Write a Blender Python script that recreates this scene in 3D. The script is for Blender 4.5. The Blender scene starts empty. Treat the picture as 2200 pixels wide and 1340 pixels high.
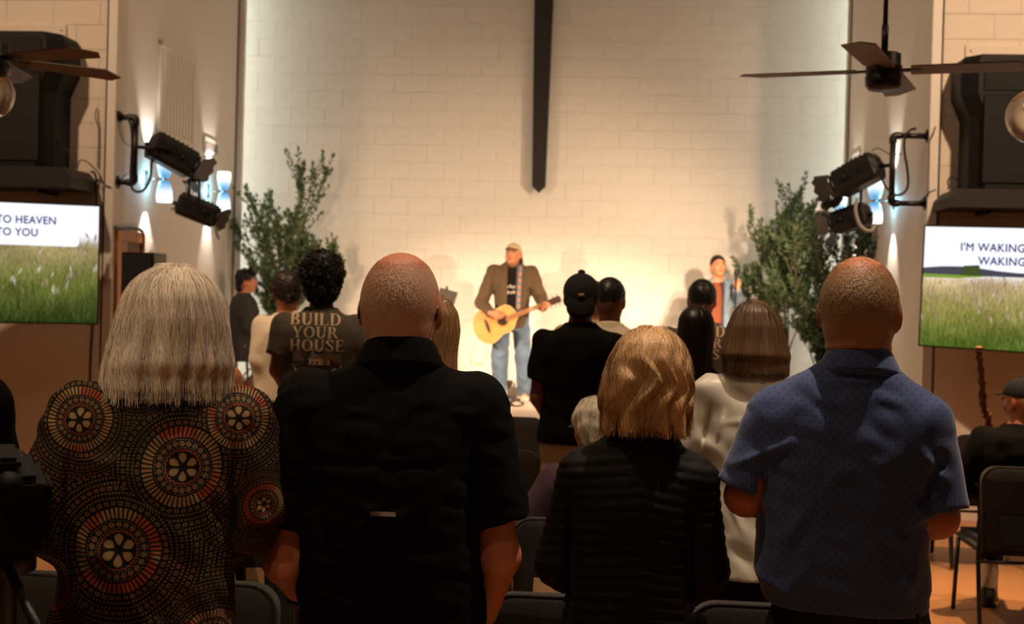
import bpy, bmesh, math, random
import numpy as np
from mathutils import Vector, Matrix, noise as mnoise
random.seed(7); rng = np.random.default_rng(7)
C = bpy.context.scene.collection
PI = math.pi
def R(a): return math.radians(a)
def srgb(r, g, b):
    f = lambda c: (c/255/12.92) if c/255 <= .04045 else ((c/255+.055)/1.055)**2.4
    return (f(r), f(g), f(b), 1)

# ------------------------------------------------------------------ camera
FPX, W0, H0 = 2600.0, 2200, 1340
YAW, PITCH, ROLL = 4.8, -0.55, 1.55
CAMZ = 1.67
cam_d = bpy.data.cameras.new('camera'); cam = bpy.data.objects.new('camera', cam_d); C.objects.link(cam)
cam_d.sensor_width = 36; cam_d.lens = 36*FPX/W0; cam_d.clip_start = .05; cam_d.clip_end = 100
RM = Matrix.Rotation(R(YAW), 3, 'Z') @ Matrix.Rotation(R(90+PITCH), 3, 'X') @ Matrix.Rotation(R(ROLL), 3, 'Z')
cam.matrix_world = Matrix.Translation((0, 0, CAMZ)) @ RM.to_4x4()
cam_d.dof.use_dof = True; cam_d.dof.focus_distance = 2.9; cam_d.dof.aperture_fstop = 5.0
bpy.context.scene.camera = cam
vs = bpy.context.scene.view_settings
vs.view_transform = 'Standard'; vs.look = 'None'; vs.gamma = 1; vs.use_curve_mapping = False
vs.exposure = 0.0
CO = Vector((0, 0, CAMZ))
def ray(px, py): return RM @ Vector(((px-W0/2)/FPX, -(py-H0/2)/FPX, -1))
def P(px, py, Y):            # point of the plane y = Y behind a pixel
    d = ray(px, py); return CO + d*(Y/d.y)
def PD(px, py, depth): return CO + ray(px, py)*depth
def yh(px): return 645 + (px-1100)*.02706

# ------------------------------------------------------------------ world and lights
w = bpy.data.worlds.new('world'); bpy.context.scene.world = w; w.use_nodes = True
w.node_tree.nodes['Background'].inputs[0].default_value = (1.0, .75, .55, 1)
w.node_tree.nodes['Background'].inputs[1].default_value = .009
WARM = (1.0, .71, .46); SOFT = (1.0, .72, .46)
def spot(loc, target, power, col, size=40, blend=1.0, rad=.06):
    l = bpy.data.lights.new('spot_light', 'SPOT'); o = bpy.data.objects.new('spot_light', l); C.objects.link(o)
    l.energy = power; l.color = col; l.spot_size = R(size); l.spot_blend = blend; l.shadow_soft_size = rad
    o.location = loc; o.rotation_euler = (Vector(target)-Vector(loc)).to_track_quat('-Z', 'Y').to_euler(); return o
def area(loc, target, power, col, sx, sy):
    l = bpy.data.lights.new('area_light', 'AREA'); o = bpy.data.objects.new('area_light', l); C.objects.link(o)
    l.energy = power; l.color = col; l.shape = 'RECTANGLE'; l.size = sx; l.size_y = sy
    o.location = loc; o.rotation_euler = (Vector(target)-Vector(loc)).to_track_quat('-Z', 'Y').to_euler(); return o
STAGE_Z = .58
# stage fixtures (right pair is the strong one, it throws the cross's shadow to the left)
# unseen overhead lights for people and front walls; narrow spots added to brighten details
area((-1.0, 8.0, 6.0), (-1.0, 12.4, 3.4), 62, SOFT, 4.0, 1.0)
spot((-1.5, 2.6, 5.9), (-1.1, 2.7, 1.5), 250, SOFT, 60, 1.0, .05)
spot((1.0, 3.15, 5.9), (.95, 2.95, 1.5), 760, (1, .80, .62), 60, 1.0, .03)
spot((-1.9, -1.2, 5.2), (-1.38, 2.5, 1.66), 235, SOFT, 22, 1.0, .08)
spot((-.5, -1.2, 5.2), (-.7, 2.75, 1.74), 80, (1, .62, .38), 30, 1.0, .08)
spot((1.3, .8, 5.9), (1.0, 4.1, 1.25), 200, SOFT, 26, 1.0, .08)  # added spot that brightens the satin blouse
spot((-4.4, 4.6, 5.4), (-1.45, 6.95, 1.3), 420, SOFT, 24, 1.0, .08)  # added spot from the left, brightens the man in the cream shirt
spot((.9, -1.2, 5.2), (.85, 2.9, 1.66), 16, SOFT, 40, 1.0, .08)
spot((-5.2, 6.0, 5.8), (-4.8, 9.75, .9), 520, (1, .66, .42), 110, 1.0, .1)
spot((3.4, 6.0, 5.8), (3.4, 9.9, 1.3), 980, (1, .66, .42), 110, 1.0, .1)
spot((-.9, 5.0, 5.9), (-.9, 6.4, 1.2), 520, SOFT, 84, 1.0, .1)
spot((2.0, 6.2, 5.9), (2.25, 7.2, 0), 1700, (1, .66, .38), 22, 1.0, .1)  # added narrow spot that brightens the floor at the right

# ------------------------------------------------------------------ materials
MATS = {}
def mat(name, col=(.5, .5, .5, 1), rough=.6, metal=0, emit=None, estr=0, spec=.5, bump=0, bscale=60, var=0, vscale=8, sheen=0, attr=None, coat=0, sss=0, trans=0, alpha=1):
    if name in MATS: return MATS[name]
    m = bpy.data.materials.new(name); m.use_nodes = True; MATS[name] = m
    nt = m.node_tree; b = nt.nodes['Principled BSDF']; L = nt.links.new
    b.inputs['Base Color'].default_value = col; b.inputs['Roughness'].default_value = rough
    b.inputs['Metallic'].default_value = metal; b.inputs['Specular IOR Level'].default_value = spec
    b.inputs['Sheen Weight'].default_value = sheen; b.inputs['Coat Weight'].default_value = coat
    if trans: b.inputs['Transmission Weight'].default_value = trans
    if sss:
        b.inputs['Subsurface Weight'].default_value = sss; b.inputs['Subsurface Radius'].default_value = (.012, .004, .002); b.inputs['Subsurface Scale'].default_value = 1
    if emit: b.inputs['Emission Color'].default_value = emit; b.inputs['Emission Strength'].default_value = estr
    tc = nt.nodes.new('ShaderNodeTexCoord')
    src = None
    if attr:
        a = nt.nodes.new('ShaderNodeAttribute'); a.attribute_name = attr; src = a.outputs['Color']
        L(src, b.inputs['Base Color'])
        if emit: L(src, b.inputs['Emission Color'])
    if var:
        n = nt.nodes.new('ShaderNodeTexNoise'); n.inputs['Scale'].default_value = vscale; n.inputs['Detail'].default_value = 5; L(tc.outputs['Object'], n.inputs['Vector'])
        mr = nt.nodes.new('ShaderNodeMapRange'); mr.inputs['From Min'].default_value = .3; mr.inputs['From Max'].default_value = .7
        mr.inputs['To Min'].default_value = 1-var; mr.inputs['To Max'].default_value = 1+var; L(n.outputs[0], mr.inputs[0])
        vm = nt.nodes.new('ShaderNodeVectorMath'); vm.operation = 'SCALE'
        if src: L(src, vm.inputs[0])
        else: vm.inputs[0].default_value = col[:3]
        L(mr.outputs[0], vm.inputs['Scale']); L(vm.outputs[0], b.inputs['Base Color'])
    if bump:
        n = nt.nodes.new('ShaderNodeTexNoise'); n.inputs['Scale'].default_value = bscale; n.inputs['Detail'].default_value = 6; L(tc.outputs['Object'], n.inputs['Vector'])
        bp = nt.nodes.new('ShaderNodeBump'); bp.inputs['Strength'].default_value = bump; bp.inputs['Distance'].default_value = .01
        L(n.outputs[0], bp.inputs['Height']); L(bp.outputs[0], b.inputs['Normal'])
    return m
M_wall = mat('painted_block', srgb(226, 222, 214), .55, bump=.25, bscale=45, var=.03)
M_dry = mat('painted_drywall', srgb(224, 218, 208), .6, bump=.06, bscale=120)
M_wallF = mat('painted_block_warm', srgb(216, 204, 188), .6, bump=.25, bscale=45, var=.03)
M_black = mat('black_plastic', srgb(26, 25, 24), .5, bump=.05)
M_blackm = mat('black_metal', srgb(22, 21, 20), .42, bump=.03)
M_cab = mat('cabinet_black', srgb(15, 14, 13), .6, bump=.05, spec=.3)
M_grille = mat('speaker_grille', srgb(17, 16, 15), .8, bump=.4, bscale=300)
M_cross = mat('black_wood', srgb(24, 17, 14), .62, bump=.1, bscale=30, var=.15)
M_white = mat('white_plastic', srgb(225, 220, 210), .45)
M_ceil = mat('ceiling_paint', srgb(120, 112, 102), .9)
M_fabric_chair = mat('chair_fabric', srgb(44, 36, 31), .95, bump=.6, bscale=420, sheen=.15)
M_paper = mat('offering_paper', srgb(205, 168, 122), .8)
M_wood = mat('door_wood', srgb(170, 104, 52), .45, var=.2, vscale=6)
M_cable = mat('cable_rubber', srgb(20, 20, 20), .5)
M_grey = mat('grey_cable', srgb(170, 168, 162), .5)

# ------------------------------------------------------------------ object helpers
def link(name, me, m=None, parent=None, loc=None):
    o = bpy.data.objects.new(name, me)
    if m is not None and me is not None:
        for x in (m if isinstance(m, (list, tuple)) else [m]): me.materials.append(x)
    if parent is not None: o.parent = parent
    if loc is not None: o.location = loc
    C.objects.link(o); return o
def tag(o, label=None, cat=None, group=None, kind=None):
    if label: o['label'] = label
    if cat: o['category'] = cat
    if group: o['group'] = group
    if kind: o['kind'] = kind
    return o
def thing(name, label, cat, loc=(0, 0, 0), rz=0, group=None):
    o = link(name, None); o.location = loc; o.rotation_euler = (0, 0, rz); o.empty_display_size = .1
    return tag(o, label, cat, group)
class MB:
    def __init__(s): s.v = []; s.f = []; s.mi = []; s.sm = []
    def add(s, vs_, fs, mi=0, smooth=False):
        n = len(s.v); s.v += [tuple(v) for v in vs_]; s.f += [tuple(i+n for i in f) for f in fs]; s.mi += [mi]*len(fs); s.sm += [smooth]*len(fs); return s
    def box(s, lo, hi, mi=0, bev=0, M=None):
        (x0, y0, z0), (x1, y1, z1) = lo, hi
        if not bev:
            v = [(x, y, z) for x in (x0, x1) for y in (y0, y1) for z in (z0, z1)]
            f = [(0, 1, 3, 2), (4, 6, 7, 5), (0, 4, 5, 1), (2, 3, 7, 6), (0, 2, 6, 4), (1, 5, 7, 3)]
            if M is not None: v = [M @ Vector(p) for p in v]
            return s.add(v, f, mi)
        bm = bmesh.new(); bmesh.ops.create_cube(bm, size=1)
        for q in bm.verts: q.co = Vector(((x0+x1)/2+q.co.x*(x1-x0), (y0+y1)/2+q.co.y*(y1-y0), (z0+z1)/2+q.co.z*(z1-z0)))
        bmesh.ops.bevel(bm, geom=bm.edges[:], offset=bev, segments=2, affect='EDGES', clamp_overlap=True)
        bm.verts.index_update()
        v = [(M @ q.co if M is not None else q.co.copy()) for q in bm.verts]; f = [[q.index for q in fa.verts] for fa in bm.faces]
        bm.free(); return s.add(v, f, mi)
    def tube(s, pts, r, n=8, mi=0, cap=True):
        pts = [Vector(p) for p in pts]; rs = r if isinstance(r, (list, tuple)) else [r]*len(pts)
        rings = []; up = None
        for i, p in enumerate(pts):
            t = (pts[min(i+1, len(pts)-1)]-pts[max(i-1, 0)]).normalized()
            if up is None: up = t.orthogonal().normalized()
            up = (up - t*up.dot(t)); up = up.normalized() if up.length > 1e-6 else t.orthogonal().normalized()
            b = t.cross(up)
            rings.append([p + (up*math.cos(2*PI*k/n)+b*math.sin(2*PI*k/n))*rs[i] for k in range(n)])
        v = [q for rg in rings for q in rg]; f = []
        for i in range(len(pts)-1):
            for k in range(n): f.append((i*n+k, i*n+(k+1) % n, (i+1)*n+(k+1) % n, (i+1)*n+k))
        if cap: f.append(tuple(range(n))[::-1]); f.append(tuple((len(pts)-1)*n+k for k in range(n)))
        return s.add(v, f, mi, True)
    def lathe(s, prof, n=24, M=None, mi=0):
        v = []; f = []
        for (r, z) in prof:
            for k in range(n): v.append(Vector((r*math.cos(2*PI*k/n), r*math.sin(2*PI*k/n), z)))
        for i in range(len(prof)-1):
            for k in range(n): f.append((i*n+k, i*n+(k+1) % n, (i+1)*n+(k+1) % n, (i+1)*n+k))
        if M is not None: v = [M @ q for q in v]
        return s.add(v, f, mi, True)
    def prism(s, poly, y0, y1, mi=0, M=None):       # poly in xz extruded along y
        n = len(poly); v = [Vector((x, y0, z)) for x, z in poly]+[Vector((x, y1, z)) for x, z in poly]
        f = [tuple(range(n)), tuple(range(n, 2*n))[::-1]]+[(i, i+n, (i+1) % n+n, (i+1) % n) for i in range(n)]
        if M is not None: v = [M @ q for q in v]
        return s.add(v, f, mi)
    def mesh(s, name):
        me = bpy.data.meshes.new(name); me.from_pydata(s.v, [], s.f)
        if s.f:
            me.polygons.foreach_set('material_index', s.mi); me.polygons.foreach_set('use_smooth', s.sm)
        me.update(); return me
    def build(s, name, m, parent=None, loc=None, fix=True):
        me = s.mesh(name)
        if fix:
            bm = bmesh.new(); bm.from_mesh(me); bmesh.ops.recalc_face_normals(bm, faces=bm.faces); bm.to_mesh(me); bm.free()
        return link(name, me, m, parent, loc)
def smooth_path(pts, n=6):
    pts = [Vector(p) for p in pts]; out = []
    for i in range(len(pts)-1):
        p0 = pts[max(i-1, 0)]; p1 = pts[i]; p2 = pts[i+1]; p3 = pts[min(i+2, len(pts)-1)]
        for k in range(n):
            t = k/n; out.append(.5*((2*p1)+(p2-p0)*t+(2*p0-5*p1+4*p2-p3)*t*t+(3*p1-p0-3*p2+p3)*t**3))
    return out+[pts[-1]]
def copy_tree(o, parent=None):
    c = o.copy(); C.objects.link(c)
    if parent is not None: c.parent = parent
    for ch in [x for x in ALLCH.get(o.name, [])] if False else list(o.children): copy_tree(ch, c)
    return c
def structure(o): o['kind'] = 'structure'; return o

# ------------------------------------------------------------------ room
YB, YL, YR = 14.0, 9.75, 10.0
HT = 6.2
XA = P(240, 650, YL).x; XB = P(497, 650, 13.4).x      # left alcove wall near / far
XC = P(1985, 650, YR).x; XD = P(1813, 650, 13.4).x    # right alcove wall
m_floor = mat('floor', srgb(184, 128, 80), .38, var=.12, vscale=1.5, bump=.03, bscale=8)
structure(MB().box((-9, -4, -.2), (7.5, 14.2, 0)).build('floor', m_floor))
structure(MB().box((-9, -4, HT), (7.5, 14.2, HT+.2)).build('ceiling', M_ceil))
structure(MB().box((-9.2, -4, 0), (-9, YL, HT)).build('wall_left', M_dry))
structure(MB().box((7.5, -4, 0), (7.7, YR, HT)).build('wall_right', M_dry))
structure(MB().box((-9, -4.2, 0), (7.5, -4, HT)).build('wall_rear', M_dry))
def masonry(wall, x0, x1, z0, z1, Y, rows_vis, limit, m, jig=.0012):
    """concrete blocks laid in running bond, proud of the wall body"""
    bw, bh, g, dep = .4064, .2032, .0024, .0065
    me = None; cnt = 0; rest = MB(); tmpl = {}
    def tm(wd):
        k = round(wd, 3)
        if k not in tmpl:
            b = .0018; x_, z_ = wd/2-g/2, bh/2-g/2
            bx = MB(); vv = [(sx*x_, 0, sz*z_) for sx, sz in ((-1, -1), (1, -1), (1, 1), (-1, 1))]+[(sx*(x_), -dep+b, sz*z_) for sx, sz in ((-1, -1), (1, -1), (1, 1), (-1, 1))]+[(sx*(x_-b), -dep, sz*(z_-b)) for sx, sz in ((-1, -1), (1, -1), (1, 1), (-1, 1))]
            ff = [(i, (i+1) % 4, (i+1) % 4+4, i+4) for i in range(4)]+[(i+4, (i+1) % 4+4, (i+1) % 4+8, i+8) for i in range(4)]+[(8, 9, 10, 11)]
            bx.add(vv, ff); mm = bx.mesh('block'); mm.materials.append(m); tmpl[k] = (mm, vv, ff)
        return tmpl[k]
    allb = []
    r = 0; z = z0
    while z+bh <= z1+1e-6:
        x = x0-(bw/2 if r % 2 else 0)
        while x < x1:
            a, b_ = max(x, x0), min(x+bw, x1)
            if b_-a > .04: allb.append(((a+b_)/2, z+bh/2, b_-a))
            x += bw
        z += bh; r += 1
    allb.sort(key=lambda q: -(rows_vis(q[0], q[1])))
    for (cx, cz, wd) in allb:
        mm, vv, ff = tm(wd); jy = random.uniform(-jig, jig); jt = random.uniform(-.002, .002)
        if cnt < limit:
            o = bpy.data.objects.new('brick', mm); o.parent = wall; o.location = (cx, Y+jy, cz); o.rotation_euler = (jt*1.2, 0, jt*.6); C.objects.link(o); cnt += 1
        else: rest.add([(cx+a, Y+jy+b, cz+c_) for a, b, c_ in vv], ff)
    if rest.f:
        tag(rest.build('bricks', m, wall, fix=False), kind='stuff')
XBL, XBR = XB-.75, XD+.75
wb = structure(MB().box((XBL-.2, YB, 0), (XBR+.2, YB+.2, HT)).build('wall_back', M_wall))
def visback(x, z):
    return -abs(z-3.2) - (3 if z > 5.4 else 0)
masonry(wb, XBL, XBR, 0, HT, YB+.001, visback, 300, M_wall, .0016)
structure(MB().box((XBL-.2, 13.3, 0), (XBL, 14, HT)).build('wall_back_left_return', M_dry))
structure(MB().box((XBR, 13.3, 0), (XBR+.2, 14, HT)).build('wall_back_right_return', M_dry))
ZB = 1.42                                              # blocks above, plain board below
def front(side, xa, xb, Y):
    o = structure(MB().box((xa, Y, 0), (xb, Y+.2, HT)).build('wall_'+side, M_wallF))
    c = XA if side == 'front_left' else XC
    lo, hi = (max(xa, c-3.0), xb-.075) if side == 'front_left' else (xa+.075, min(xb, c+3.0))
    masonry(o, lo, hi, 1.4224, HT, Y+.001, lambda x, z: -abs(x-c)-abs(z-3)*.5, 150, M_wallF)
    structure(MB().box((lo, Y-.011, 0), (hi, Y, 1.42)).build('wall_'+side+'_lower', mat('lower_board', srgb(228, 214, 198), .65, bump=.05, bscale=90)))
front('front_left', -9, XA, YL); front('front_right', XC, 7.5, YR)
# splayed alcove walls
def alcove(side, a, b, out):
    (ax, ay), (bx, by) = a, b
    t = .14*out
    v = [(ax, ay, 0), (bx, by, 0), (bx+t, by, 0), (ax+t, ay+.05, 0)]
    v = v+[(x, y, HT) for x, y, _ in v]
    structure(MB().add(v, [(0, 1, 5, 4), (1, 2, 6, 5), (2, 3, 7, 6), (3, 0, 4, 7), (4, 5, 6, 7), (3, 2, 1, 0)]).build('wall_stage_'+side, M_dry))
alcove('left', (XA, YL-.012), (XB, 13.4), -1); alcove('right', (XC, YR-.012), (XD, 13.4), 1)
# corner boards on the front walls and reveal posts at the back of the alcove
structure(MB().box((XA-.075, YL-.016, 0), (XA, YL, HT), bev=.003).build('trim_1', M_dry))
structure(MB().box((XC, YR-.016, 0), (XC+.075, YR, HT), bev=.003).build('trim_2', M_dry))
xl = P(515, 650, 13.5).x; xr = P(1803, 650, 13.5).x
structure(MB().box((XB-.14, 13.42, 0), (xl, 13.5, HT), bev=.004).build('trim_3', M_dry))
structure(MB().box((xr, 13.42, 0), (XD+.14, 13.5, HT), bev=.004).build('trim_4', M_dry))
structure(MB().box((XB-.01, 13.385, 0), (XB+.012, 13.42, HT)).build('trim_5', mat('gap_dark', srgb(120, 104, 90), .8)))  # this strip and its twin: dark colour stands in for shade in the gap
structure(MB().box((XD-.012, 13.385, 0), (XD+.01, 13.42, HT)).build('trim_6', MATS['gap_dark']))
# LED strips standing in the reveals, washing the back wall
m_led = mat('led_tube', (1, 1, 1, 1), emit=(.92, .97, .87, 1), estr=20)
for sx, lab in ((xl-.50, 'left'), (xr+.50, 'right')):
    tag(MB().box((sx-.02, 13.52, .1), (sx+.02, 13.56, HT-.1), bev=.004).build('led_strip', m_led), 'tall white light strip hidden behind the %s reveal of the stage wall' % lab, 'light strip')
# stage
m_stage = mat('stage_carpet', srgb(206, 186, 170), .8, bump=.3, bscale=200, var=.05)
YS = 10.75
st = structure(MB().box((XA+.03, YS, 0), (XC-.03, 14.0, STAGE_Z-.012)).build('floor_stage', mat('stage_front', srgb(20, 17, 15), .85)))
structure(MB().box((XA-.02+.1, YS-.03, STAGE_Z-.012), (XC-.1, 13.99, STAGE_Z), bev=.004).build('floor_stage_top', m_stage))
structure(MB().box((XBL, 13.5, STAGE_Z-.012), (XBR, 13.989, STAGE_Z+.001)).build('floor_stage_rear', m_stage))
# black tapering cross beam
zt = HT; c0 = P(1157, 412, 13.82)
cr = thing('wall_cross', 'tall narrow black tapering beam pointing down the middle of the back wall', 'cross', (c0.x, 13.82, 0))
ztip = P(1157, 414, 13.82).z; zsh = P(1157, 400, 13.82).z
wb_ = 28.5/186/2; wt = wb_ + (zt-zsh)*(.5*11.5/186)/2.15
MB().prism([(0, ztip), (wb_, zsh), (wt, zt), (-wt, zt), (-wb_, zsh)], 0, .06).build('beam', M_cross, cr)
for z in (3.4, 5.4): MB().box((-.03, .06, z-.04), (.03, .178, z+.04), bev=.004).build('wall_bracket', M_blackm, cr)
# ------------------------------------------------------------------ SDF modelling kit
def bc(*a): return a
def V3(p): return np.array(p, dtype=np.float32)
def cone(a, b, ra, rb, k=.02, sy=1.0):
    a, b = V3(a), V3(b); ba = b-a; L2 = max(float(ba@ba), 1e-8)
    def f(x, y, z):
        dx, dy, dz = x-a[0], (y-a[1]), z-a[2]
        t = np.clip((dx*ba[0]+dy*ba[1]+dz*ba[2])/L2, 0, 1)
        return np.sqrt((dx-t*ba[0])**2+((dy-t*ba[1])/sy)**2+(dz-t*ba[2])**2)-(ra+(rb-ra)*t)
    r = max(ra, rb)*max(1, sy); return ('u', f, np.minimum(a, b)-r, np.maximum(a, b)+r, k)
def ell(c, r, k=.02, rx=0, rz=0, ry=0):
    c, r = V3(c), V3(r); M = np.array((Matrix.Rotation(rz, 3, 'Z') @ Matrix.Rotation(ry, 3, 'Y') @ Matrix.Rotation(rx, 3, 'X')).transposed(), dtype=np.float32)
    def f(x, y, z):
        dx, dy, dz = x-c[0], y-c[1], z-c[2]
        u = M[0, 0]*dx+M[0, 1]*dy+M[0, 2]*dz; v = M[1, 0]*dx+M[1, 1]*dy+M[1, 2]*dz; q = M[2, 0]*dx+M[2, 1]*dy+M[2, 2]*dz
        k0 = np.sqrt((u/r[0])**2+(v/r[1])**2+(q/r[2])**2); k1 = np.sqrt((u/r[0]**2)**2+(v/r[1]**2)**2+(q/r[2]**2)**2)+1e-6
        return k0*(k0-1)/k1
    m = float(r.max()); return ('u', f, c-m, c+m, k)
def loft(rows, k=.02, n=2.0, cap=True):
    """rows: (z, halfwidth, halfdepth, y centre, x centre)"""
    A = np.array([tuple(r)+(0,)*(5-len(r)) for r in sorted(rows)], dtype=np.float64)
    zz = np.linspace(A[0, 0], A[-1, 0], 200)
    cols = []
    for j in range(1, 5):
        v = np.interp(zz, A[:, 0], A[:, j]); ker = np.hanning(17); ker /= ker.sum()
        cols.append(np.convolve(np.pad(v, 8, mode='edge'), ker, 'valid').astype(np.float32))
    def f(x, y, z):
        wz = np.interp(z, zz, cols[0]).astype(np.float32); hz = np.interp(z, zz, cols[1]).astype(np.float32)
        yc = np.interp(z, zz, cols[2]).astype(np.float32); xc = np.interp(z, zz, cols[3]).astype(np.float32)
        ax = np.abs(x-xc)/wz; ay = np.abs(y-yc)/hz
        d = ((ax**n+ay**n)**(1/n)-1)*np.minimum(wz, hz)
        return np.maximum(d, np.maximum(zz[0]-z, z-zz[-1])) if cap else d
    w_ = A[:, 1].max()+abs(A[:, 4]).max(); h_ = A[:, 2].max()+abs(A[:, 3]).max()
    return ('u', f, V3((-w_, -h_, A[0, 0])), V3((w_, h_, A[-1, 0])), k)
def op(pr, o, k=None): return (o, pr[1], pr[2], pr[3], pr[4] if k is None else k)
def plane(p, n, o='i', lo=(-9, -9, -9), hi=(9, 9, 9), k=.002):   # keeps the side opposite to n
    p, n = V3(p), V3(n)/np.linalg.norm(n)
    return (o, lambda x, y, z: (x-p[0])*n[0]+(y-p[1])*n[1]+(z-p[2])*n[2], V3(lo), V3(hi), k)
def disp(fn, lo=(-9, -9, -9), hi=(9, 9, 9)): return ('d', fn, V3(lo), V3(hi), 0)
def box_(lo, hi, k=.01, o='u', r=.01):
    c = (V3(lo)+V3(hi))/2; h = (V3(hi)-V3(lo))/2-r
    def f(x, y, z):
        qx, qy, qz = np.abs(x-c[0])-h[0], np.abs(y-c[1])-h[1], np.abs(z-c[2])-h[2]
        return np.sqrt(np.maximum(qx, 0)**2+np.maximum(qy, 0)**2+np.maximum(qz, 0)**2)+np.minimum(np.maximum(qx, np.maximum(qy, qz)), 0)-r
    return (o, f, V3(lo), V3(hi), k)
def xform(prims, c, Rm, s=1.0):
    """move primitives made round the origin to c, turned by Rm (3x3 local to parent) and scaled"""
    c = V3(c); Mr = np.array(Rm, dtype=np.float32); out = []
    for (o, f, lo, hi, k) in prims:
        def g(x, y, z, f=f, o=o):
            dx, dy, dz = x-c[0], y-c[1], z-c[2]
            v = f((Mr[0, 0]*dx+Mr[1, 0]*dy+Mr[2, 0]*dz)/s, (Mr[0, 1]*dx+Mr[1, 1]*dy+Mr[2, 1]*dz)/s, (Mr[0, 2]*dx+Mr[1, 2]*dy+Mr[2, 2]*dz)/s)
            return v*s
        cs = np.array([[(lo, hi)[i][0], (lo, hi)[j][1], (lo, hi)[q][2]] for i in (0, 1) for j in (0, 1) for q in (0, 1)])
        cs = np.clip(cs, -1.5, 1.5)@Mr.T*s+c
        if abs(lo[0]) > 5: out.append((o, g, V3((-9, -9, -9)), V3((9, 9, 9)), k*s))
        else: out.append((o, g, cs.min(0).astype(np.float32), cs.max(0).astype(np.float32), k*s))
    return out
def smin(a, b, k):
    if k <= 0: return np.minimum(a, b)
    h = np.maximum(k-np.abs(a-b), 0); return np.minimum(a, b)-h*h/(4*k)
def comb(F, o, d, k):
    if o == 'u': return smin(F, d, k)
    if o == 's': return -smin(-F, d, k)
    if o == 'i': return -smin(-F, -d, k)
    return F+d
def evalp(prims, x, y, z):
    F = np.full(x.shape, .15, np.float32)
    for (o, f, lo, hi, k) in prims:
        if o == 'i': F = comb(F, o, f(x, y, z), k); continue
        m = (x > lo[0]-.1) & (x < hi[0]+.1) & (y > lo[1]-.1) & (y < hi[1]+.1) & (z > lo[2]-.1) & (z < hi[2]+.1)
        if m.any(): F[m] = comb(F[m], o, f(x[m], y[m], z[m]), k)
    return F
def grad(prims, p, e=.003):
    x, y, z = p[:, 0], p[:, 1], p[:, 2]; f0 = evalp(prims, x, y, z)
    g = np.stack([evalp(prims, x+e, y, z)-f0, evalp(prims, x, y+e, z)-f0, evalp(prims, x, y, z+e)-f0], 1)/e
    L = np.linalg.norm(g, axis=1, keepdims=True)+1e-6; return f0, g/L, L[:, 0]
def axis(*segs):
    out = []
    for a, b, s in segs:
        n = max(1, int(round((b-a)/s))); out += list(a+(b-a)*np.arange(n)/n)
    out.append(segs[-1][1]); return np.array(out, np.float32)
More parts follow.
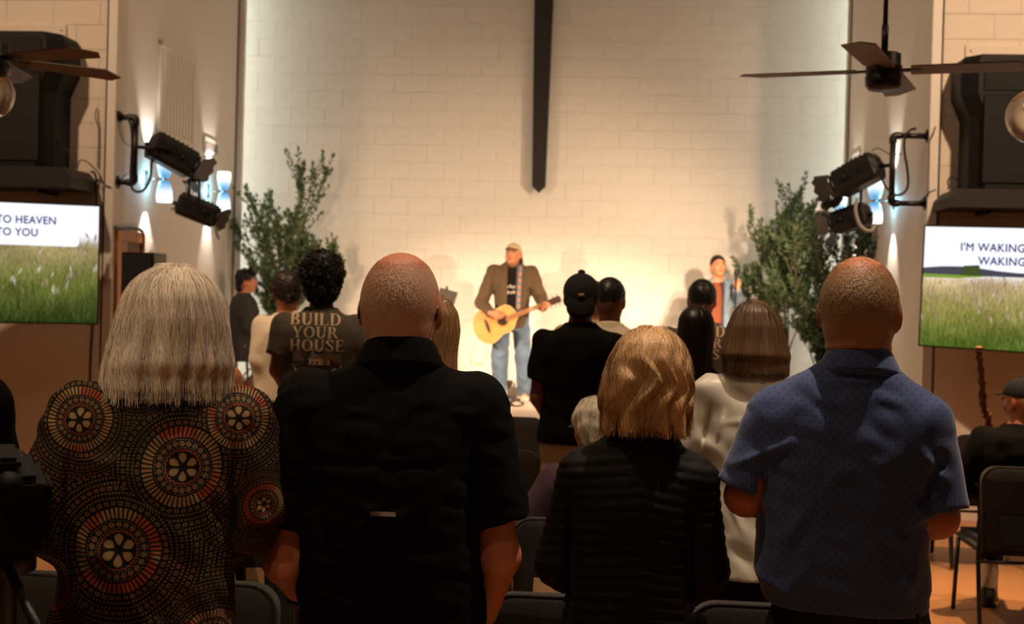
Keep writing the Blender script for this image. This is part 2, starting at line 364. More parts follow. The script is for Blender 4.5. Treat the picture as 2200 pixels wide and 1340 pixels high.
def nets(prims, xs, ys, zs):
    F = np.full((len(xs), len(ys), len(zs)), .15, np.float32)
    for (o, f, lo, hi, k) in prims:
        mg = .06
        i0, i1 = (0, len(xs)) if o == 'i' else (np.searchsorted(xs, lo[0]-mg), np.searchsorted(xs, hi[0]+mg))
        j0, j1 = (0, len(ys)) if o == 'i' else (np.searchsorted(ys, lo[1]-mg), np.searchsorted(ys, hi[1]+mg))
        k0, k1 = (0, len(zs)) if o == 'i' else (np.searchsorted(zs, lo[2]-mg), np.searchsorted(zs, hi[2]+mg))
        if i1 <= i0 or j1 <= j0 or k1 <= k0: continue
        d = f(xs[i0:i1, None, None], ys[None, j0:j1, None], zs[None, None, k0:k1])
        F[i0:i1, j0:j1, k0:k1] = comb(F[i0:i1, j0:j1, k0:k1], o, d, k)
    F[0] = F[-1] = np.maximum(F[0], .001); F[0] = np.maximum(F[0], .001); F[:, 0] = np.maximum(F[:, 0], .001); F[:, -1] = np.maximum(F[:, -1], .001); F[:, :, 0] = np.maximum(F[:, :, 0], .001); F[:, :, -1] = np.maximum(F[:, :, -1], .001)
    S = F < 0
    a = S[:-1, :-1, :-1].astype(np.int8)
    tot = a+S[1:, :-1, :-1]+S[:-1, 1:, :-1]+S[1:, 1:, :-1]+S[:-1, :-1, 1:]+S[1:, :-1, 1:]+S[:-1, 1:, 1:]+S[1:, 1:, 1:]
    I, J, K = np.nonzero((tot > 0) & (tot < 8))
    idx = np.full(tot.shape, -1, np.int32); idx[I, J, K] = np.arange(len(I))
    cor = [(i, j, k) for i in (0, 1) for j in (0, 1) for k in (0, 1)]
    vals = {c: F[I+c[0], J+c[1], K+c[2]] for c in cor}
    acc = np.zeros((len(I), 3)); cnt = np.zeros(len(I))
    for c in cor:
        for ax in range(3):
            if c[ax]: continue
            c2 = list(c); c2[ax] = 1; c2 = tuple(c2)
            v0, v1 = vals[c], vals[c2]; m = (v0 < 0) != (v1 < 0)
            t = np.where(m, v0/np.where(m, v0-v1, 1), 0)
            p = np.array([np.full(len(I), q, float) for q in c]).T; p[:, ax] = t
            acc[m] += p[m]; cnt[m] += 1
    acc /= cnt[:, None]
    vx = xs[I]+(xs[I+1]-xs[I])*acc[:, 0]; vy = ys[J]+(ys[J+1]-ys[J])*acc[:, 1]; vz = zs[K]+(zs[K+1]-zs[K])*acc[:, 2]
    verts = np.stack([vx, vy, vz], 1)
    Q = []
    for ax in range(3):
        s0 = [slice(None)]*3; s1 = [slice(None)]*3; s0[ax] = slice(0, -1); s1[ax] = slice(1, None)
        A, B = S[tuple(s0)], S[tuple(s1)]
        i, j, k = np.nonzero(A != B); flip = A[i, j, k]
        o1, o2 = [(1, 2), (2, 0), (0, 1)][ax]
        co = np.stack([i, j, k], 1); ok = (co[:, o1] > 0) & (co[:, o2] > 0) & (co[:, o1] < tot.shape[o1]) & (co[:, o2] < tot.shape[o2])
        co = co[ok]; flip = flip[ok]
        def gi(d1, d2):
            c = co.copy(); c[:, o1] -= d1; c[:, o2] -= d2; return idx[c[:, 0], c[:, 1], c[:, 2]]
        q = np.stack([gi(1, 1), gi(0, 1), gi(0, 0), gi(1, 0)], 1)
        q[~flip] = q[~flip][:, ::-1]; Q.append(q)
    Q = np.concatenate(Q); Q = Q[(Q >= 0).all(1)]
    return verts, Q
def np_mesh(name, V, Q, cols=None):
    me = bpy.data.meshes.new(name); n = Q.shape[1]
    me.vertices.add(len(V)); me.vertices.foreach_set('co', np.ascontiguousarray(V, np.float32).ravel())
    me.loops.add(Q.size); me.loops.foreach_set('vertex_index', Q.astype(np.int32).ravel())
    me.polygons.add(len(Q)); me.polygons.foreach_set('loop_start', np.arange(0, Q.size, n, dtype=np.int32))
    me.polygons.foreach_set('use_smooth', np.ones(len(Q), bool))
    me.update(calc_edges=True)
    if cols is not None:
        at = me.color_attributes.new('tint', 'FLOAT_COLOR', 'POINT'); c = np.ones((len(V), 4), np.float32); c[:, :3] = cols
        at.data.foreach_set('color', c.ravel())
    return me
def merge(parts):
    V, Q, n = [], [], 0
    for v, q in parts: V.append(v); Q.append(q+n); n += len(v)
    return np.concatenate(V), np.concatenate(Q)
_dirs = rng.normal(size=(12, 3)); _ph = rng.uniform(0, 6.28, 12)
def nz(x, y, z, f=1.0, n=6, seed=0):
    """cheap smooth noise in about -1..1"""
    s = 0
    for i in range(n):
        d = _dirs[(i+seed) % 12]; q = f*(1+.37*i)
        s = s+np.sin(q*(d[0]*x+d[1]*y+d[2]*z)+_ph[(i*5+seed) % 12])
    return s/n*1.6
def wrinkle(amp, f=28, seed=0):
    def g(x, y, z):
        a = nz(x, y, z, f*.35, 4, seed)
        return (amp*np.sin(f*(x*.7+z*.6)+5*a)*(.4+.6*np.abs(nz(x, y, z, 9, 3, seed+3)))+amp*.5*np.sin(f*2.1*(z*.8-x*.5)+4*a)).astype(np.float32)
    return disp(g)
def fold(p0, p1, wd, A, back=True):
    """a ridge (A>0) or crease drawn in the x-z plane on the back (or front) of a garment"""
    a = np.array(p0); b = np.array(p1); ba = b-a; L2 = ba@ba
    def g(x, y, z):
        t = np.clip(((x-a[0])*ba[0]+(z-a[1])*ba[1])/L2, 0, 1)
        d2 = (x-a[0]-t*ba[0])**2+(z-a[1]-t*ba[1])**2
        s = np.sin(PI*(t*.8+.1)); m = (y < .02) if back else (y > -.02)
        return (-A*np.exp(-d2/wd**2)*s*m).astype(np.float32)
    return disp(g, (min(a[0], b[0])-.05, -.4, min(a[1], b[1])-.05), (max(a[0], b[0])+.05, .4, max(a[1], b[1])+.05))

# ------------------------------------------------------------------ head, hand, shoe primitives (local frames)
def head_prims(fine=True, fat=1.0):
    p = [ell((0, -.014, .028), (.076*fat, .096, .09), .01), ell((0, -.026, -.004), (.0765*fat, .084, .085), .03), ell((0, .02, -.035), (.06*fat, .07, .075), .03), ell((0, .06, -.088), (.028*fat, .024, .02), .03),
         ell((0, -.06, -.045), (.055*fat, .04, .05), .03),
         ell((.034, .062, -.022), (.022, .02, .02), .02), ell((-.034, .062, -.022), (.022, .02, .02), .02),
         ell((0, .082, .024), (.05, .012, .009), .018),
         op(ell((.031, .094, .006), (.018, .012, .011)), 's', .008), op(ell((-.031, .094, .006), (.018, .012, .011)), 's', .008),
         cone((0, .086, .012), (0, .108, -.026), .007, .011, .012), ell((.011, .098, -.03), (.008, .01, .007), .006), ell((-.011, .098, -.03), (.008, .01, .007), .006),
         ell((.031, .08, .005), (.0125, .011, .0095), .002), ell((-.031, .08, .005), (.0125, .011, .0095), .002),
         ell((0, .088, -.054), (.022, .01, .0045), .005), ell((0, .087, -.064), (.019, .01, .0055), .005)]
    for s in (-1, 1):
        p += [ell((s*.079*fat, -.010, -.008), (.0085, .022, .033), .008, rx=-.15, rz=s*.42), op(ell((s*(.087*fat), .003, -.004), (.007, .012, .023), rz=s*.55), 's', .004), ell((s*.075*fat, .004, -.034), (.0075, .010, .011), .008)]
    return p
def hand_mesh(curl=.35, spread=.02, _c={}):
    k_ = (round(curl, 2), spread)
    if k_ in _c: return _c[k_]
    pr = [cone((0, 0, .02), (0, 0, -.01), .024, .022, .02, 1.15)]
    for i, (y, L, zk, r) in enumerate(((.031, .92, -.086, .0092), (.0105, 1.0, -.09, .0096), (-.0105, .93, -.087, .009), (-.029, .74, -.08, .0079))):
        kn = Vector((0, y, zk)); pr.append(cone((0, y*.45, -.01), kn, .015, .0115, .014))
        a = curl*(.8+.12*i); p = kn; ang = a; dirY = (y/.031)*spread
        for j, ln in enumerate((.043, .027, .021)):
            q = p+Vector((math.sin(ang), dirY, -math.cos(ang)))*ln*L
            pr.append(cone(p, q, r*(1-.07*j), r*(.93-.09*j), .004)); p = q; ang += a*1.15
    pr += [cone((.004, .018, -.018), (.018, .043, -.045), .014, .0115, .014), cone((.018, .043, -.045), (.026+.02*curl, .052, -.074), .0108, .0098, .006), cone((.026+.02*curl, .052, -.074), (.034+.03*curl, .050, -.098), .0096, .008, .005)]
    g = nets(pr, axis((-.05, .14, .0035)), axis((-.065, .085, .0035)), axis((-.21, .05, .0035)))
    _c[k_] = g; return g
def orient(d, side, roll=0):
    """rotation taking the hand's -Z to direction d"""
    q = Vector((0, 0, -1)).rotation_difference(Vector(d).normalized()).to_matrix()
    return np.array(q @ Matrix.Rotation(roll, 3, 'Z'))
def shoe_mesh(_c={}):
    if 's' in _c: return _c['s']
    pr = [ell((0, .05, .03), (.046, .10, .032), .03), ell((0, .12, .03), (.044, .06, .03), .03), ell((0, -.05, .045), (.036, .05, .05), .03), cone((0, -.04, .05), (0, -.035, .1), .04, .04, .02), box_((-.044, -.09, 0), (.044, .17, .022), .01, r=.008), plane((0, 0, .0), (0, 0, -1)), plane((0, 0, .115), (0, 0, 1))]
    _c['s'] = nets(pr, axis((-.07, .07, .007)), axis((-.13, .2, .008)), axis((-.01, .13, .006))); return _c['s']

# ------------------------------------------------------------------ hair strands
def strands(env, seeds, away, n=14, step=.011, lift=.0015, width=.0011, wave=0, wl=.07, gravity=1.0, cols=None, hang=None, jit=.25, lenvar=.5, swirl=0, floor=None, phf=22, fj=.012):
    """ribbons that run over the envelope away from the crown and down, then hang free"""
    N = len(seeds); p = seeds.copy(); P_ = []; G = []
    L = rng.uniform(1-lenvar, 1, N); ph = nz(seeds[:, 0], seeds[:, 1], seeds[:, 2]*.4, phf, 5)*3.0; fl_ = rng.uniform(-fj, fj*.5, N)+(floor if floor is not None else -9); lf = rng.uniform(-.4, 1.0, N)*lift+lift
    side = rng.normal(size=(N, 3))*jit
    s = np.zeros(N)
    for i in range(n):
        f, g, _ = grad(env, p)
        hangm = (p[:, 2] < hang) if hang is not None else np.zeros(N, bool)
        p = np.where(hangm[:, None], p, p-g*(f-lf)[:, None])
        P_.append(p.copy()); G.append(g)
        d = p-np.array(away); d /= np.linalg.norm(d, axis=1, keepdims=True)+1e-6
        topw = np.clip((p[:, 2]-(away[2]-.09))/.09, 0, 1)[:, None]
        v = d*topw*1.2+np.array((0, 0, -1.0))*gravity+side*.25
        if swirl: v = v+np.cross(np.array((0, 0, 1.)), d)*swirl*topw
        if wave:
            lat = np.cross(g, v); lat /= np.linalg.norm(lat, axis=1, keepdims=True)+1e-6
            v = v+lat*(wave*2*PI/wl*np.cos(s*2*PI/wl+ph))[:, None]
        v = np.where(hangm[:, None], v*np.array((.6, .6, 1)), v-g*(v*g).sum(1, keepdims=True))
        v /= np.linalg.norm(v, axis=1, keepdims=True)+1e-6
        st = step*L*(p[:, 2] > fl_); p = p+v*st[:, None]; s += st
        if wave: lf = lf+0*lf+.0000
    A = np.stack(P_, 1); Gn = np.stack(G, 1)           # N n 3
    T = np.gradient(A, axis=1); T /= np.linalg.norm(T, axis=2, keepdims=True)+1e-8
    S_ = np.cross(T, Gn)+rng.normal(size=(N, 1, 3))*.35; S_ /= np.linalg.norm(S_, axis=2, keepdims=True)+1e-8
    tp = np.linspace(0, 1, n); wd = width*(np.minimum(1, tp*6+.3)*(1-tp**3*.85))[None, :, None]
    V = np.concatenate([A-S_*wd/2, A+S_*wd/2], 1).reshape(-1, 3)
    b = (np.arange(N)*2*n)[:, None]; k = np.arange(n-1)[None, :]
    Q = np.stack([b+k, b+k+1, b+n+k+1, b+n+k], 2).reshape(-1, 4)
    if cols is None: return V, Q, None
    cc = cols(N, seeds); cc = np.repeat(cc, 2*n, axis=0); return V, Q, cc
# ------------------------------------------------------------------ people
def lin(c): return np.array(srgb(*c)[:3])
def smoothstep(a, b, x): t = np.clip((x-a)/(b-a), 0, 1); return t*t*(3-2*t)
M_skin = mat('skin', rough=.5, attr='tint', sss=.12, bump=.12, bscale=220, spec=.4)
M_hair = mat('hair', rough=.42, attr='tint', spec=.45)
M_print = mat('print', rough=.8, attr='tint')
ROWS_M = [(.80, .165, .12, 0), (.95, .168, .122, 0), (1.08, .16, .12, .005), (1.22, .168, .122, 0), (1.34, .18, .125, -.005), (1.41, .172, .112, -.01), (1.455, .135, .09, -.015), (1.49, .09, .07, -.015), (1.515, .062, .058, -.012)]
ROWS_F = [(.80, .175, .125, 0), (.93, .17, .122, 0), (1.08, .135, .105, .005), (1.22, .14, .115, 0), (1.32, .152, .118, -.005), (1.40, .145, .098, -.01), (1.45, .11, .08, -.015), (1.49, .07, .06, -.015), (1.51, .052, .05, -.012)]
def mesh_part(name, g, m, parent, cols=None): return link(name, np_mesh(name, g[0], g[1], cols), m, parent)
def person(label, loc, face=0, H=1.75, sex='m', skin=(196, 140, 108), res=1.0, head=(0, 0, 0), hs=1.0, fat=1.0, neck=.058, seated=False, sit=.47,
           el=None, wr=None, sh=None, head_c=None, arm_r=1.0, top=None, bottom=None, shoes=None, hair=None, buzz=None, hands=((.35, 0), (.35, 0)), legs=None, extra_skin=None, stooped=0, group=None):
    """a figure standing (or sitting) at loc, facing local +Y; returns root and a dict of frames"""
    k = H/1.75; root = thing('person', label, 'person', loc, R(face), group)
    dz = -(.90*k-sit-.02) if seated else 0
    rows0 = ROWS_M if sex == 'm' else ROWS_F
    rows = [tuple([r[0]*k+dz, r[1]*k, r[2]*k]+[q*k for q in r[3:]]) for r in rows0]
    if top and top.get('rows'): rows_top = top['rows']
    else: e = (top or {}).get('ease', .012); rows_top = [tuple([r[0], r[1]+e*(1 if r[0] < 1.46*k+dz else .35), r[2]+e*(1 if r[0] < 1.46*k+dz else .35)]+list(r[3:])) for r in rows]
    shx = (.18 if sex == 'm' else .158)*k
    sh = sh or [(-shx, -.01, 1.415*k+dz), (shx, -.01, 1.415*k+dz)]
    el = el or [(-shx-.06, -.03, 1.13*k+dz), (shx+.06, -.03, 1.13*k+dz)]
    wr = wr or [(-.13, .19, 1.0*k+dz), (.13, .19, 1.0*k+dz)]
    hc = Vector(head_c or (0, .02, 1.635*k+dz))
    HR = np.array((Matrix.Rotation(R(head[0]), 3, 'Z') @ Matrix.Rotation(R(head[1]), 3, 'X') @ Matrix.Rotation(R(head[2]), 3, 'Y')), np.float32)
    hw = .09 if sex == 'm' else .085
    if seated: legs = legs or [((-hw, 0, sit+.07), (-.13, .42, sit+.06), (-.14, .46, .09)), ((hw, 0, sit+.07), (.13, .42, sit+.06), (.14, .46, .09))]
    else: legs = legs or [((-hw, 0, .88*k), (-.105, .02, .48*k), (-.115, -.02, .08)), ((hw, 0, .88*k), (.105, .02, .48*k), (.115, -.02, .08))]
    # body: one continuous surface
    inner = [tuple([r[0], max(r[1]-.022, .035), max(r[2]-.022, .035)]+list(r[3:])) for r in rows if r[0] < 1.5*k+dz]
    sk = [loft(inner, .03), cone((hc[0]*.3, -.015+hc[1]*.2, rows[-3][0]), (hc[0]*.8, hc[1]*.55-.01, hc[2]-.06*hs), neck*1.08, neck*.96, .05)]
    ar = (1.0 if sex == 'm' else .82)*arm_r
    for s in (0, 1):
        sk += [cone(sh[s], el[s], .05*ar, .042*ar, .04), cone(el[s], wr[s], .043*ar, .027*ar, .02)]
        a, b, c = legs[s]
        sk += [cone(a, b, .082, .058, .04), cone(b, c, .056, .038, .02), cone(c, (c[0], c[1]+.1, .035), .036, .03, .02)]
    sk += xform(head_prims(), hc, HR, hs) if fat == 1.0 else xform(head_prims(fat=fat), hc, HR, hs)
    if extra_skin: sk += extra_skin
    f = .0052*res; c = .011*res
    allx = [p[0] for p in el+wr+sh]; ally = [p[1] for p in el+wr]+[q[1] for L in legs for q in L]
    X = axis((min(min(allx), -.2)-.08, -.11, c), (-.11+hc[0], .11+hc[0], f), (.11+hc[0], max(max(allx), .2)+.08, c)) if abs(hc[0]) < .09 else axis((min(allx)-.3, max(allx)+.3, f*1.4))
    yl, yu = min(min(ally), -.1)-.1, max(ally)+.1
    Y = axis((min(yl, hc[1]-.16), hc[1]+.15, f*1.25), (hc[1]+.15, max(yu, hc[1]+.2), c)); zt_ = hc[2]-.16
    Z = axis((-.005, zt_, c), (zt_, hc[2]+.15, f))
    parts = [nets(sk, X, Y, Z)]
    for s in (0, 1):
        if hands[s] is None: continue
        curl, roll = hands[s][:2]; v, q = hand_mesh(curl); v = v.copy(); q = q.copy()
        if s == 1: v[:, 0] *= -1; q = q[:, ::-1]
        d = hands[s][2] if len(hands[s]) > 2 else Vector(wr[s])-Vector(el[s])
        M_ = orient(d, s, R(roll)); v = (v*(1.0 if sex == 'm' else .9)*k)@M_.T+np.array(wr[s]); parts.append((v, q))
    V, Q = merge(parts)
    base = lin(skin); cols = np.tile(base, (len(V), 1))
    q = (V-np.array(hc))@HR/hs; inh = V[:, 2] > hc[2]-.2
    m = inh & ((q[:, 0]/.027)**2+((q[:, 2]+.059)/.011)**2 < 1) & (q[:, 1] > .07); cols[m] = base*np.array((.85, .5, .5))
    for s in (-1, 1):
        e2 = ((q[:, 0]-s*.031)/.0135)**2+((q[:, 2]-.005)/.0058)**2
        m = inh & (e2 < 1) & (q[:, 1] > .07); cols[m] = (.5, .48, .45); m = inh & (((q[:, 0]-s*.031)/.0062)**2+((q[:, 2]-.005)/.0062)**2 < 1) & (q[:, 1] > .07); cols[m] = (.02, .015, .01)
        m = inh & (np.abs(q[:, 0]-s*.033) < .019) & (np.abs(q[:, 2]-.0265+np.abs(q[:, 0]-s*.03)*.15) < .0045) & (q[:, 1] > .07); cols[m] = lin((50, 36, 28))
    if buzz is not None:
        cols = buzz(q, cols, inh)
    ears = inh & (np.abs(q[:, 0]) > .079*fat) & (q[:, 2] > -.05) & (q[:, 2] < .04); cols[ears] *= np.array((1.05, .78, .7))
    body = link('body', np_mesh('body', V, Q, cols), M_skin, root)
    # clothes
    out = dict(root=root, hc=hc, HR=HR, hs=hs, k=k, dz=dz, sh=sh, el=el, wr=wr, rows_top=rows_top, body=body)
    if bottom:
        bt = bottom; wl = bt.get('w', 0)
        pz = 1.0*k+dz if not seated else 1.0*k+dz
        pr = [loft([(legs[0][0][2]-.1, .16+wl, .115, 0), (legs[0][0][2]+.02, .172+wl, .125, 0), (pz, .16+wl, .115, 0)], .04)]
        for s in (0, 1):
            a, b, c_ = legs[s]
            pr += [cone(a, b, .096, bt.get('knee', .075), .03), cone(b, (c_[0], c_[1], c_[2]+.0), bt.get('knee', .075), bt.get('ankle', .066), .02)]
        pr += [wrinkle(bt.get('wr', .003), 30, 2), plane((0, 0, bt.get('cut', .055)), (0, 0, -1))]
        pr.insert(-2, bt['extra']) if bt.get('extra') else None
        yy = [q_[1] for L in legs for q_ in L]
        g = nets(pr, axis((-.3, .3, .011*res)), axis((min(yy)-.16, max(yy)+.16, .011*res)), axis((.03, pz+.01, .012*res)))
        out['trousers'] = mesh_part('trousers', g, bt['mat'], root)
    if shoes:
        for s in (0, 1):
            c_ = legs[s][2]; v, q_ = shoe_mesh(); v = v+np.array((c_[0], c_[1]+.03, 0)); mesh_part('shoe', (v, q_), shoes, root)
    if top:
        sl = top.get('sleeve', 'short'); pr = []
        sr = top.get('sr', (.072, .08)); rows_t = [r for r in rows_top if r[0] >= top.get('hem', .80*k+dz)-.001]
        hem = top.get('hem', rows_top[0][0])
        pr.append(loft(rows_top, .03, top.get('n', 2.3)))
        def sleeve_(base_, pc, d, r_, k_):                   # flat cut at the cuff, hollowed a little
            f0 = base_[1]; inner_ = cone(pc-d*.008, pc+d*.03, r_-.020, r_-.016)[1]
            def g_(x, y, z):
                v = np.maximum(f0(x, y, z), (x-pc[0])*d[0]+(y-pc[1])*d[1]+(z-pc[2])*d[2])
                return np.maximum(v, -inner_(x, y, z)) if res < 1.2 and sl == 'short' else v
            return ('u', g_, base_[2], base_[3], k_)
        if sl != 'none':
            for s in (0, 1):
                a, b, c_ = Vector(sh[s]), Vector(el[s]), Vector(wr[s])
                if sl == 'short':
                    t = top.get('sl', .62); pc = a+(b-a)*t; d = (b-a).normalized()
                    pr.append(sleeve_(cone(a, pc+d*.1, sr[0], sr[1]+.1/((pc-a).length+.01)*(sr[1]-sr[0])*.5), pc, d, sr[1], .035))
                else:
                    pr.append(cone(a, b, sr[0], sr[1], .035)); pr.append(sleeve_(cone(b, c_+(c_-b).normalized()*.04, sr[1], top.get('cuff', .045)), c_, (c_-b).normalized(), top.get('cuff', .045), .02))
        pr += top.get('add', [])
        pr += top.get('folds', [])
        if top.get('wr', .003): pr.append(wrinkle(top.get('wr', .003), top.get('wf', 26), top.get('seed', 1)))
        pr += top.get('post', [])
        pr.append(plane((0, 0, hem), (0, 0, -1)))
        if top.get('hemfn'): pr.append(top['hemfn'])
        f2 = .0068*res if res <= 1 else .0065*res
        xs_ = [p[0] for p in el+sh]+([p[0] for p in wr] if sl == 'long' else []); ys_ = [p[1] for p in el]+([p[1] for p in wr] if sl == 'long' else [])
        wmax = max(r[1] for r in rows_top); dmx = max(r[2] for r in rows_top)
        g = nets(pr, axis((min(min(xs_)-.12, -wmax-.04), max(max(xs_)+.12, wmax+.04), f2)), axis((min(min(ys_)-.1, -dmx-.06), max(max(ys_)+.1, dmx+.05), f2*1.2)), axis((hem-.03, rows_top[-1][0]+.03 if rows_top[-1][0] > rows_top[0][0] else rows_top[0][0]+.03, f2)))
        out['top'] = mesh_part(top.get('name', 'shirt'), g, top['mat'], root); out['top_prims'] = pr
        if top.get('collar'):
            z0, z1, r0, r1 = top['collar'][:4]; yc = top['collar'][4] if len(top['collar']) > 4 else -.012; xc = top['collar'][5] if len(top['collar']) > 5 else 0
            cp = [loft([(z0-.012, r0, r0*.95, yc, xc), (z0+.004, r0+.003, r0*.97, yc, xc), (z1-.012, r1+.004, r1+.002, yc, xc), (z1, r1-.004, r1-.006, yc, xc)], 0, 2.2), op(loft([(z0-.06, r0-.012, r0-.016, yc, xc), (z1-.01, r1-.011, r1-.012, yc, xc), (z1+.03, r1-.008, r1-.009, yc, xc)], 0, 2.2), 's', .003)]
            if top.get('tilt'): cp.insert(1, disp(lambda x, y, z: 0*x))
            g = nets(cp, axis((-r0-.03+xc, r0+.03+xc, .0042*res)), axis((yc-r0-.03, yc+r0+.03, .0045*res)), axis((z0-.03, z1+.012, .0038*res)))
            tl = top.get('tilt', .18); g[0][:, 2] -= (g[0][:, 1]-yc)*tl   # front drops, back rides up
            out['collar'] = mesh_part('collar', g, top.get('collar_mat', top['mat']), root)
    if hair: hair(out)
    return out
def to_head(o, V): return (V*o['hs'])@o['HR'].T+np.array(o['hc'])
def hair_short(col, thick=.009, nz_amp=.0016, front=.065, nape=-.075, res=1.0, wdt=1.0):
    def h(o):
        t = thick
        pr = [ell((0, -.016, .032), (.076*wdt+t, .097+t, .091+t), .01), ell((0, -.058, -.03), (.054*wdt+t*.5, .042+t*.5, .06), .03),
              disp(lambda x, y, z: (nz_amp*nz(x, y, z, 130, 6)).astype(np.float32)),
              plane((0, .085, front), (0, .1, -.085)), plane((0, 0, nape), (0, .3, -1))]
        g = nets(pr, axis((-.12, .12, .005*res)), axis((-.15, .13, .005*res)), axis((-.12, .16, .005*res)))
        b = lin(col); v = g[0]; c = b[None]*(1+.25*nz(v[:, 0], v[:, 1], v[:, 2], 90, 5))[:, None].clip(.4, 1.6)
        i = rng.choice(np.nonzero(v[:, 2] > nape+.01)[0], 2600); p = v[i]; _, gr, _ = grad(pr[:2], p)
        d = gr*.7+np.array((0, -.2, -.5))+rng.normal(size=p.shape)*.35; d /= np.linalg.norm(d, axis=1, keepdims=True); q1 = p+d*thick*.5; q2 = q1+(d+np.array((0, 0, -.5)))*thick*.4
        s_ = np.cross(d, gr)+1e-4; s_ /= np.linalg.norm(s_, axis=1, keepdims=True); s_ *= .0009
        VV = np.stack([p-s_, p+s_, q1-s_*.8, q1+s_*.8, q2-s_*.1, q2+s_*.1], 1).reshape(-1, 3); bb = (np.arange(len(p))*6)[:, None]; QQ = np.concatenate([bb+np.array([[0, 1, 3, 2]]), bb+np.array([[2, 3, 5, 4]])])
        cc = np.concatenate([c, (b[None]*rng.uniform(.5, 1.2, (len(p), 1))).repeat(6, 0)]); V2, Q2 = merge([(v, g[1]), (VV, QQ)])
        mesh_part('hair', (to_head(o, V2), Q2), M_hair, o['root'], cc)
    return h
def hair_curly(col, r=(.105, .115, .115), c0=(0, -.02, .04), n=900, cr=.010, back=-.11):
    def h(o):
        env = [ell(c0, r, .01), ell((0, -.06, -.05), (r[0]*.72, .06, .07), .04), plane((0, .07, .05), (0, .1, -.07))]
        base = env[:2]+[disp(lambda x, y, z: (.008*nz(x, y, z, 95, 6)).astype(np.float32))]+env[2:]
        g = nets(base, axis((-.16, .16, .0075)), axis((-.18, .16, .0075)), axis((-.17, .2, .0075)))
        V, Q = g; sel = rng.integers(0, len(V), n); mbv, mbq = [], []
        th = np.linspace(0, 4*PI, 15)
        A = []; 
        for i in sel:
            p = V[i]+rng.normal(size=3)*.003; a = rng.normal(size=3); a /= np.linalg.norm(a); b = np.cross(a, rng.normal(size=3)); b /= np.linalg.norm(b)+1e-6; c_ = np.cross(a, b)
            rr = cr*rng.uniform(.6, 1.3)
            A.append(p+rr*(np.cos(th)[:, None]*b+np.sin(th)[:, None]*c_)+a*(th-2*PI)[:, None]*.0012)
        A = np.array(A); N, m = A.shape[:2]; wd = np.array((.0, .0, .0014)); wx = np.array((.0012, .0006, 0))
        VV = np.concatenate([A-wd-wx, A+wd+wx], 1).reshape(-1, 3); bb = (np.arange(N)*2*m)[:, None]; kk = np.arange(m-1)[None]
        QQ = np.stack([bb+kk, bb+kk+1, bb+m+kk+1, bb+m+kk], 2).reshape(-1, 4)
        V2, Q2 = merge([(V, Q), (VV, QQ)]); b = lin(col); cc = np.tile(b, (len(V2), 1)); cc[len(V):] *= rng.uniform(.7, 1.7, (N, 1)).repeat(2*m, 0)
        mesh_part('hair', (to_head(o, V2), Q2), M_hair, o['root'], cc)
    return h
def hair_long(env, away, colfn, hang, n_str=5000, grid=.006, base_col=None, zlo=-.32, ylo=-.2, half=.17, **kw):
    """env primitives in head coordinates, whole mass + strands joined as the hair mesh"""
    def h(o):
        g = nets(env, axis((-half, half, grid)), axis((ylo, .17, grid)), axis((zlo, .17, grid)))
        V, Q = g; ok = np.nonzero((V[:, 2] > hang-.0))[0]
        sd = V[rng.choice(ok, n_str)]+rng.normal(size=(n_str, 3))*.003
        sv, sq, sc = strands(env, sd, away, cols=colfn, hang=hang, **kw)
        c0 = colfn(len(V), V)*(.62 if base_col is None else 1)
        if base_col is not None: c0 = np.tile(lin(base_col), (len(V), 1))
        VV, QQ = merge([(V, Q), (sv, sq)])
        mesh_part('hair', (to_head(o, VV), QQ), M_hair, o['root'], np.concatenate([c0, sc]))
    return h
def cap_part(o, m, brim_back=False, up=0, name='cap', button=True, brim=True, wid=1.0):
    s = -1 if brim_back else 1
    pr = [ell((0, -.014, .040), (.087*wid, .107, .092), .01), plane((0, 0, .034), (0, .34, -1))]
    if brim_back: pr = [ell((0, -.014, .036), (.087*wid, .106, .094), .01), ell((0, -.065, -.02), (.07, .05, .065), .05), plane((0, 0, -.062), (0, .45, -1)), plane((0, .08, .02), (0, 1, -.6))]
    g = nets(pr, axis((-.12, .12, .005)), axis((-.15, .13, .005)), axis((-.1, .16, .005)))
    c = mesh_part(name, (to_head(o, g[0]), g[1]), m, o['root'])
    if button:
        g = nets([ell((0, -.014, .133), (.012 if not brim_back else .02, .012, .008 if not brim_back else .014))], axis((-.03, .03, .003)), axis((-.04, .02, .003)), axis((.115, .155, .003)))
        mesh_part('cap_button', (to_head(o, g[0]), g[1]), m, c)
    if brim:
        th = np.linspace(-1.05, 1.05, 15); v = []; q = []
        for t in th:
            for rr, dd in ((.075, 0), (.155, -.012)):
                x = math.sin(t)*(.084 if rr < .1 else .083); y = math.cos(t)*(.085 if rr < .1 else .165)+(-.01)
                for h_ in (0, .004): v.append((x, s*y, .064+dd+h_-abs(math.sin(t))*.012+up))
        v = np.array(v)
        for i in range(14):
            a = i*4; b = a+4; q += [(a+1, a+3, b+3, b+1), (a, b, b+2, a+2), (a+2, b+2, b+3, a+3)]
        me = np_mesh('brim', to_head(o, v), np.array(q)); link('brim', me, m, c)
    return c

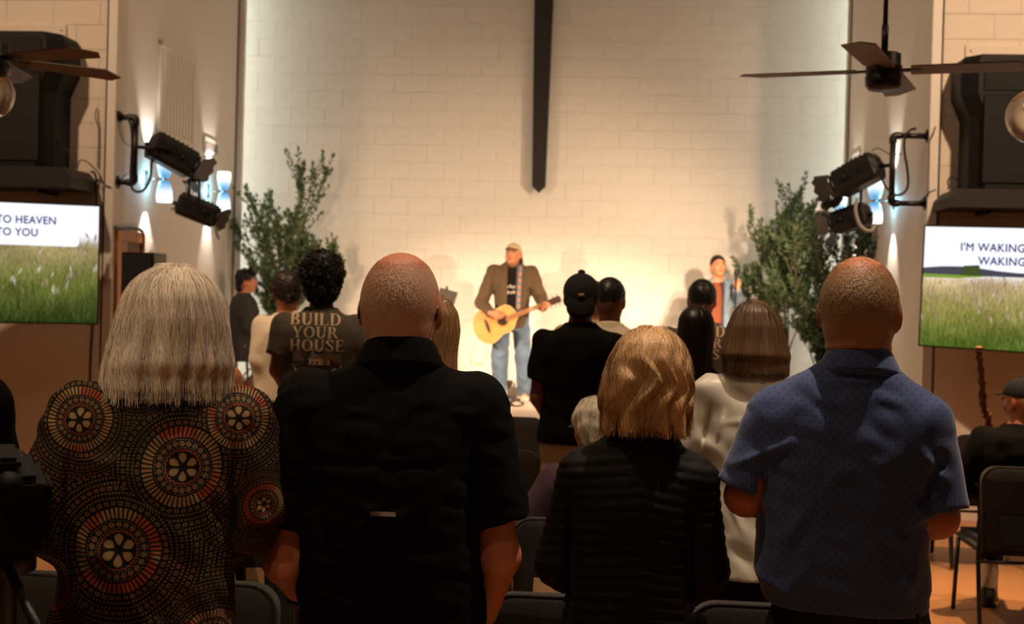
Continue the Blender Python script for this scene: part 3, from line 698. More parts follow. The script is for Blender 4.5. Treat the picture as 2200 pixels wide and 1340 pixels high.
# lettering laid on a garment: flat polygons dropped on its back (or front) surface
def rect(x0, y0, x1, y1, n=.012):
    nx = max(1, int(abs(x1-x0)/n)); ny = max(1, int(abs(y1-y0)/n)); return quad((x0, y0), (x1, y0), (x1, y1), (x0, y1), nx, ny)
def quad(a, b, c, d, nx=2, ny=4):
    a, b, c, d = map(np.array, (a, b, c, d)); V = []; F = []
    for j in range(ny+1):
        for i in range(nx+1):
            u, v = i/nx, j/ny; V.append((a*(1-u)+b*u)*(1-v)+(d*(1-u)+c*u)*v)
    for j in range(ny):
        for i in range(nx): k = j*(nx+1)+i; F.append((k, k+1, k+nx+2, k+nx+1))
    return np.array(V), np.array(F)
def arc(cx, cy, rx, ry, wx, wy, a0, a1, n=16):
    V = []; F = []
    for i in range(n+1):
        t = R(a0+(a1-a0)*i/n); c_, s_ = math.cos(t), math.sin(t)
        V += [(cx+rx*c_, cy+ry*s_), (cx+(rx-wx)*c_, cy+(ry-wy)*s_)]
    for i in range(n): F.append((2*i, 2*i+2, 2*i+3, 2*i+1))
    return np.array(V), np.array(F)
def glyph(ch):
    T, t, S = .17, .07, .045                       # thick, thin, serif
    st = lambda x, w_=T: [quad((x, 0), (x+w_, 0), (x+w_, 1), (x, 1), 1, 8), quad((x-.06, 0), (x+w_+.06, 0), (x+w_+.06, S), (x-.06, S), 2, 1), quad((x-.06, 1-S), (x+w_+.06, 1-S), (x+w_+.06, 1), (x-.06, 1), 2, 1)]
    if ch == 'I': return st(.08), .33
    if ch == 'B': return st(.08)+[arc(.34, .755, .27, .245, T, t, -90, 90), arc(.36, .27, .31, .27, T, t, -90, 90), quad((.2, 1-t), (.36, 1-t), (.36, 1), (.2, 1)), quad((.2, .48), (.36, .48), (.36, .54), (.2, .54)), quad((.2, 0), (.38, 0), (.38, t), (.2, t))], .74
    if ch == 'U': return [quad((.08, .3), (.25, .3), (.25, 1), (.08, 1), 1, 6), quad((.0, 1-S), (.33, 1-S), (.33, 1), (0, 1)), quad((.6, .3), (.67, .3), (.67, 1), (.6, 1), 1, 6), quad((.52, 1-S), (.76, 1-S), (.76, 1), (.52, 1)), arc(.375, .3, .295, .32, T, .1, 180, 360)], .80
    if ch == 'L': return st(.08)+[quad((.2, 0), (.62, 0), (.62, t), (.2, t), 3, 1), quad((.57, 0), (.63, 0), (.63, .28), (.6, .28))], .68
    if ch == 'D': return st(.08)+[arc(.32, .5, .44, .5, T, t, -90, 90), quad((.2, 1-t), (.34, 1-t), (.34, 1), (.2, 1)), quad((.2, 0), (.34, 0), (.34, t), (.2, t))], .84
    if ch == 'Y': return [quad((.31, 0), (.48, 0), (.48, .45), (.31, .45), 1, 4), quad((.22, 0), (.57, 0), (.57, S), (.22, S)), quad((.31, .42), (.46, .48), (.24, 1), (.05, 1), 1, 5), quad((.40, .45), (.48, .45), (.72, 1), (.64, 1), 1, 5), quad((0, 1-S), (.31, 1-S), (.31, 1), (0, 1)), quad((.56, 1-S), (.8, 1-S), (.8, 1), (.56, 1))], .80
    if ch == 'O': return [arc(.42, .5, .40, .515, T, t, 0, 360, 28)], .86
    if ch == 'C': return [arc(.42, .5, .40, .515, T, t, 42, 318, 22), quad((.68, .72), (.73, .72), (.73, 1), (.70, 1))], .80
    if ch == 'R': return st(.08)+[arc(.34, .74, .28, .26, T, t, -90, 90), quad((.2, 1-t), (.36, 1-t), (.36, 1), (.2, 1)), quad((.2, .48), (.36, .48), (.36, .54), (.2, .54)), quad((.33, .5), (.5, .5), (.80, 0), (.60, 0), 1, 5)], .80
    if ch == 'H': return st(.08)+st(.56)+[quad((.2, .47), (.6, .47), (.6, .54), (.2, .54), 3, 1)], .86
    if ch == 'S': return [arc(.31, .75, .27, .265, .15, t, 25, 180, 14), arc(.33, .27, .28, .285, .15, t, -155, 15, 14), quad((.04, .76), (.18, .80), (.62, .30), (.47, .22), 1, 6), quad((.5, .74), (.56, .74), (.56, 1), (.53, 1)), quad((.03, 0), (.07, 0), (.09, .28), (.04, .28))], .68
    if ch == 'E': return st(.08)+[quad((.2, 0), (.62, 0), (.62, t), (.2, t), 3, 1), quad((.2, 1-t), (.6, 1-t), (.6, 1), (.2, 1), 3, 1), quad((.2, .48), (.48, .48), (.48, .54), (.2, .54), 2, 1), quad((.57, 0), (.64, 0), (.64, .26), (.61, .26)), quad((.55, .76), (.6, .76), (.6, 1), (.57, 1)), quad((.45, .38), (.48, .38), (.48, .64), (.45, .64))], .70
    if ch == 'N': return [quad((.08, 0), (.15, 0), (.15, 1), (.08, 1), 1, 6), quad((.66, 0), (.73, 0), (.73, 1), (.66, 1), 1, 6), quad((.08, 1), (.26, 1), (.73, 0), (.6, 0), 1, 6), quad((0, 0), (.24, 0), (.24, S), (0, S)), quad((.57, 1-S), (.82, 1-S), (.82, 1), (.57, 1))], .84
    return [], .3
def text_polys(s, h, xc, z0, sx=1.0):
    out = []; x = 0
    for ch in s:
        g, adv = glyph(ch)
        for V, F in g: out.append((np.stack([(V[:, 0]+x)*h*sx, V[:, 1]*h], 1), F))
        x += adv+.05
    w_ = x*h*sx
    return [(V+np.array((xc-w_/2, z0)), F) for V, F in out], w_
def decal(o, polys, col, parent, name='lettering', back=True, m=None, eps=.002, mirror=True):
    """polys: (V2, F, colour?) in viewer coordinates; on the back the viewer's right is local +x"""
    Vs, Fs, Cs, n = [], [], [], 0
    for it in polys:
        V, F = it[0], it[1]; c_ = it[2] if len(it) > 2 else col
        Vs.append(V); Fs.append(np.array(F)+n); Cs.append(np.tile(lin(c_), (len(V), 1))); n += len(V)
    V = np.concatenate(Vs); F = np.concatenate(Fs); Cc = np.concatenate(Cs)
    s = 1 if back else -1
    x = (V[:, 0]*s).astype(np.float32); z = V[:, 1].astype(np.float32); y = np.full(len(x), -.34*s, np.float32)
    for _ in range(60):
        d = evalp(o['top_prims'], x, y, z); y = y+s*np.clip(d-eps, -.02, .03)*.7
    me = np_mesh(name, np.stack([x, y, z], 1), F, Cc); return link(name, me, m or M_print, parent)

# ------------------------------------------------------------------ node expressions for printed cloth
class NX:
    nt = None
    def __init__(s, sock): s.s = sock
    @staticmethod
    def m(op_, *a, clamp=False):
        n = NX.nt.nodes.new('ShaderNodeMath'); n.operation = op_; n.use_clamp = clamp
        for i, x in enumerate(a):
            if isinstance(x, NX): NX.nt.links.new(x.s, n.inputs[i])
            else: n.inputs[i].default_value = float(x)
        return NX(n.outputs[0])
    def __add__(a, b): return NX.m('ADD', a, b)
    __radd__ = __add__
    def __sub__(a, b): return NX.m('SUBTRACT', a, b)
    def __rsub__(a, b): return NX.m('SUBTRACT', b, a)
    def __mul__(a, b): return NX.m('MULTIPLY', a, b)
    __rmul__ = __mul__
    def __truediv__(a, b): return NX.m('DIVIDE', a, b)
    def lt(a, b): return NX.m('LESS_THAN', a, b)
    def gt(a, b): return NX.m('GREATER_THAN', a, b)
    def abs(a): return NX.m('ABSOLUTE', a)
    def fract(a): return NX.m('FRACT', a)
    def floor(a): return NX.m('FLOOR', a)
def band(r, a, b): return r.gt(a)*r.lt(b)
def mixc(f, c1, c2):
    n = NX.nt.nodes.new('ShaderNodeMix'); n.data_type = 'RGBA'; NX.nt.links.new(f.s, n.inputs['Factor'])
    for i, c_ in ((6, c1), (7, c2)):
        if isinstance(c_, tuple): n.inputs[i].default_value = c_
        else: NX.nt.links.new(c_, n.inputs[i])
    return n.outputs[2]
def medallion_mat(centres):
    m = mat('medallion_print', (.02, .015, .012, 1), .75, bump=.1, bscale=200, spec=.2); nt = m.node_tree; NX.nt = nt
    b = nt.nodes['Principled BSDF']; tc = nt.nodes.new('ShaderNodeTexCoord'); sp = nt.nodes.new('ShaderNodeSeparateXYZ')
    nn = nt.nodes.new('ShaderNodeTexNoise'); nn.inputs['Scale'].default_value = 14; nt.links.new(tc.outputs['Object'], nn.inputs['Vector'])
    mx = nt.nodes.new('ShaderNodeVectorMath'); mx.operation = 'MULTIPLY_ADD'; nt.links.new(nn.outputs['Color'], mx.inputs[0]); mx.inputs[1].default_value = (.010, 0, .010); nt.links.new(tc.outputs['Object'], mx.inputs[2])
    nt.links.new(mx.outputs[0], sp.inputs[0]); x, z = NX(sp.outputs[0])-.005, NX(sp.outputs[2])-.005
    dm = None
    for cx, cz, rad in centres:
        dx = (x-cx)/rad; dz = (z-cz)/rad; d = NX.m('SQRT', dx*dx+dz*dz)
        if dm is None: dm, DX, DZ = d, dx, dz; RA = NX.m('ADD', 0, rad)
        else:
            c = d.lt(dm); DX = DX+(dx-DX)*c; DZ = DZ+(dz-DZ)*c; RA = RA+(rad-RA)*c; dm = NX.m('MINIMUM', d, dm)
    th = NX.m('ARCTAN2', DZ, DX)/(2*PI)+.5; r = dm*.08        # normalised metres
    def spokes(n, duty, off=0.0): f = (th*n+off).fract(); return (f-.5).abs().lt(duty/2)
    f5 = ((th*6).fract()-.5).abs()
    pr_ = (r-.019).abs()/.0105; petal = (f5*f5*7.5+pr_*pr_).lt(1.0); petal_in = (f5*f5*16+pr_*pr_*2.0).lt(1.0)
    zig = ((r-.0345)-(((th*22).fract()-.5).abs()-.25)*.005).abs().lt(.0013)
    dots1 = band(r, .0385, .0405)*spokes(46, .45)
    f20 = ((th*22).fract()-.5).abs(); q = (r-.0475)/.0048; e_ = f20*f20*7+q*q
    oval = e_.lt(1.0)*e_.gt(.45); ovc = e_.lt(.16)
    dots2 = band(r, .0545, .056)*spokes(60, .5)
    raw = band(r, .0595, .0785)*spokes(52, .62); rayl = band(r, .061, .077)*spokes(52, .36)
    # outside: concentric rows of dots and small squares
    k = (r-.082)/.0095; row = k.floor(); fr = (k.fract()-.5).abs()
    npr = NX.m('ROUND', (r-(k.fract())*.0095)*2*PI/.0125*1.0); ft = ((th*npr).fract()-.5).abs()
    par = (row/3).fract().lt(.3)
    sq = fr.lt(.36)*ft.lt(.3); sqi = fr.lt(.16)*ft.lt(.13); sqr = sq-sqi
    npd = npr*2; fd = ((th*npd).fract()-.5).abs(); dd = fr.lt(.2)*fd.lt(.26)
    out_ = r.gt(.082)*(par*sqr+(1-par)*dd)
    inn = r.lt(.082)
    cream = inn*(oval+ovc+dots1+dots2+petal-petal_in*.0)
    rays = inn*raw
    cm, orc, gold = srgb(150, 116, 74), srgb(156, 66, 30), srgb(116, 88, 46)
    n2 = nt.nodes.new('ShaderNodeTexNoise'); n2.inputs['Scale'].default_value = 9; nt.links.new(tc.outputs['Object'], n2.inputs['Vector'])
    orsel = NX(n2.outputs[0]).gt(.53)
    rc = mixc(orsel, cm, orc); col = (.006, .0045, .004, 1)
    col = mixc(NX.m('MINIMUM', out_, 1.0), col, mixc(orsel, gold, srgb(128, 78, 42)))
    col = mixc(NX.m('MINIMUM', rays, 1.0), col, rc); col = mixc(inn*rayl*.0, col, cm)
    col = mixc(NX.m('MINIMUM', cream, 1.0), col, cm)
    col = mixc(inn*petal_in, col, srgb(160, 132, 92)); col = mixc(inn*zig, col, orc)
    nt.links.new(col, b.inputs['Base Color']); return m
def dots_mat(name, base, dot, sx, sz, rad):
    m = mat(name, base, .75, bump=.08, bscale=400, sheen=.25, spec=.3); nt = m.node_tree; NX.nt = nt; b = nt.nodes['Principled BSDF']
    tc = nt.nodes.new('ShaderNodeTexCoord'); sp = nt.nodes.new('ShaderNodeSeparateXYZ'); nt.links.new(tc.outputs['Object'], sp.inputs[0])
    x, z = NX(sp.outputs[0])/sx, NX(sp.outputs[2])/sz
    row = z.floor(); xo = x+(row/2).fract(); a = (xo.fract()-.5)*sx; c_ = (z.fract()-.5)*sz
    f = NX.m('SQRT', a*a+c_*c_).lt(rad)
    nt.links.new(mixc(f, base, dot), b.inputs['Base Color']); return m
# ------------------------------------------------------------------ screens
def basis_mesh(mb, o, ux, uy, un):
    M_ = Matrix(((ux.x, uy.x, un.x, o.x), (ux.y, uy.y, un.y, o.y), (ux.z, uy.z, un.z, o.z), (0, 0, 0, 1))); return M_
m_scr = mat('screen_picture', (0, 0, 0, 1), .3, attr='tint', emit=(1, 1, 1, 1), estr=1.12, spec=0)
MATS['screen_picture'].node_tree.nodes['Principled BSDF'].inputs['Base Color'].default_value = (0, 0, 0, 1)
for l in list(m_scr.node_tree.links):
    if l.to_socket.name == 'Base Color': m_scr.node_tree.links.remove(l)
m_box = mat('caption_white', (0, 0, 0, 1), .3, emit=(.92, .93, 1, 1), estr=1.1, spec=0)
m_ink = mat('caption_ink', (0, 0, 0, 1), .3, emit=srgb(38, 36, 108), estr=1.0, spec=0)
def grass_picture(wd, ht, kind):
    """flat picture of a meadow: sky, far hills and drawn blades, as one coloured sheet"""
    V, F, Cc = [], [], []
    def poly(pts, col, z):
        n = len(V)
        for x, y in pts: V.append((min(max(x, 0), wd), min(max(y, 0), ht), z)); Cc.append(col)
        F.append(tuple(range(n, n+len(pts))))
    rr = random.Random(5 if kind == 'l' else 9)
    sky = lin((244, 246, 255)); hor = .70 if kind == 'l' else .585
    N = 30
    def ground(x, y):        # colour by height in the meadow
        t = y/(ht*hor); n = .5+.5*float(nz(x*3+y, x-2*y, y*4, 6, 5, 2))
        lo = lin((34, 54, 16)) if kind == 'l' else lin((84, 108, 34)); mi = lin((112, 120, 50)) if kind == 'l' else lin((156, 148, 74)); hi = lin((172, 152, 104)) if kind == 'l' else lin((214, 184, 140))
        c = lo*(1-t*2)+mi*(t*2) if t < .5 else mi*(2-2*t)+hi*(2*t-1)
        return c*(.6+.55*n)
    for i in range(N):
        for j in range(N):
            x0, x1, y0, y1 = wd*i/N, wd*(i+1)/N, ht*j/N, ht*(j+1)/N; yc = (y0+y1)/2
            n = len(V)
            for (x, y) in ((x0, y0), (x1, y0), (x1, y1), (x0, y1)):
                V.append((x, y, 0))
                g = ground(x, y); f = 1 if y < ht*(hor-.06) else 0 if y > ht*(hor+.05) else (ht*(hor+.05)-y)/(ht*.11)
                Cc.append(g*f+sky*(1-f))
            F.append((n, n+1, n+2, n+3))
    if kind == 'r':
        pts = [(wd*t/12, ht*(.655+.02*math.sin(t*.9)-(.006*max(0, t-5)))) for t in range(13)]
        for a, b_ in zip(pts, pts[1:]): poly([(a[0], ht*.60), (b_[0], ht*.60), b_, a], lin((72, 70, 80)), .0019)
        poly([(0, ht*.575), (wd*.16, ht*.575), (wd*.3, ht*.60), (0, ht*.605)], lin((120, 152, 48)), .00195)
        poly([(wd*.17, ht*.60), (wd*.26, ht*.60), (wd*.25, ht*.69), (wd*.18, ht*.68)], lin((66, 78, 40)), .002)
    pal = [(54, 66, 26), (90, 98, 42), (128, 128, 66), (166, 156, 100), (72, 82, 38), (34, 44, 20), (176, 140, 108), (206, 176, 150), (196, 150, 128), (220, 214, 190)]
    for i in range(9000):
        y0 = ht*hor*rr.random()**1.1*.96; x = wd*rr.random(); t = y0/(ht*hor)
        h_ = ht*(.035+.11*rr.random())*(1.25-t*.9); lean = (rr.random()-.42)*h_*.8; w_ = .0026*(1.4-.8*t)
        c = lin(pal[min(9, int(rr.random()*6+(4*rr.random() if t > .45 else 0)+(1.5 if t > .75 else 0)))])*(.30+.52*t+.3*rr.random()); c = c*.28+ground(x, y0)*(.42+.75*rr.random())
        if y0+h_ > ht*(hor+.11): h_ = ht*(hor+.11)-y0
        z = .0008+i*1e-7
        poly([(x-w_, y0), (x+w_, y0), (x+lean*.5+w_*.7, y0+h_*.6), (x+lean*.5-w_*.7, y0+h_*.6)], c*.9, z); poly([(x+lean*.5-w_*.7, y0+h_*.6), (x+lean*.5+w_*.7, y0+h_*.6), (x+lean, y0+h_)], c*1.1, z)
    for i in range(150):                               # seed heads
        x = wd*rr.random(); y = ht*hor*(.35+.72*rr.random()); s = .006+.014*rr.random(); a = rr.random()*1.2+.9
        c = lin(((206, 176, 158), (190, 148, 130), (226, 214, 196), (178, 160, 96))[rr.randrange(4)])*(.4+.4*rr.random()); z = .0016+i*1e-7
        dx, dy = math.cos(a)*s*2.4, math.sin(a)*s*2.4; poly([(x-dx, y-dy), (x+dy*.22, y-dx*.22), (x+dx, y+dy), (x-dy*.22, y+dx*.22)], c, z)
    me = bpy.data.meshes.new('picture'); me.from_pydata(V, [], F)
    at = me.color_attributes.new('tint', 'FLOAT_COLOR', 'POINT'); c = np.ones((len(V), 4), np.float32); c[:, :3] = np.clip(np.array(Cc), 0, 1.05); at.data.foreach_set('color', c.ravel())
    return me
def text_mesh(s, size, m, parent, loc, align='LEFT', off=.0, xs=.92):
    cu = bpy.data.curves.new('lettering', 'FONT'); cu.body = s; cu.size = size; cu.align_x = align; cu.offset = off; cu.space_character = 1.06
    o = bpy.data.objects.new('tmp', cu); C.objects.link(o); bpy.context.view_layer.update()
    me = bpy.data.meshes.new_from_object(o.evaluated_get(bpy.context.evaluated_depsgraph_get())); bpy.data.objects.remove(o)
    n_ = len(me.vertices); co = np.empty(n_*3, np.float32); me.vertices.foreach_get('co', co); co = co.reshape(-1, 3); fs = [tuple(p.vertices) for p in me.polygons]; VV = []; FF = []
    for i, (dx, dy) in enumerate(((0, 0), (.0035, 0), (.0018, .0022), (.0018, -.0016))): VV += [(a+dx, b_+dy, c_+i*.00005) for a, b_, c_ in co]; FF += [tuple(q+i*n_ for q in f) for f in fs]
    me = bpy.data.meshes.new('lettering'); me.from_pydata(VV, [], FF)
    me.materials.clear(); t = link('lettering', me, m, parent, loc); t.scale = (xs, 1, 1); return t
def screen(label, o, ux, uy, wd, ht, kind, lines, boxr):
    un = ux.cross(uy).normalized(); M_ = basis_mesh(None, o, ux, uy, un)
    t = thing('television', label, 'television'); t.matrix_world = M_
    MB().box((-.012, -.012, -.05), (wd+.012, ht+.012, -.004), bev=.004).build('housing', M_black, t)
    b = .009; fr = MB()
    for lo, hi in (((-.012, -.012, -.004), (wd+.012, -.012+b, .004)), ((-.012, ht+.012-b, -.004), (wd+.012, ht+.012, .004)), ((-.012, -.012, -.004), (-.012+b, ht+.012, .004)), ((wd+.012-b, -.012, -.004), (wd+.012, ht+.012, .004))): fr.box(lo, hi)
    fr.build('bezel', M_black, t)
    p = link('picture', grass_picture(wd, ht, kind), m_scr, t)
    if boxr:
        x0, y0, x1, y1 = boxr; r = .03; pts = []
        for cx, cy, a0 in ((x1-r, y1-r, 0), (x0+r, y1-r, 90), (x0+r, y0+r, 180), (x1-r, y0+r, 270)):
            for k in range(7): a = R(a0+k*15); pts.append((cx+r*math.cos(a), cy+r*math.sin(a), .0022))
        MB().add(pts, [tuple(range(len(pts)))]).build('caption_box', m_box, t)
    for s, size, lx, ly, al in lines: text_mesh(s, size, m_ink, t, (lx, ly, .0026), al, .0)
    return t
def plane_from(px0, d0, px1, d1, ytop0, ybot0, ht_):
    pass
# left screen: right edge at 212, runs on past the left of the frame
def scr_frame(pa, da, pb, db, ybotA):
    a = PD(*pa, da); b = PD(*pb, db); ux = (b-a); ux.z = 0; ux.normalize(); return a, ux
A_ = PD(208, 694, 9.62); B_ = PD(0, 691, 9.39)
ux = (A_-B_); ux.normalize(); topA = PD(212, 448, 9.60); uy = (topA-A_); uy = (uy-ux*uy.dot(ux)).normalized(); HTV = .925
WTV = 1.645
tvl = screen('television on the left front wall reading TO HEAVEN over a grass meadow', A_-ux*WTV, ux, uy, WTV, HTV, 'l',
       [('TO HEAVEN', .083, WTV-.753, HTV-.155, 'LEFT'), ('TO YOU', .083, WTV-.753, HTV-.252, 'LEFT')], (WTV-1.5, HTV-.325, WTV-.145, HTV-.05))
A2 = PD(1976, 740, 9.50); B2 = PD(2200, 755, 9.12); ux2 = (B2-A2).normalized(); T2 = PD(1978, 490, 9.46); uy2 = (T2-A2); uy2 = (uy2-ux2*uy2.dot(ux2)).normalized()
tvr = screen("television on the right front wall reading I'M WAKING over a sunlit meadow", A2, ux2, uy2, WTV, HTV, 'r',
       [("I'M WAKING UP", .086, .265, HTV-.18, 'LEFT'), ('WAKING UP', .086, .40, HTV-.282, 'LEFT')], None)

# ------------------------------------------------------------------ loudspeakers and shelves on the front walls
def wallspeaker(label, x_in, Yw, ztop, zbot, s, zw0, zw1):
    """s=+1: cabinet whose visible inner side faces +x (left wall)"""
    wd, dp = 1.05, .40; t = thing('loudspeaker', label, 'loudspeaker', (x_in-s*wd/2, Yw-.036, zbot))
    h = ztop-zbot; ch = .10; ins = .075
    def prof(z): # half width at height
        return wd/2 if z > h-zw0 else (wd/2-ins*(h-zw0-z)/(zw0+zw1-zw0) if z > h-zw0-zw1 else wd/2-ins)
    mb = MB(); zs_ = [0, h-zw0-zw1, h-zw0, h-.05, h]; rings = []
    for z in zs_:
        a = (wd/2-ins) if z <= h-zw0-zw1 else wd/2
        if z == h: a -= .03
        rings.append([(-a, 0, z), (a, 0, z), (a, -dp+ch*1.2, z), (a-ch, -dp, z), (-a+ch, -dp, z), (-a, -dp+ch*1.2, z)])
    v = [p for r in rings for p in r]; f = [tuple(range(6))[::-1], tuple(24+i for i in range(6))]
    for i in range(4):
        for k in range(6): f.append((i*6+k, i*6+(k+1) % 6, i*6+6+(k+1) % 6, i*6+6+k))
    mb.add(v, f).build('cabinet', M_cab, t)
    a = wd/2-ch-.04; MB().box((-a, -dp-.012, .05), (a, -dp-.001, h*.70), bev=.006).build('grille', M_grille, t)
    MB().box((-a, -dp-.008, h*.73), (a, -dp-.001, h-.06), bev=.01).build('horn', M_grille, t)
    MB().box((-.3, 0, .2), (.3, .005, h-.2)).build('wall_bracket', M_blackm, t)
    return t
def shelf(label, x_in, Yw, z0, z1, s, dp):
    wd = 1.7; t = thing('wall_shelf', label, 'shelf', (x_in-s*wd/2, Yw, z0))
    h = z1-z0; e = .02*s
    MB().prism([(-wd/2, 0), (wd/2, 0), (wd/2, h*.55), (wd/2-.06, h), (-wd/2+.06, h), (-wd/2, h*.55)], -dp, -.02).build('box', mat('shelf_black', srgb(34, 29, 26), .55), t)
    for x in (-.5, .5): MB().box((x-.02, -.3, -.03), (x+.02, -.012, 0), bev=.003).build('bracket', M_blackm, t)
    return t
sx_ = P(142, 120, YL-.3).x; zt_ = P(120, 72, YL-.35).z; zb_ = P(110, 362, YL-.35).z
wallspeaker('large black loudspeaker standing on the shelf above the left television', sx_, YL, zt_, zb_, 1, .30, .17)
shx_ = P(205, 380, YL-.05).x; shelf('long black shelf over the left television carrying the loudspeaker', shx_, YL, P(170, 408, YL-.3).z, zb_-.002, 1, .5)
sx2 = P(2068, 150, YR-.35).x; zt2 = P(2120, 118, YR-.4).z; zb2 = P(2110, 408, YR-.4).z
wallspeaker('large black loudspeaker standing on the shelf above the right television', sx2, YR, zt2, zb2, -1, .30, .17)
shx2 = P(2008, 430, YR-.05).x; shelf('long black shelf over the right television carrying the loudspeaker', shx2, YR, P(2060, 449, YR-.3).z, zb2-.002, -1, .5)
# white backing boards behind the loudspeakers
def board(label, x0, x1, Y, z0, z1):
    t = thing('backing_board', label, 'panel', ((x0+x1)/2, Y, z0)); w_ = (x1-x0)/2
    MB().box((-w_, -.03, 0), (w_, -.0115, z1-z0), bev=.004).build('board', M_wallF, t)
    for x in (-w_+.04, w_-.04):
        MB().lathe([(0, .004), (.006, .003), (.008, 0)], 8, Matrix.Translation((x, -.03, z1-z0-.05)) @ Matrix.Rotation(R(90), 4, 'X')).build('screw', M_blackm, t)
bx = P(142, 60, YL-.03).x; board('painted board fixed behind the left loudspeaker', bx-1.1, bx, YL, zb_+.2, P(100, 52, YL-.03).z)
bx = P(2075, 100, YR-.03).x; board('painted board fixed behind the right loudspeaker', bx, bx+1.1, YR, zb2+.2, P(2140, 97, YR-.03).z)
# cables by the shelves
def cable(label, pts, r=.006, m=None, cat='cable', group=None):
    return tag(MB().tube(smooth_path(pts), r, 6).build('cable', m or M_cable), label, cat, group)
cable('thin black cable looping from the left loudspeaker down to its shelf', [P(122, 308, 9.5), P(140, 318, 9.45), (P(152, 335, 9.42)), P(158, 362, 9.40)], .006)
cable('pair of cables curling off the end of the left shelf', [P(166, 362, 9.42), P(172, 345, 9.45), P(186, 347, 9.55), P(203, 362, 9.68), P(212, 372, 9.72), P(222, 394, 9.72), P(238, 402, 9.72)], .005)
cable('black cable running down beside the left television', [P(196, 368, 9.66), P(206, 380, 9.7), P(207, 440, 9.72), P(203, 600, 9.72), P(199, 700, 9.72), P(195, 760, 9.72), P(193, 823, 9.72)], .009)
cable('thin wire hanging down the left wall corner above the shelf', [P(208, 232, 9.72), P(205, 252, 9.7), P(211, 272, 9.72), P(212, 300, 9.725), P(211, 360, 9.725)], .006, mat('beige_wire', srgb(120, 100, 80), .6))
cable('thin wire hanging down the right wall corner above the shelf', [P(2010, 272, 9.97), P(2004, 290, 9.95), P(1997, 305, 9.97), P(1996, 340, 9.975), P(1994, 420, 9.975)], .006, MATS['beige_wire'])
cable('thin cable crossing from the right pipe bracket to the right shelf', [P(1968, 440, 9.9), P(1985, 425, 9.93), P(1999, 412, 9.95), P(2010, 408, 9.7)], .006)
cable('small black cable loop standing on the right shelf', [P(2035, 405, 9.6)]+[P(2047+11*math.cos(a), 393-14*math.sin(a), 9.6) for a in (3.9, 3.0, 2.0, 1.0, 0, -1.0, -1.6)]+[P(2058, 406, 9.6)], .006)
tag(MB().tube([(XA+.003-.084, YL-.016, 1.0), (XA+.003-.084, YL-.016, HT-.05)], .005, 6).build('conduit', M_cable), 'thin black conduit running up the left wall corner', 'conduit')
tag(MB().tube([(XC+.084, YR-.016, 1.0), (XC+.084, YR-.016, HT-.05)], .005, 6).build('conduit', M_cable), 'thin black conduit running up the right wall corner', 'conduit')

# ------------------------------------------------------------------ stage fixtures on pipe brackets
def left_wall(px, py, off=0):          # point on the left splayed wall behind a pixel
    d = ray(px, py); a = Vector((XA, YL, 0)); b = Vector((XB, 13.4, 0)); n = Vector((b.y-a.y, -(b.x-a.x), 0)).normalized(); a = a+n*off
    return CO+d*((a-CO).dot(n)/d.dot(n)), n
def right_wall(px, py, off=0):
    d = ray(px, py); a = Vector((XC, YR, 0)); b = Vector((XD, 13.4, 0)); n = Vector((-(b.y-a.y), (b.x-a.x), 0)).normalized(); a = a+n*off
    return CO+d*((a-CO).dot(n)/d.dot(n)), n
def pipe_bracket(label, pxtop, pxbot, pxv, Y, Xw, s):
    """pipe pushed out from the wall corner, flanges at Xw"""
    zt, zb = P(*pxtop, Y).z, P(*pxbot, Y).z; xv = P(pxv, (pxtop[1]+pxbot[1])/2, Y).x
    t = thing('pipe_bracket', label, 'bracket', (Xw, Y, zb)); L = xv-Xw; h = zt-zb; r = .024
    MB().tube([(L, 0, .03), (L, 0, h-.03)], r, 12).build('upright_pipe', M_blackm, t)
    for z, q in ((0, 1), (h, -1)):
        a = MB().tube([(0, 0, z), (L-s*.04, 0, z)], r*.95, 12); a.build('arm_pipe', M_blackm, t)
        e = MB().tube(smooth_path([(L-s*.06, 0, z), (L-s*.02, 0, z), (L, 0, z+q*.02), (L, 0, z+q*.06)], 5), r*1.28, 12); e.build('elbow', M_blackm, t)
        f = MB().lathe([(0, .012), (.03, .012), (.034, .02), (.034, .012), (.055, .010), (.055, 0)], 18, Matrix.Translation((0, 0, z)) @ Matrix.Rotation(R(90*s), 4, 'Y')); f.build('flange', M_blackm, t)
    return t, xv, zt, zb
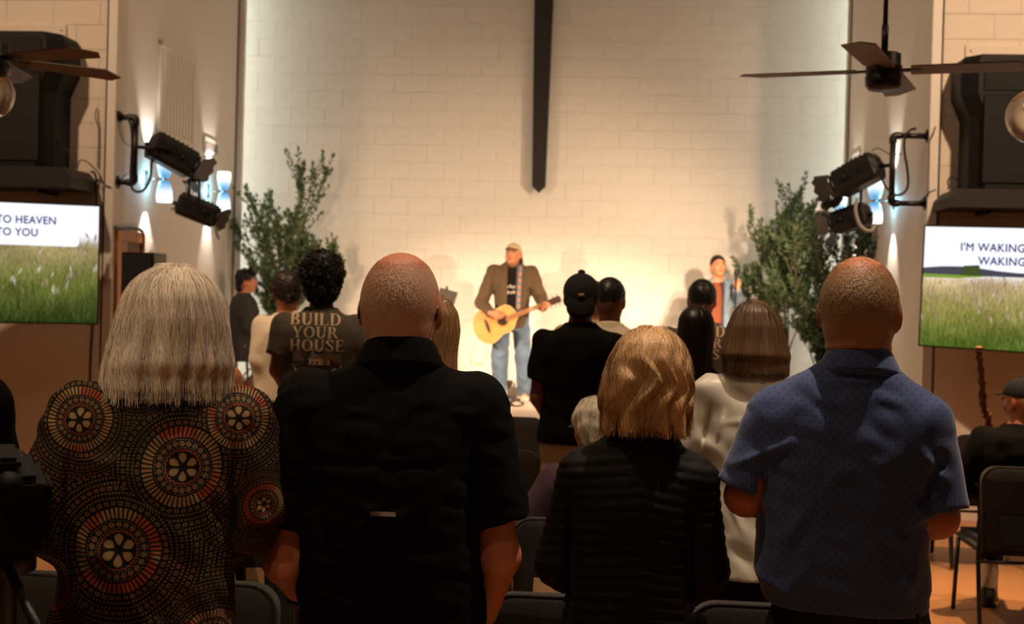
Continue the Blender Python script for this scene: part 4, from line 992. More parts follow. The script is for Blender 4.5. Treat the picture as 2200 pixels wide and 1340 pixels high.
def fresnel(label, loc, aim, hang='side', s=1, L=.40, r=.125, doors=(1, 1, 1, 1), dope=R(38), yoke_dir=None, lit=True, group=None, tilt=0, beam=None):
    """theatre lantern aimed along `aim`, local frame: +X beam, +Z up"""
    t = thing('stage_light', label, 'stage light', loc)
    X_ = Vector(aim).normalized(); Z0 = Vector((0, 0, 1)); Y_ = Z0.cross(X_).normalized(); Z_ = X_.cross(Y_)
    t.matrix_world = Matrix(((X_.x, Y_.x, Z_.x, loc[0]), (X_.y, Y_.y, Z_.y, loc[1]), (X_.z, Y_.z, Z_.z, loc[2]), (0, 0, 0, 1)))
    prof = []
    oc = [(a, b) for a, b in ((-.62, -1), (.62, -1), (.9, -.75), (.9, .55), (.66, .95), (-.66, .95), (-.9, .55), (-.9, -.75))]
    v = []; f = []
    secs = [(-L*.55, .62), (-L*.5, .9), (-L*.48, 1), (L*.36, 1), (L*.40, .92)]
    for x, k in secs: v += [(x, a*r*k, b*r*k) for a, b in oc]
    for i in range(len(secs)-1):
        for j in range(8): f.append((i*8+j, i*8+(j+1) % 8, i*8+8+(j+1) % 8, i*8+8+j))
    f += [tuple(range(8)), tuple(32+i for i in range(8))[::-1]]
    b = MB().add(v, f)
    b.build('housing', M_black, t)
    fin = MB()
    for i in range(7): x = -L*.4+i*L*.1; fin.box((x, -r*.6, r*.94), (x+.008, r*.6, r*1.06)); fin.box((x, -r*.96, -r*.3), (x+.008, -r*.88, r*.4)); fin.box((x, r*.88, -r*.3), (x+.008, r*.96, r*.4))
    tag(fin.build('cooling_fins', M_black, t), kind='stuff')
    MB().lathe([(r*.70, L*.40), (r*.86, L*.40), (r*.9, L*.46), (r*.74, L*.46), (r*.70, L*.40)], 24, Matrix.Rotation(R(90), 4, 'Y')).build('lens_ring', M_blackm, t)
    ln = MB().lathe([(0, L*.405+.02), (r*.4, L*.405+.014), (r*.7, L*.405)], 20, Matrix.Rotation(R(90), 4, 'Y')); ln.build('lens', mat('lens_lit', (1, .8, .5, 1), .2, emit=(1, .78, .5, 1), estr=6), t)
    MB().tube([(-L*.52, 0, -r*.2), (-L*.62, 0, -r*.2)], .018, 8).build('rear_knob', M_blackm, t)
    MB().tube([(L*.1, r*.93, 0), (L*.1, r*1.2, 0)], .016, 8).build('tilt_knob', M_blackm, t); MB().tube([(L*.1, -r*.93, 0), (L*.1, -r*1.2, 0)], .016, 8).build('tilt_knob', M_blackm, t)
    # barn doors hinged on the four sides of the colour frame
    x0 = L*.47; q = r*.86
    for k in range(4):
        if not doors[k]: continue
        a = k*PI/2; c_, s_ = math.cos(a), math.sin(a); o_ = dope
        prof = [(-q*.7, 0), (q*.7, 0), (q*1.15, q*.85), (q*.85, q*1.3), (q*.42, q*1.15), (0, q*1.38), (-q*.42, q*1.15), (-q*.85, q*1.3), (-q*1.15, q*.85)]
        vv = []
        for th in (0, .003):
            for (u, w_) in prof:
                x = x0+w_*math.cos(o_)+th; rad = q+w_*math.sin(o_)+th; vv.append((x, u*c_-rad*s_, u*s_+rad*c_))
        n = len(prof); ff = [tuple(range(n)), tuple(range(n, 2*n))[::-1]]+[(i, (i+1) % n, n+(i+1) % n, n+i) for i in range(n)]
        MB().add(vv, ff).build('barn_door', mat('barn_door_brown', srgb(40, 32, 27), .6), t)
    if beam:
        tg, pw, sz = beam; q = Vector(loc)+X_*(L*.47+.16); spot(q, tg, pw, WARM, sz, 1.0, .05)
    return t
def yoke(t, inv_pts, label=None):
    Mi = t.matrix_world.inverted(); 
    for pts, w_ in inv_pts: MB().tube([Mi @ Vector(p) for p in pts], w_, 8).build('yoke_arm', M_blackm, t)
# left pair
brL, xv, ztp, zbt = pipe_bracket('black pipe bracket on the left wall corner holding the left stage lights', (243, 252), (240, 391), 290, 9.82, XA-.005, 1)
c1 = PD(375, 335, 10.2); a1 = Vector((.74, .52, -.42))
f1 = fresnel('upper stage light on the left pipe bracket, its brown barn doors open', c1, a1, L=.42, r=.118, doors=(1, 1, 1, 1), beam=((-1.3, 14, 1.0), 180, 100))
pv = Vector((xv, 9.82, P(300, 315, 9.82).z))
yoke(f1, [([pv, PD(322, 318, 9.9)], .016), ([PD(318, 318, 9.9), PD(335, 315, 10.0), PD(378, 320, 10.06)], .013), ([PD(318, 319, 9.92), PD(338, 322, 10.2), PD(380, 338, 10.36)], .013)])
c2 = PD(428, 452, 10.3); a2 = Vector((.86, .38, -.34))
f2_ = fresnel('lower stage light hanging under the left pair, barn doors spread', c2, a2, L=.36, r=.098, doors=(1, 1, 1, 1), dope=R(50), beam=((-1.3, 14, .4), 800, 60))
yoke(f2_, [([PD(405, 388, 10.2), PD(407, 425, 10.2)], .012), ([PD(428, 388, 10.2), PD(428, 428, 10.2)], .012), ([PD(402, 388, 10.2), PD(431, 386, 10.2)], .014), ([PD(410, 372, 10.15), PD(415, 388, 10.2)], .02)])
cable('thick black cable hanging in a loop from the left pipe bracket', [P(246, 238, 9.78), P(262, 246, 9.75), P(279, 262, 9.74), P(284, 300, 9.74), P(281, 380, 9.74), P(284, 404, 9.74), P(296, 412, 9.74), P(312, 405, 9.74), P(323, 380, 9.78), P(326, 350, 9.85), P(327, 335, 9.95)], .011)
cable('pale grey cable curving behind the lower left stage light', [P(394, 388, 10.0), P(401, 398, 10.0), P(402, 430, 10.0), P(396, 444, 10.0), P(384, 450, 10.0), P(370, 448, 10.05)], .014, M_grey)
cable('thin safety wire dangling beside the left upright pipe', [P(256, 268, 9.78), P(260, 290, 9.78), P(268, 306, 9.78), P(281, 315, 9.8)], .004)
cable('thin wire curling at the foot of the left pipe bracket', [P(260, 388, 9.78), P(266, 378, 9.76), P(276, 372, 9.78)], .004)
# right pair
brR, xv2, zt3, zb3 = pipe_bracket('black pipe bracket on the right wall corner holding the right stage lights', (1966, 292), (1963, 437), 1917, 10.06, XC+.005, -1)
c3 = PD(1838, 378, 10.15); a3 = Vector((-.74, .58, -.42))
f3 = fresnel('upper stage light on the right pipe bracket, above the lit sconces', c3, a3, L=.42, r=.118, doors=(1, 1, 1, 1), dope=R(16), beam=((-.8, 14, 1.1), 440, 98))
yoke(f3, [([Vector((xv2, 10.06, P(1917, 354, 10.06).z)), PD(1890, 358, 10.0)], .016), ([PD(1893, 358, 10.0), PD(1880, 352, 10.0), PD(1845, 362, 10.0)], .013), ([PD(1893, 359, 10.0), PD(1878, 362, 10.3), PD(1845, 372, 10.34)], .013)])
c4 = PD(1824, 470, 10.35); a4 = Vector((-.78, .55, -.28))
f4 = fresnel('lower stage light hanging under the right pair among the olive leaves', c4, a4, L=.34, r=.098, doors=(1, 1, 1, 1), dope=R(50), beam=((-.5, 14, .4), 800, 60))
yoke(f4, [([PD(1827, 412, 10.3), PD(1826, 450, 10.3)], .012), ([PD(1850, 412, 10.3), PD(1849, 448, 10.3)], .012), ([PD(1823, 412, 10.3), PD(1853, 410, 10.3)], .014), ([PD(1838, 395, 10.2), PD(1838, 412, 10.3)], .02)])
cable('thick black cable hanging in a loop from the right pipe bracket', [P(1967, 276, 10.0), P(1955, 280, 9.98), P(1944, 296, 9.98), P(1943, 325, 9.98), P(1949, 360, 9.98), P(1951, 395, 9.98), P(1944, 412, 9.98), P(1930, 419, 9.98), P(1918, 418, 9.98)], .011)
cable('black cable drooping from the upper right stage light to the pipe', [P(1893, 372, 10.0), P(1897, 390, 10.0), P(1906, 405, 10.0), P(1914, 412, 10.0)], .009)
cable('pale grey cable curving behind the lower right stage light', [P(1842, 425, 9.98), P(1838, 450, 9.98), P(1846, 480, 9.98), P(1860, 494, 9.98), P(1874, 494, 10.0), P(1880, 482, 10.05)], .014, M_grey)
cable('thin safety wire arching over the upper right stage light', [P(1872, 325, 10.05), P(1885, 318, 10.03), P(1900, 325, 10.02), P(1915, 332, 10.0), P(1938, 330, 10.0)], .004)

# ------------------------------------------------------------------ sconces
def glass_shade():
    m = bpy.data.materials.new('blue_white_glass'); m.use_nodes = True; MATS['glass'] = m; nt = m.node_tree; b = nt.nodes['Principled BSDF']
    a = nt.nodes.new('ShaderNodeAttribute'); a.attribute_name = 'tint'; nt.links.new(a.outputs['Color'], b.inputs['Base Color']); nt.links.new(a.outputs['Color'], b.inputs['Emission Color']); b.inputs['Emission Strength'].default_value = 1.25; b.inputs['Roughness'].default_value = .25
    return m
m_glass = glass_shade()
def sconce(label, base, n, out, r=.075, h=.21, single=False):
    t = thing('wall_sconce', label, 'wall lamp', base, 0, 'blue and white glass sconces')
    c = n*out
    MB().box((-.012, -.035, -.075), (.012, .035, .075), bev=.006, M=Matrix.Rotation(math.atan2(n.y, n.x), 4, 'Z')).build('backplate', mat('brushed_metal', srgb(150, 140, 130), .35, metal=.9), t)
    MB().tube([n*.01, c], .006, 8).build('arm', MATS['brushed_metal'], t)
    MB().lathe([(0, -.018), (.016, -.018), (.02, 0), (.016, .018), (0, .018)], 14, Matrix.Translation(c)).build('socket', MATS['brushed_metal'], t)
    for s in (1, -1):
        mb = MB(); N = 24; zs_ = [.016, .03, .07, .12, .17, h]; rs = [r*.55, r*.66, r*.86, r*.97, r*1.0, r*.93]
        prof = [(a, b_) for a, b_ in zip(rs, zs_)]+[(a-.004, b_) for a, b_ in zip(rs[::-1], zs_[::-1])]
        mb.lathe([(a, s*b_) for a, b_ in prof], N, Matrix.Translation(c))
        me = mb.mesh('shade'); at = me.color_attributes.new('tint', 'FLOAT_COLOR', 'POINT'); cc = []
        for v in me.vertices:
            q = min(1, max(0, (abs(v.co.z-c.z)-.02)/(h-.05))); q = q*q*(3-2*q); a_ = lin((66, 142, 190)); b_ = np.array((.95, 1.05, 1.1)); cc += list(a_*(1-q)+b_*q)+[1]
        at.data.foreach_set('color', cc); me.materials.append(m_glass); o = link('shade', me, None, t)
        l = bpy.data.lights.new('sconce_light', 'SPOT'); lo = bpy.data.objects.new('sconce_light', l); C.objects.link(lo); l.energy = 20; l.color = (1, .86, .74); l.spot_size = R(70); l.spot_blend = .6; l.shadow_soft_size = .02
        lo.location = Vector(base)+c*.75+Vector((0, 0, s*(h+.01))); lo.rotation_euler = (Vector((-n.x*.42, -n.y*.42, s))).to_track_quat('-Z', 'Y').to_euler()
    l = bpy.data.lights.new('sconce_glow', 'POINT'); lo = bpy.data.objects.new('sconce_glow', l); C.objects.link(lo); l.energy = 3.0; l.color = (.35, .8, 1); l.shadow_soft_size = .02; lo.location = Vector(base)+c*.35
def on_left(px, Y):   # base on the left wall whose shades project at px
    t_ = (Y-YL)/(13.4-YL); return XA+(XB-XA)*t_
for (px, py, side, lab) in ((354, 385, 'l', 'blue and white glass sconce on the left stage wall behind the upper stage light'), (481, 411, 'l', 'blue and white glass sconce on the left stage wall nearest the back wall'),
                            (1880, 431, 'r', 'blue and white glass sconce on the right stage wall nearest the pipe bracket'), (1804, 460, 'r', 'blue and white glass sconce on the right stage wall behind the stage lights')):
    off = .17
    if side == 'l': q, n = left_wall(px, py, off)
    else: q, n = right_wall(px, py, off)
    z_ = q.y/13; sconce(lab, q-n*off, n, off, r=.072, h=.205)

# ------------------------------------------------------------------ louvre vents, door, switches and small wall gear on the left stage wall
def wall_frame(A, B, n):
    ux = (B-A); ux.z = 0; ux.normalize(); return Matrix(((ux.x, 0, n.x, A.x), (ux.y, 0, n.y, A.y), (ux.z, 1, n.z, 0), (0, 0, 0, 1)))
def on_wall(name, label, cat, pts, fn, wallf=left_wall):
    a, n = wallf(*pts[0]); b, _ = wallf(*pts[1]); c_, _ = wallf(*pts[2])
    M_ = wall_frame(Vector((a.x, a.y, 0)), Vector((b.x, b.y, 0)), n); t = thing(name, label, cat); t.matrix_world = M_ @ Matrix.Translation((0, min(a.z, c_.z), 0))
    w_ = (Vector((b.x, b.y))-Vector((a.x, a.y))).length; h_ = abs(a.z-c_.z); fn(t, w_, h_); return t
def louvre(t, w_, h_):
    fr = MB(); b = .05
    for lo, hi in (((0, 0, 0), (w_, b, .03)), ((0, h_-b, 0), (w_, h_, .03)), ((0, 0, 0), (b, h_, .03)), ((w_-b, 0, 0), (w_, h_, .03))): fr.box(lo, hi, bev=.004)
    fr.build('frame', M_dry, t); MB().box((b, b, 0), (w_-b, h_-b, .004)).build('backing', M_dry, t)
    n = 10
    for i in range(n):
        x = b+(w_-2*b)*(i+.5)/n; v = MB().box((-.055, b, .008), (.055, h_-b, .016), M=Matrix.Translation((x, 0, .004)) @ Matrix.Rotation(R(5), 4, 'Y')); v.build('slat', M_dry, t)
on_wall('louvre_vent', 'tall white louvred vent high on the left stage wall', 'vent', ((340, 85), (415, 125), (342, 290)), louvre)
def vent(t, w_, h_):
    fr = MB(); b = .035
    for lo, hi in (((0, 0, 0), (w_, b, .015)), ((0, h_-b, 0), (w_, h_, .015)), ((0, 0, 0), (b, h_, .015)), ((w_-b, 0, 0), (w_, h_, .015))): fr.box(lo, hi, bev=.003)
    fr.build('frame', M_white, t); MB().box((b, b, 0), (w_-b, h_-b, .003)).build('duct', mat('duct_grey', srgb(120, 112, 106), .6), t)
    for i in range(7):
        y = b+(h_-2*b)*(i+.5)/7; MB().box((b, y-.004, .004), (w_-b, y+.004, .012)).build('slat', mat('slat_grey', srgb(160, 152, 146), .5), t)
on_wall('air_vent', 'small grey slatted air vent on the left stage wall beside the upper stage light', 'vent', ((436, 291), (468, 300), (436, 325)), vent)
on_wall('air_vent', 'small white air vent on the right stage wall above the stage lights', 'vent', ((1850, 322), (1826, 318), (1850, 345)), vent, right_wall)
def doorw(t, w_, h_):
    pass
# wooden door standing open in the left stage wall
dA, n_ = left_wall(247, 492); dB, _ = left_wall(306, 495)
Md = wall_frame(Vector((dA.x, dA.y, 0)), Vector((dB.x, dB.y, 0)), n_); dw = (Vector((dB.x, dB.y))-Vector((dA.x, dA.y))).length; dh = dA.z-STAGE_Z*0
door = structure(link('door_1', None)); door.matrix_world = Md
fr = MB(); b = .09; fr.box((0, .0, .002), (b, dh, .03), bev=.004); fr.box((dw-b, 0, .002), (dw, dh, .03), bev=.004); fr.box((0, dh-b, .002), (dw, dh, .031), bev=.004); fr.build('door_frame', M_wood, door)
MB().box((b, 0, .003), (dw-b, dh-b, .012)).build('door_leaf', mat('door_leaf', srgb(150, 92, 46), .4, var=.15, vscale=4), door)
MB().box((dw-b-.28, .0, .012), (dw-b-.02, dh-b, .016)).build('door_panel', mat('door_panel', srgb(84, 40, 20), .5), door)
cable('bundle of grey cables laid along the top of the wooden door frame', [left_wall(246, 488, .03)[0], left_wall(262, 491, .035)[0], left_wall(285, 490, .03)[0], left_wall(302, 494, .03)[0], left_wall(307, 505, .03)[0], left_wall(307, 540, .03)[0]], .014, mat('taped_cable', srgb(90, 84, 78), .7))
def plate(t, w_, h_):
    MB().box((0, 0, 0), (w_, h_, .012), bev=.003).build('plate', M_white, t)
    for y in (.3, .6): MB().box((w_*.3, h_*y, .012), (w_*.7, h_*(y+.15), .018)).build('switch', M_white, t)
on_wall('light_switch', 'white switch plate on the left stage wall right of the door', 'switch', ((320, 510), (328, 511), (320, 538)), plate)
def thermostat(t, w_, h_):
    MB().box((0, 0, 0), (w_, h_, .04), bev=.01).build('case', M_white, t); MB().box((w_*.1, h_*.62, .04), (w_*.9, h_*.9, .046), bev=.002).build('cover', M_white, t)
on_wall('wall_phone', 'white wall phone on the corner left of the wooden door', 'phone', ((230, 548), (241, 549), (230, 600)), thermostat, lambda px, py: (P(px, py, YL-.017), Vector((0, -1, 0))))
# black monitor loudspeaker by the door
def monitor(label, px0, py0, px1, py1, dep, rz=0):
    a = PD(px0, py0, dep); b_ = PD(px1, py1, dep); w_ = abs(b_.x-a.x)/2; h_ = a.z-b_.z
    t = thing('stage_loudspeaker', label, 'loudspeaker', ((a.x+b_.x)/2, a.y, b_.z), rz)
    MB().prism([(-w_, 0), (w_, 0), (w_, h_), (-w_, h_)], 0, .26).build('cabinet', M_black, t); MB().box((-w_+.015, -.014, .015), (w_-.015, .001, h_-.015), bev=.005).build('grille', M_grille, t)
    return t, w_, h_
sp1, w_, h_ = monitor('upright black loudspeaker on a pole in front of the wooden door', 262, 541, 331, 646, 9.45)
MB().tube([(0, .13, 0), (0, .13, -sp1.location.z+.03)], .018, 10).build('pole', M_blackm, sp1)
lg = MB()
for a in (30, 150, 270): lg.tube([(0, .13, -sp1.location.z+.45), (.34*math.cos(R(a)), .13+.34*math.sin(R(a)), -sp1.location.z+.012)], .012, 8)
lg.build('tripod_legs', M_blackm, sp1)
sp2, _, _ = monitor('small black loudspeaker high on the right stage wall behind the bald man in blue', 1888, 583, 1921, 612, 12.0)
MB().tube([(0, .26, .1), (.35, .30, .1)], .014, 8).build('wall_arm', M_blackm, sp2)

# ------------------------------------------------------------------ ceiling fans and glass globes
m_blade = mat('fan_blade_walnut', srgb(108, 90, 72), .5, var=.15, vscale=5)
def fan(label, hub, blades, globe=False, rod_top=HT, hubr=.095, blade_r=.70, droop=0, hh=.15):
    t = thing('ceiling_fan', label, 'ceiling fan', hub)
    MB().tube([(0, 0, .10), (0, 0, rod_top-hub[2])], .012, 10).build('down_rod', M_blackm, t)
    MB().tube([(0, 0, hh*.45), (0, 0, hh*.45+.15)], .017, 10).build('coupling', M_blackm, t)
    MB().lathe([(0, hh*.5), (hubr*.8, hh*.5), (hubr*.92, hh*.46), (hubr*.93, hh*.15), (hubr, hh*.12), (hubr, -hh*.1), (hubr*.96, -hh*.14), (hubr*1.02, -hh*.2), (hubr*1.0, -hh*.45), (hubr*.85, -hh*.55), (0, -hh*.56)], 32).build('motor_housing', M_blackm, t)
    MB().lathe([(0, 0), (.06, 0), (.05, -.05), (.02, -.06)], 24, Matrix.Translation((0, 0, rod_top-hub[2]))).build('canopy', M_blackm, t)
    for k, (az, w0, w1, tw) in enumerate(blades):
        Mz = Matrix.Rotation(R(az), 4, 'Z') @ Matrix.Rotation(R(tw), 4, 'X')
        iron = MB().box((hubr*.8, -.02, -.006), (hubr+.09, .02, .004), bev=.002, M=Mz); iron.build('blade_iron', M_blackm, t)
        pts = [(hubr+.04, -w0), (blade_r-.10, -w1), (blade_r, w1*.2), (blade_r-.03, w1), (hubr+.04, w0)]
        v = [Mz @ Vector((x, y, z)) for z in (-.003, .003) for x, y in pts]
        MB().add(v, [(4, 3, 2, 1, 0), (5, 6, 7, 8, 9)]+[(i, (i+1) % 5, (i+1) % 5+5, i+5) for i in range(5)]).build('blade', m_blade, t)
    if globe:
        g = MB().lathe([(.055*math.cos(0), -.07)]+[(.114*math.sin(a), -.165+.114*math.cos(a)) for a in np.linspace(.5, PI-.01, 16)], 32)
        g.build('glass_globe', mat('smoked_glass', (.9, .88, .82, 1), .04, trans=.85, spec=.6), t)
        MB().lathe([(0, -.22), (.02, -.215), (.028, -.18), (.02, -.12), (.014, -.09)], 16).build('bulb', mat('bulb_off', srgb(235, 228, 210), .3), t)
        MB().lathe([(0, -.06), (.06, -.065), (.066, -.09), (.055, -.10)], 24).build('globe_fitter', M_blackm, t)
    return t
hb = PD(1899, 152, 6.0)
fan('black ceiling fan with four wooden blades hanging before the right stage wall', hb, [(164, .075, .085, -5), (-14, .075, .085, -5), (70, .075, .085, -7), (-112, .075, .085, -7)], blade_r=.71, hubr=.088, hh=.17)
hb2 = PD(-22, 126, 5.6)
fan('black ceiling fan with a glass globe at the upper left edge', hb2, [(4.8-22+60*i, .04, .06, -13) for i in range(6)], globe=True, blade_r=.62, hubr=.09, hh=.15)
gp = PD(2222, 250, 6.0); t = thing('pendant_globe', 'large smoked glass globe lamp hanging at the upper right edge before the right loudspeaker', 'lamp', gp)
MB().lathe([(.045, .112)]+[(.135*math.sin(a), .135*math.cos(a)) for a in np.linspace(.42, PI-.01, 18)], 36).build('glass_globe', mat('smoked_glass', (.9, .88, .82, 1), .04, trans=.85), t)
MB().lathe([(.0, .15), (.045, .15), (.055, .11), (.04, .10)], 20).build('cap', M_blackm, t)
MB().tube([(0, 0, .14), (0, 0, HT-gp.z)], .010, 8).build('rod', M_blackm, t)
MB().lathe([(0, -.06), (.02, -.05), (.03, -.01), (.02, .05), (.012, .09)], 16).build('bulb', mat('bulb_off', srgb(235, 228, 210), .3), t)

# ------------------------------------------------------------------ olive trees on the stage
m_leaf = mat('olive_leaf', rough=.55, attr='tint', spec=.35)
m_bark = mat('olive_bark', srgb(112, 96, 78), .8, bump=.4, bscale=60)
def olive(label, base, ht, branches, seed, n_leaf=26, spread=1.0, dark=1.0, potted=True):
    rr = random.Random(seed); t = thing('olive_tree', label, 'tree', base); bm_ = MB(); LV, LF, LC = [], [], []
    def leaf(p, d):
        n = len(LV); L = rr.uniform(.042, .072); w_ = L*.15; d = d.normalized(); s = d.cross(Vector((rr.uniform(-1, 1), rr.uniform(-1, 1), rr.uniform(-1, 1)))).normalized()
        up = d.cross(s); m_ = p+d*L*.5+up*L*.05
        LV.extend([p, m_+s*w_, p+d*L, m_-s*w_]); LF.append((n, n+1, n+2, n+3))
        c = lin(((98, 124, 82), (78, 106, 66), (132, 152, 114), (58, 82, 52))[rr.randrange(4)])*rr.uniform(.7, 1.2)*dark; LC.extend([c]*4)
    def twig(p, d, L, r, depth):
        pts = [p]; q = p.copy(); dd = d.normalized(); n = 5
        for i in range(n):
            dd = (dd+Vector((rr.uniform(-.16, .16), rr.uniform(-.16, .16), rr.uniform(-.04, .14)))).normalized(); q = q+dd*L/n; pts.append(q.copy())
            if depth <= 1:
                for _ in range(n_leaf//5 if depth == 0 else 2):
                    a = q-dd*rr.uniform(0, L/n); leaf(a, dd*.7+Vector((rr.uniform(-1, 1), rr.uniform(-1, 1), rr.uniform(-.5, .9))))
            if depth > 0 and i >= 1:
                for _ in range(2):
                    nd = (dd*.75+Vector((rr.uniform(-1, 1)*.8*spread, rr.uniform(-1, 1)*.6, rr.uniform(-.1, .7)))).normalized(); twig(q, nd, L*rr.uniform(.32, .55), r*.5, depth-1)
        bm_.tube(pts, [r*(1-.8*i/n) for i in range(n+1)], 5, cap=False)
        if depth == 0:
            for _ in range(5): leaf(q, dd+Vector((rr.uniform(-.5, .5), rr.uniform(-.5, .5), rr.uniform(-.3, .5))))
    for (dx, dz, L, r, z0) in branches: twig(Vector((dx*.04, 0, z0)), Vector((dx, rr.uniform(-.1, .1), dz)), L, r, 2)
    if potted:
        bm_.tube([(0, 0, .25), (.01, 0, .6), (0, 0, max(b[4] for b in branches))], [.02, .016, .012], 8)
        MB().lathe([(0, .0), (.13, .0), (.17, .30), (.18, .31), (.175, .33), (.155, .33), (.15, .28), (0, .28)], 28).build('pot', mat('pot_brown', srgb(96, 58, 34), .7, bump=.3, bscale=30, var=.2), t)
        MB().lathe([(0, .30), (.08, .295), (.152, .285)], 20).build('soil', mat('moss', srgb(54, 44, 28), 1, bump=.8, bscale=60), t)
    bm_.build('branches', m_bark, t, fix=False)
    me = bpy.data.meshes.new('foliage'); me.from_pydata([tuple(v) for v in LV], [], LF); at = me.color_attributes.new('tint', 'FLOAT_COLOR', 'POINT'); c = np.ones((len(LV), 4), np.float32); c[:, :3] = np.array(LC); at.data.foreach_set('color', c.ravel())
    tag(link('foliage', me, m_leaf, t), kind='stuff'); return t
def onstage(px, Y): p = P(px, 800, Y); return (p.x, Y, STAGE_Z)
olive('tall olive tree at the left of the stage behind the seated musician', onstage(618, 13.38), 2.4, [(-.10, 1, 1.05, .012, .72), (.10, 1, 1.16, .012, .80), (-.22, 1, 1.0, .010, .62), (.02, 1, .8, .010, .5), (-.42, .9, .66, .009, .50), (.22, 1, .66, .008, .6), (-.2, 1, .7, .009, .4)], 3, spread=.75, n_leaf=26)
olive('slender olive tree left of centre on the stage, mostly behind the curly haired man', onstage(690, 13.35), 1.8, [(.10, 1, .68, .009, .70), (-.25, 1, .5, .008, .6)], 8, n_leaf=18, spread=.6)
olive('tall olive tree at the right of the stage beside the singer', onstage(1690, 13.2), 2.3, [(-.08, 1, 1.10, .013, .62), (-.30, 1, 1.05, .012, .66), (.12, 1, .95, .011, .7), (-.62, .75, .72, .010, .60), (.22, 1, .75, .010, .6), (-.35, 1, .7, .010, .35)], 11, spread=.75, n_leaf=26)
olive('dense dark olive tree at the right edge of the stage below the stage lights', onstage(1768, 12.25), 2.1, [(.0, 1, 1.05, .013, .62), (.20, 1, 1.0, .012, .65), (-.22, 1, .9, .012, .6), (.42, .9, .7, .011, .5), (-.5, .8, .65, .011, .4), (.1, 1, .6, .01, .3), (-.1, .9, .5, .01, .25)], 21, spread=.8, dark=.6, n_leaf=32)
# ------------------------------------------------------------------ chairs
def chair_proto():
    t = thing('chair', 'x', 'chair')
    bk = MB(); w_, h0, h1, r = .255, .44, .875, .075; pts = [(-w_+.02, h0), (w_-.02, h0)]
    for k in range(7): a = R(k*15); pts.append((w_-r+r*math.cos(a), h1-r+r*math.sin(a)))
    for k in range(7): a = R(90+k*15); pts.append((-w_+r+r*math.cos(a), h1-r+r*math.sin(a)))
    n = len(pts); v = []; secs = [(-.036, .93), (-.030, .985), (-.02, 1), (.02, 1), (.036, .965)]
    cx, cz = 0, (h0+h1)/2
    for y, s in secs:
        for x, z in pts: v.append((x*s, y-.10*(z-h0)-.19, cz+(z-cz)*s))
    f = [tuple(range(n)), tuple(range((len(secs)-1)*n, len(secs)*n))[::-1]]
    for i in range(len(secs)-1):
        for k in range(n): f.append((i*n+k, i*n+(k+1) % n, i*n+n+(k+1) % n, i*n+n+k))
    bk.add(v, f, 0, True).build('backrest', M_fabric_chair, t)
    # welt round the edge of the back
    pp = [((x*1.0), -.19-.10*(z-h0)-.028, cz+(z-cz)*1.0) for x, z in pts[1:]+[pts[0]]]
    MB().tube(pp, .0045, 6, cap=False).build('piping', M_fabric_chair, t)
    MB().box((-.25, -.20, .40), (.25, .27, .475), bev=.03).build('seat', M_fabric_chair, t)
    pk = MB().box((-.17, -.262, .46), (.17, -.245, .62), bev=.004); pk.build('book_pocket', mat('pocket_black', srgb(20, 18, 17), .8), t)
    for s in (-1, 1):
        MB().tube(smooth_path([(s*.235, -.21, .80), (s*.24, -.18, .46), (s*.245, -.19, .36), (s*.25, -.27, .012)], 5), .012, 8).build('leg', M_blackm, t)
        MB().tube([(s*.24, .20, .42), (s*.25, .23, .012)], .012, 8).build('leg', M_blackm, t)
    MB().tube([(-.245, -.2, .37), (.245, -.2, .37)], .009, 8).build('stretcher', M_blackm, t)
    return t
proto = chair_proto(); used = [False]
BACK_Y = -.23
def chair(px_left, depth, label, group, wd=.51, rz=None):
    """left end of the backrest seen at px_left; its back stands at this depth"""
    a = PD(px_left, 900, depth)
    az = math.atan2(-a.x, a.y)*.0 if rz is None else rz
    c_ = Vector((a.x+wd/2, a.y-BACK_Y, 0))
    t = proto if not used[0] else copy_tree(proto); used[0] = True
    t.location = (c_.x, c_.y, 0); t.rotation_euler = (0, 0, az); t['label'] = label; t['group'] = group; return t
def papers(ch, label, dx=0, w_=.10, h=.07, tilt=0, z=.60, n=2):
    t = thing('offering_envelopes', label, 'envelopes', (ch.location.x+dx, ch.location.y-.262, z))
    for i in range(n):
        MB().box((-w_/2+i*.008, -.001-i*.003, -.08), (w_/2+i*.008, .0005-i*.003, h-i*.006), M=Matrix.Rotation(R(tilt+i*3), 4, 'Y')).build('envelope', M_paper, t)
        MB().add([(-w_*.3, -.0052, h*.25), (w_*.3, -.0052, h*.25), (w_*.3, -.0052, h*.32), (-w_*.3, -.0052, h*.32)], [(0, 1, 2, 3)]).build('print', mat('print_brown', srgb(120, 90, 60), .9), t) if i == 0 else None
    return t
G1, G2, G3, G4, G5 = 'chairs of the row just ahead of the nearest people', 'chairs of the second row', 'chairs of the third row', 'chairs of the fourth row', 'front row chairs on the right'
r1 = [chair(x, d, l, G1) for x, d, l in ((-190, 3.42, 'dark fabric chair at the bottom left edge beside the woman in the printed top'), (222, 3.36, 'dark fabric chair directly before the white haired woman, its rounded corner beside her right sleeve'),
      (640, 3.34, 'dark fabric chair hidden ahead of the man in the black shirt'), (1056, 3.3, 'dark fabric chair between the man in black and the blonde woman'), (1490, 3.26, 'dark fabric chair between the blonde woman and the man in blue'))]
r2 = [chair(x, 4.45, l, G2) for x, l in ((210, 'second row chair behind the white haired woman at left'), (512, 'second row chair ahead of the man in the black shirt, left one'), (814, 'second row chair ahead of the man in the black shirt, right one'), (1108, 'second row chair with its left corner showing beside the blonde woman'), (1408, 'second row chair under the blouse of the bob haired woman'))]
papers(r2[1], 'small cream envelopes above the rounded chair corner right of the white haired woman', -.17, .06, .07, -3, .60)
papers(r2[3], 'cream printed envelopes in the chair pocket left of the blonde woman', -.125, .095, .06, 2, .60, 3)
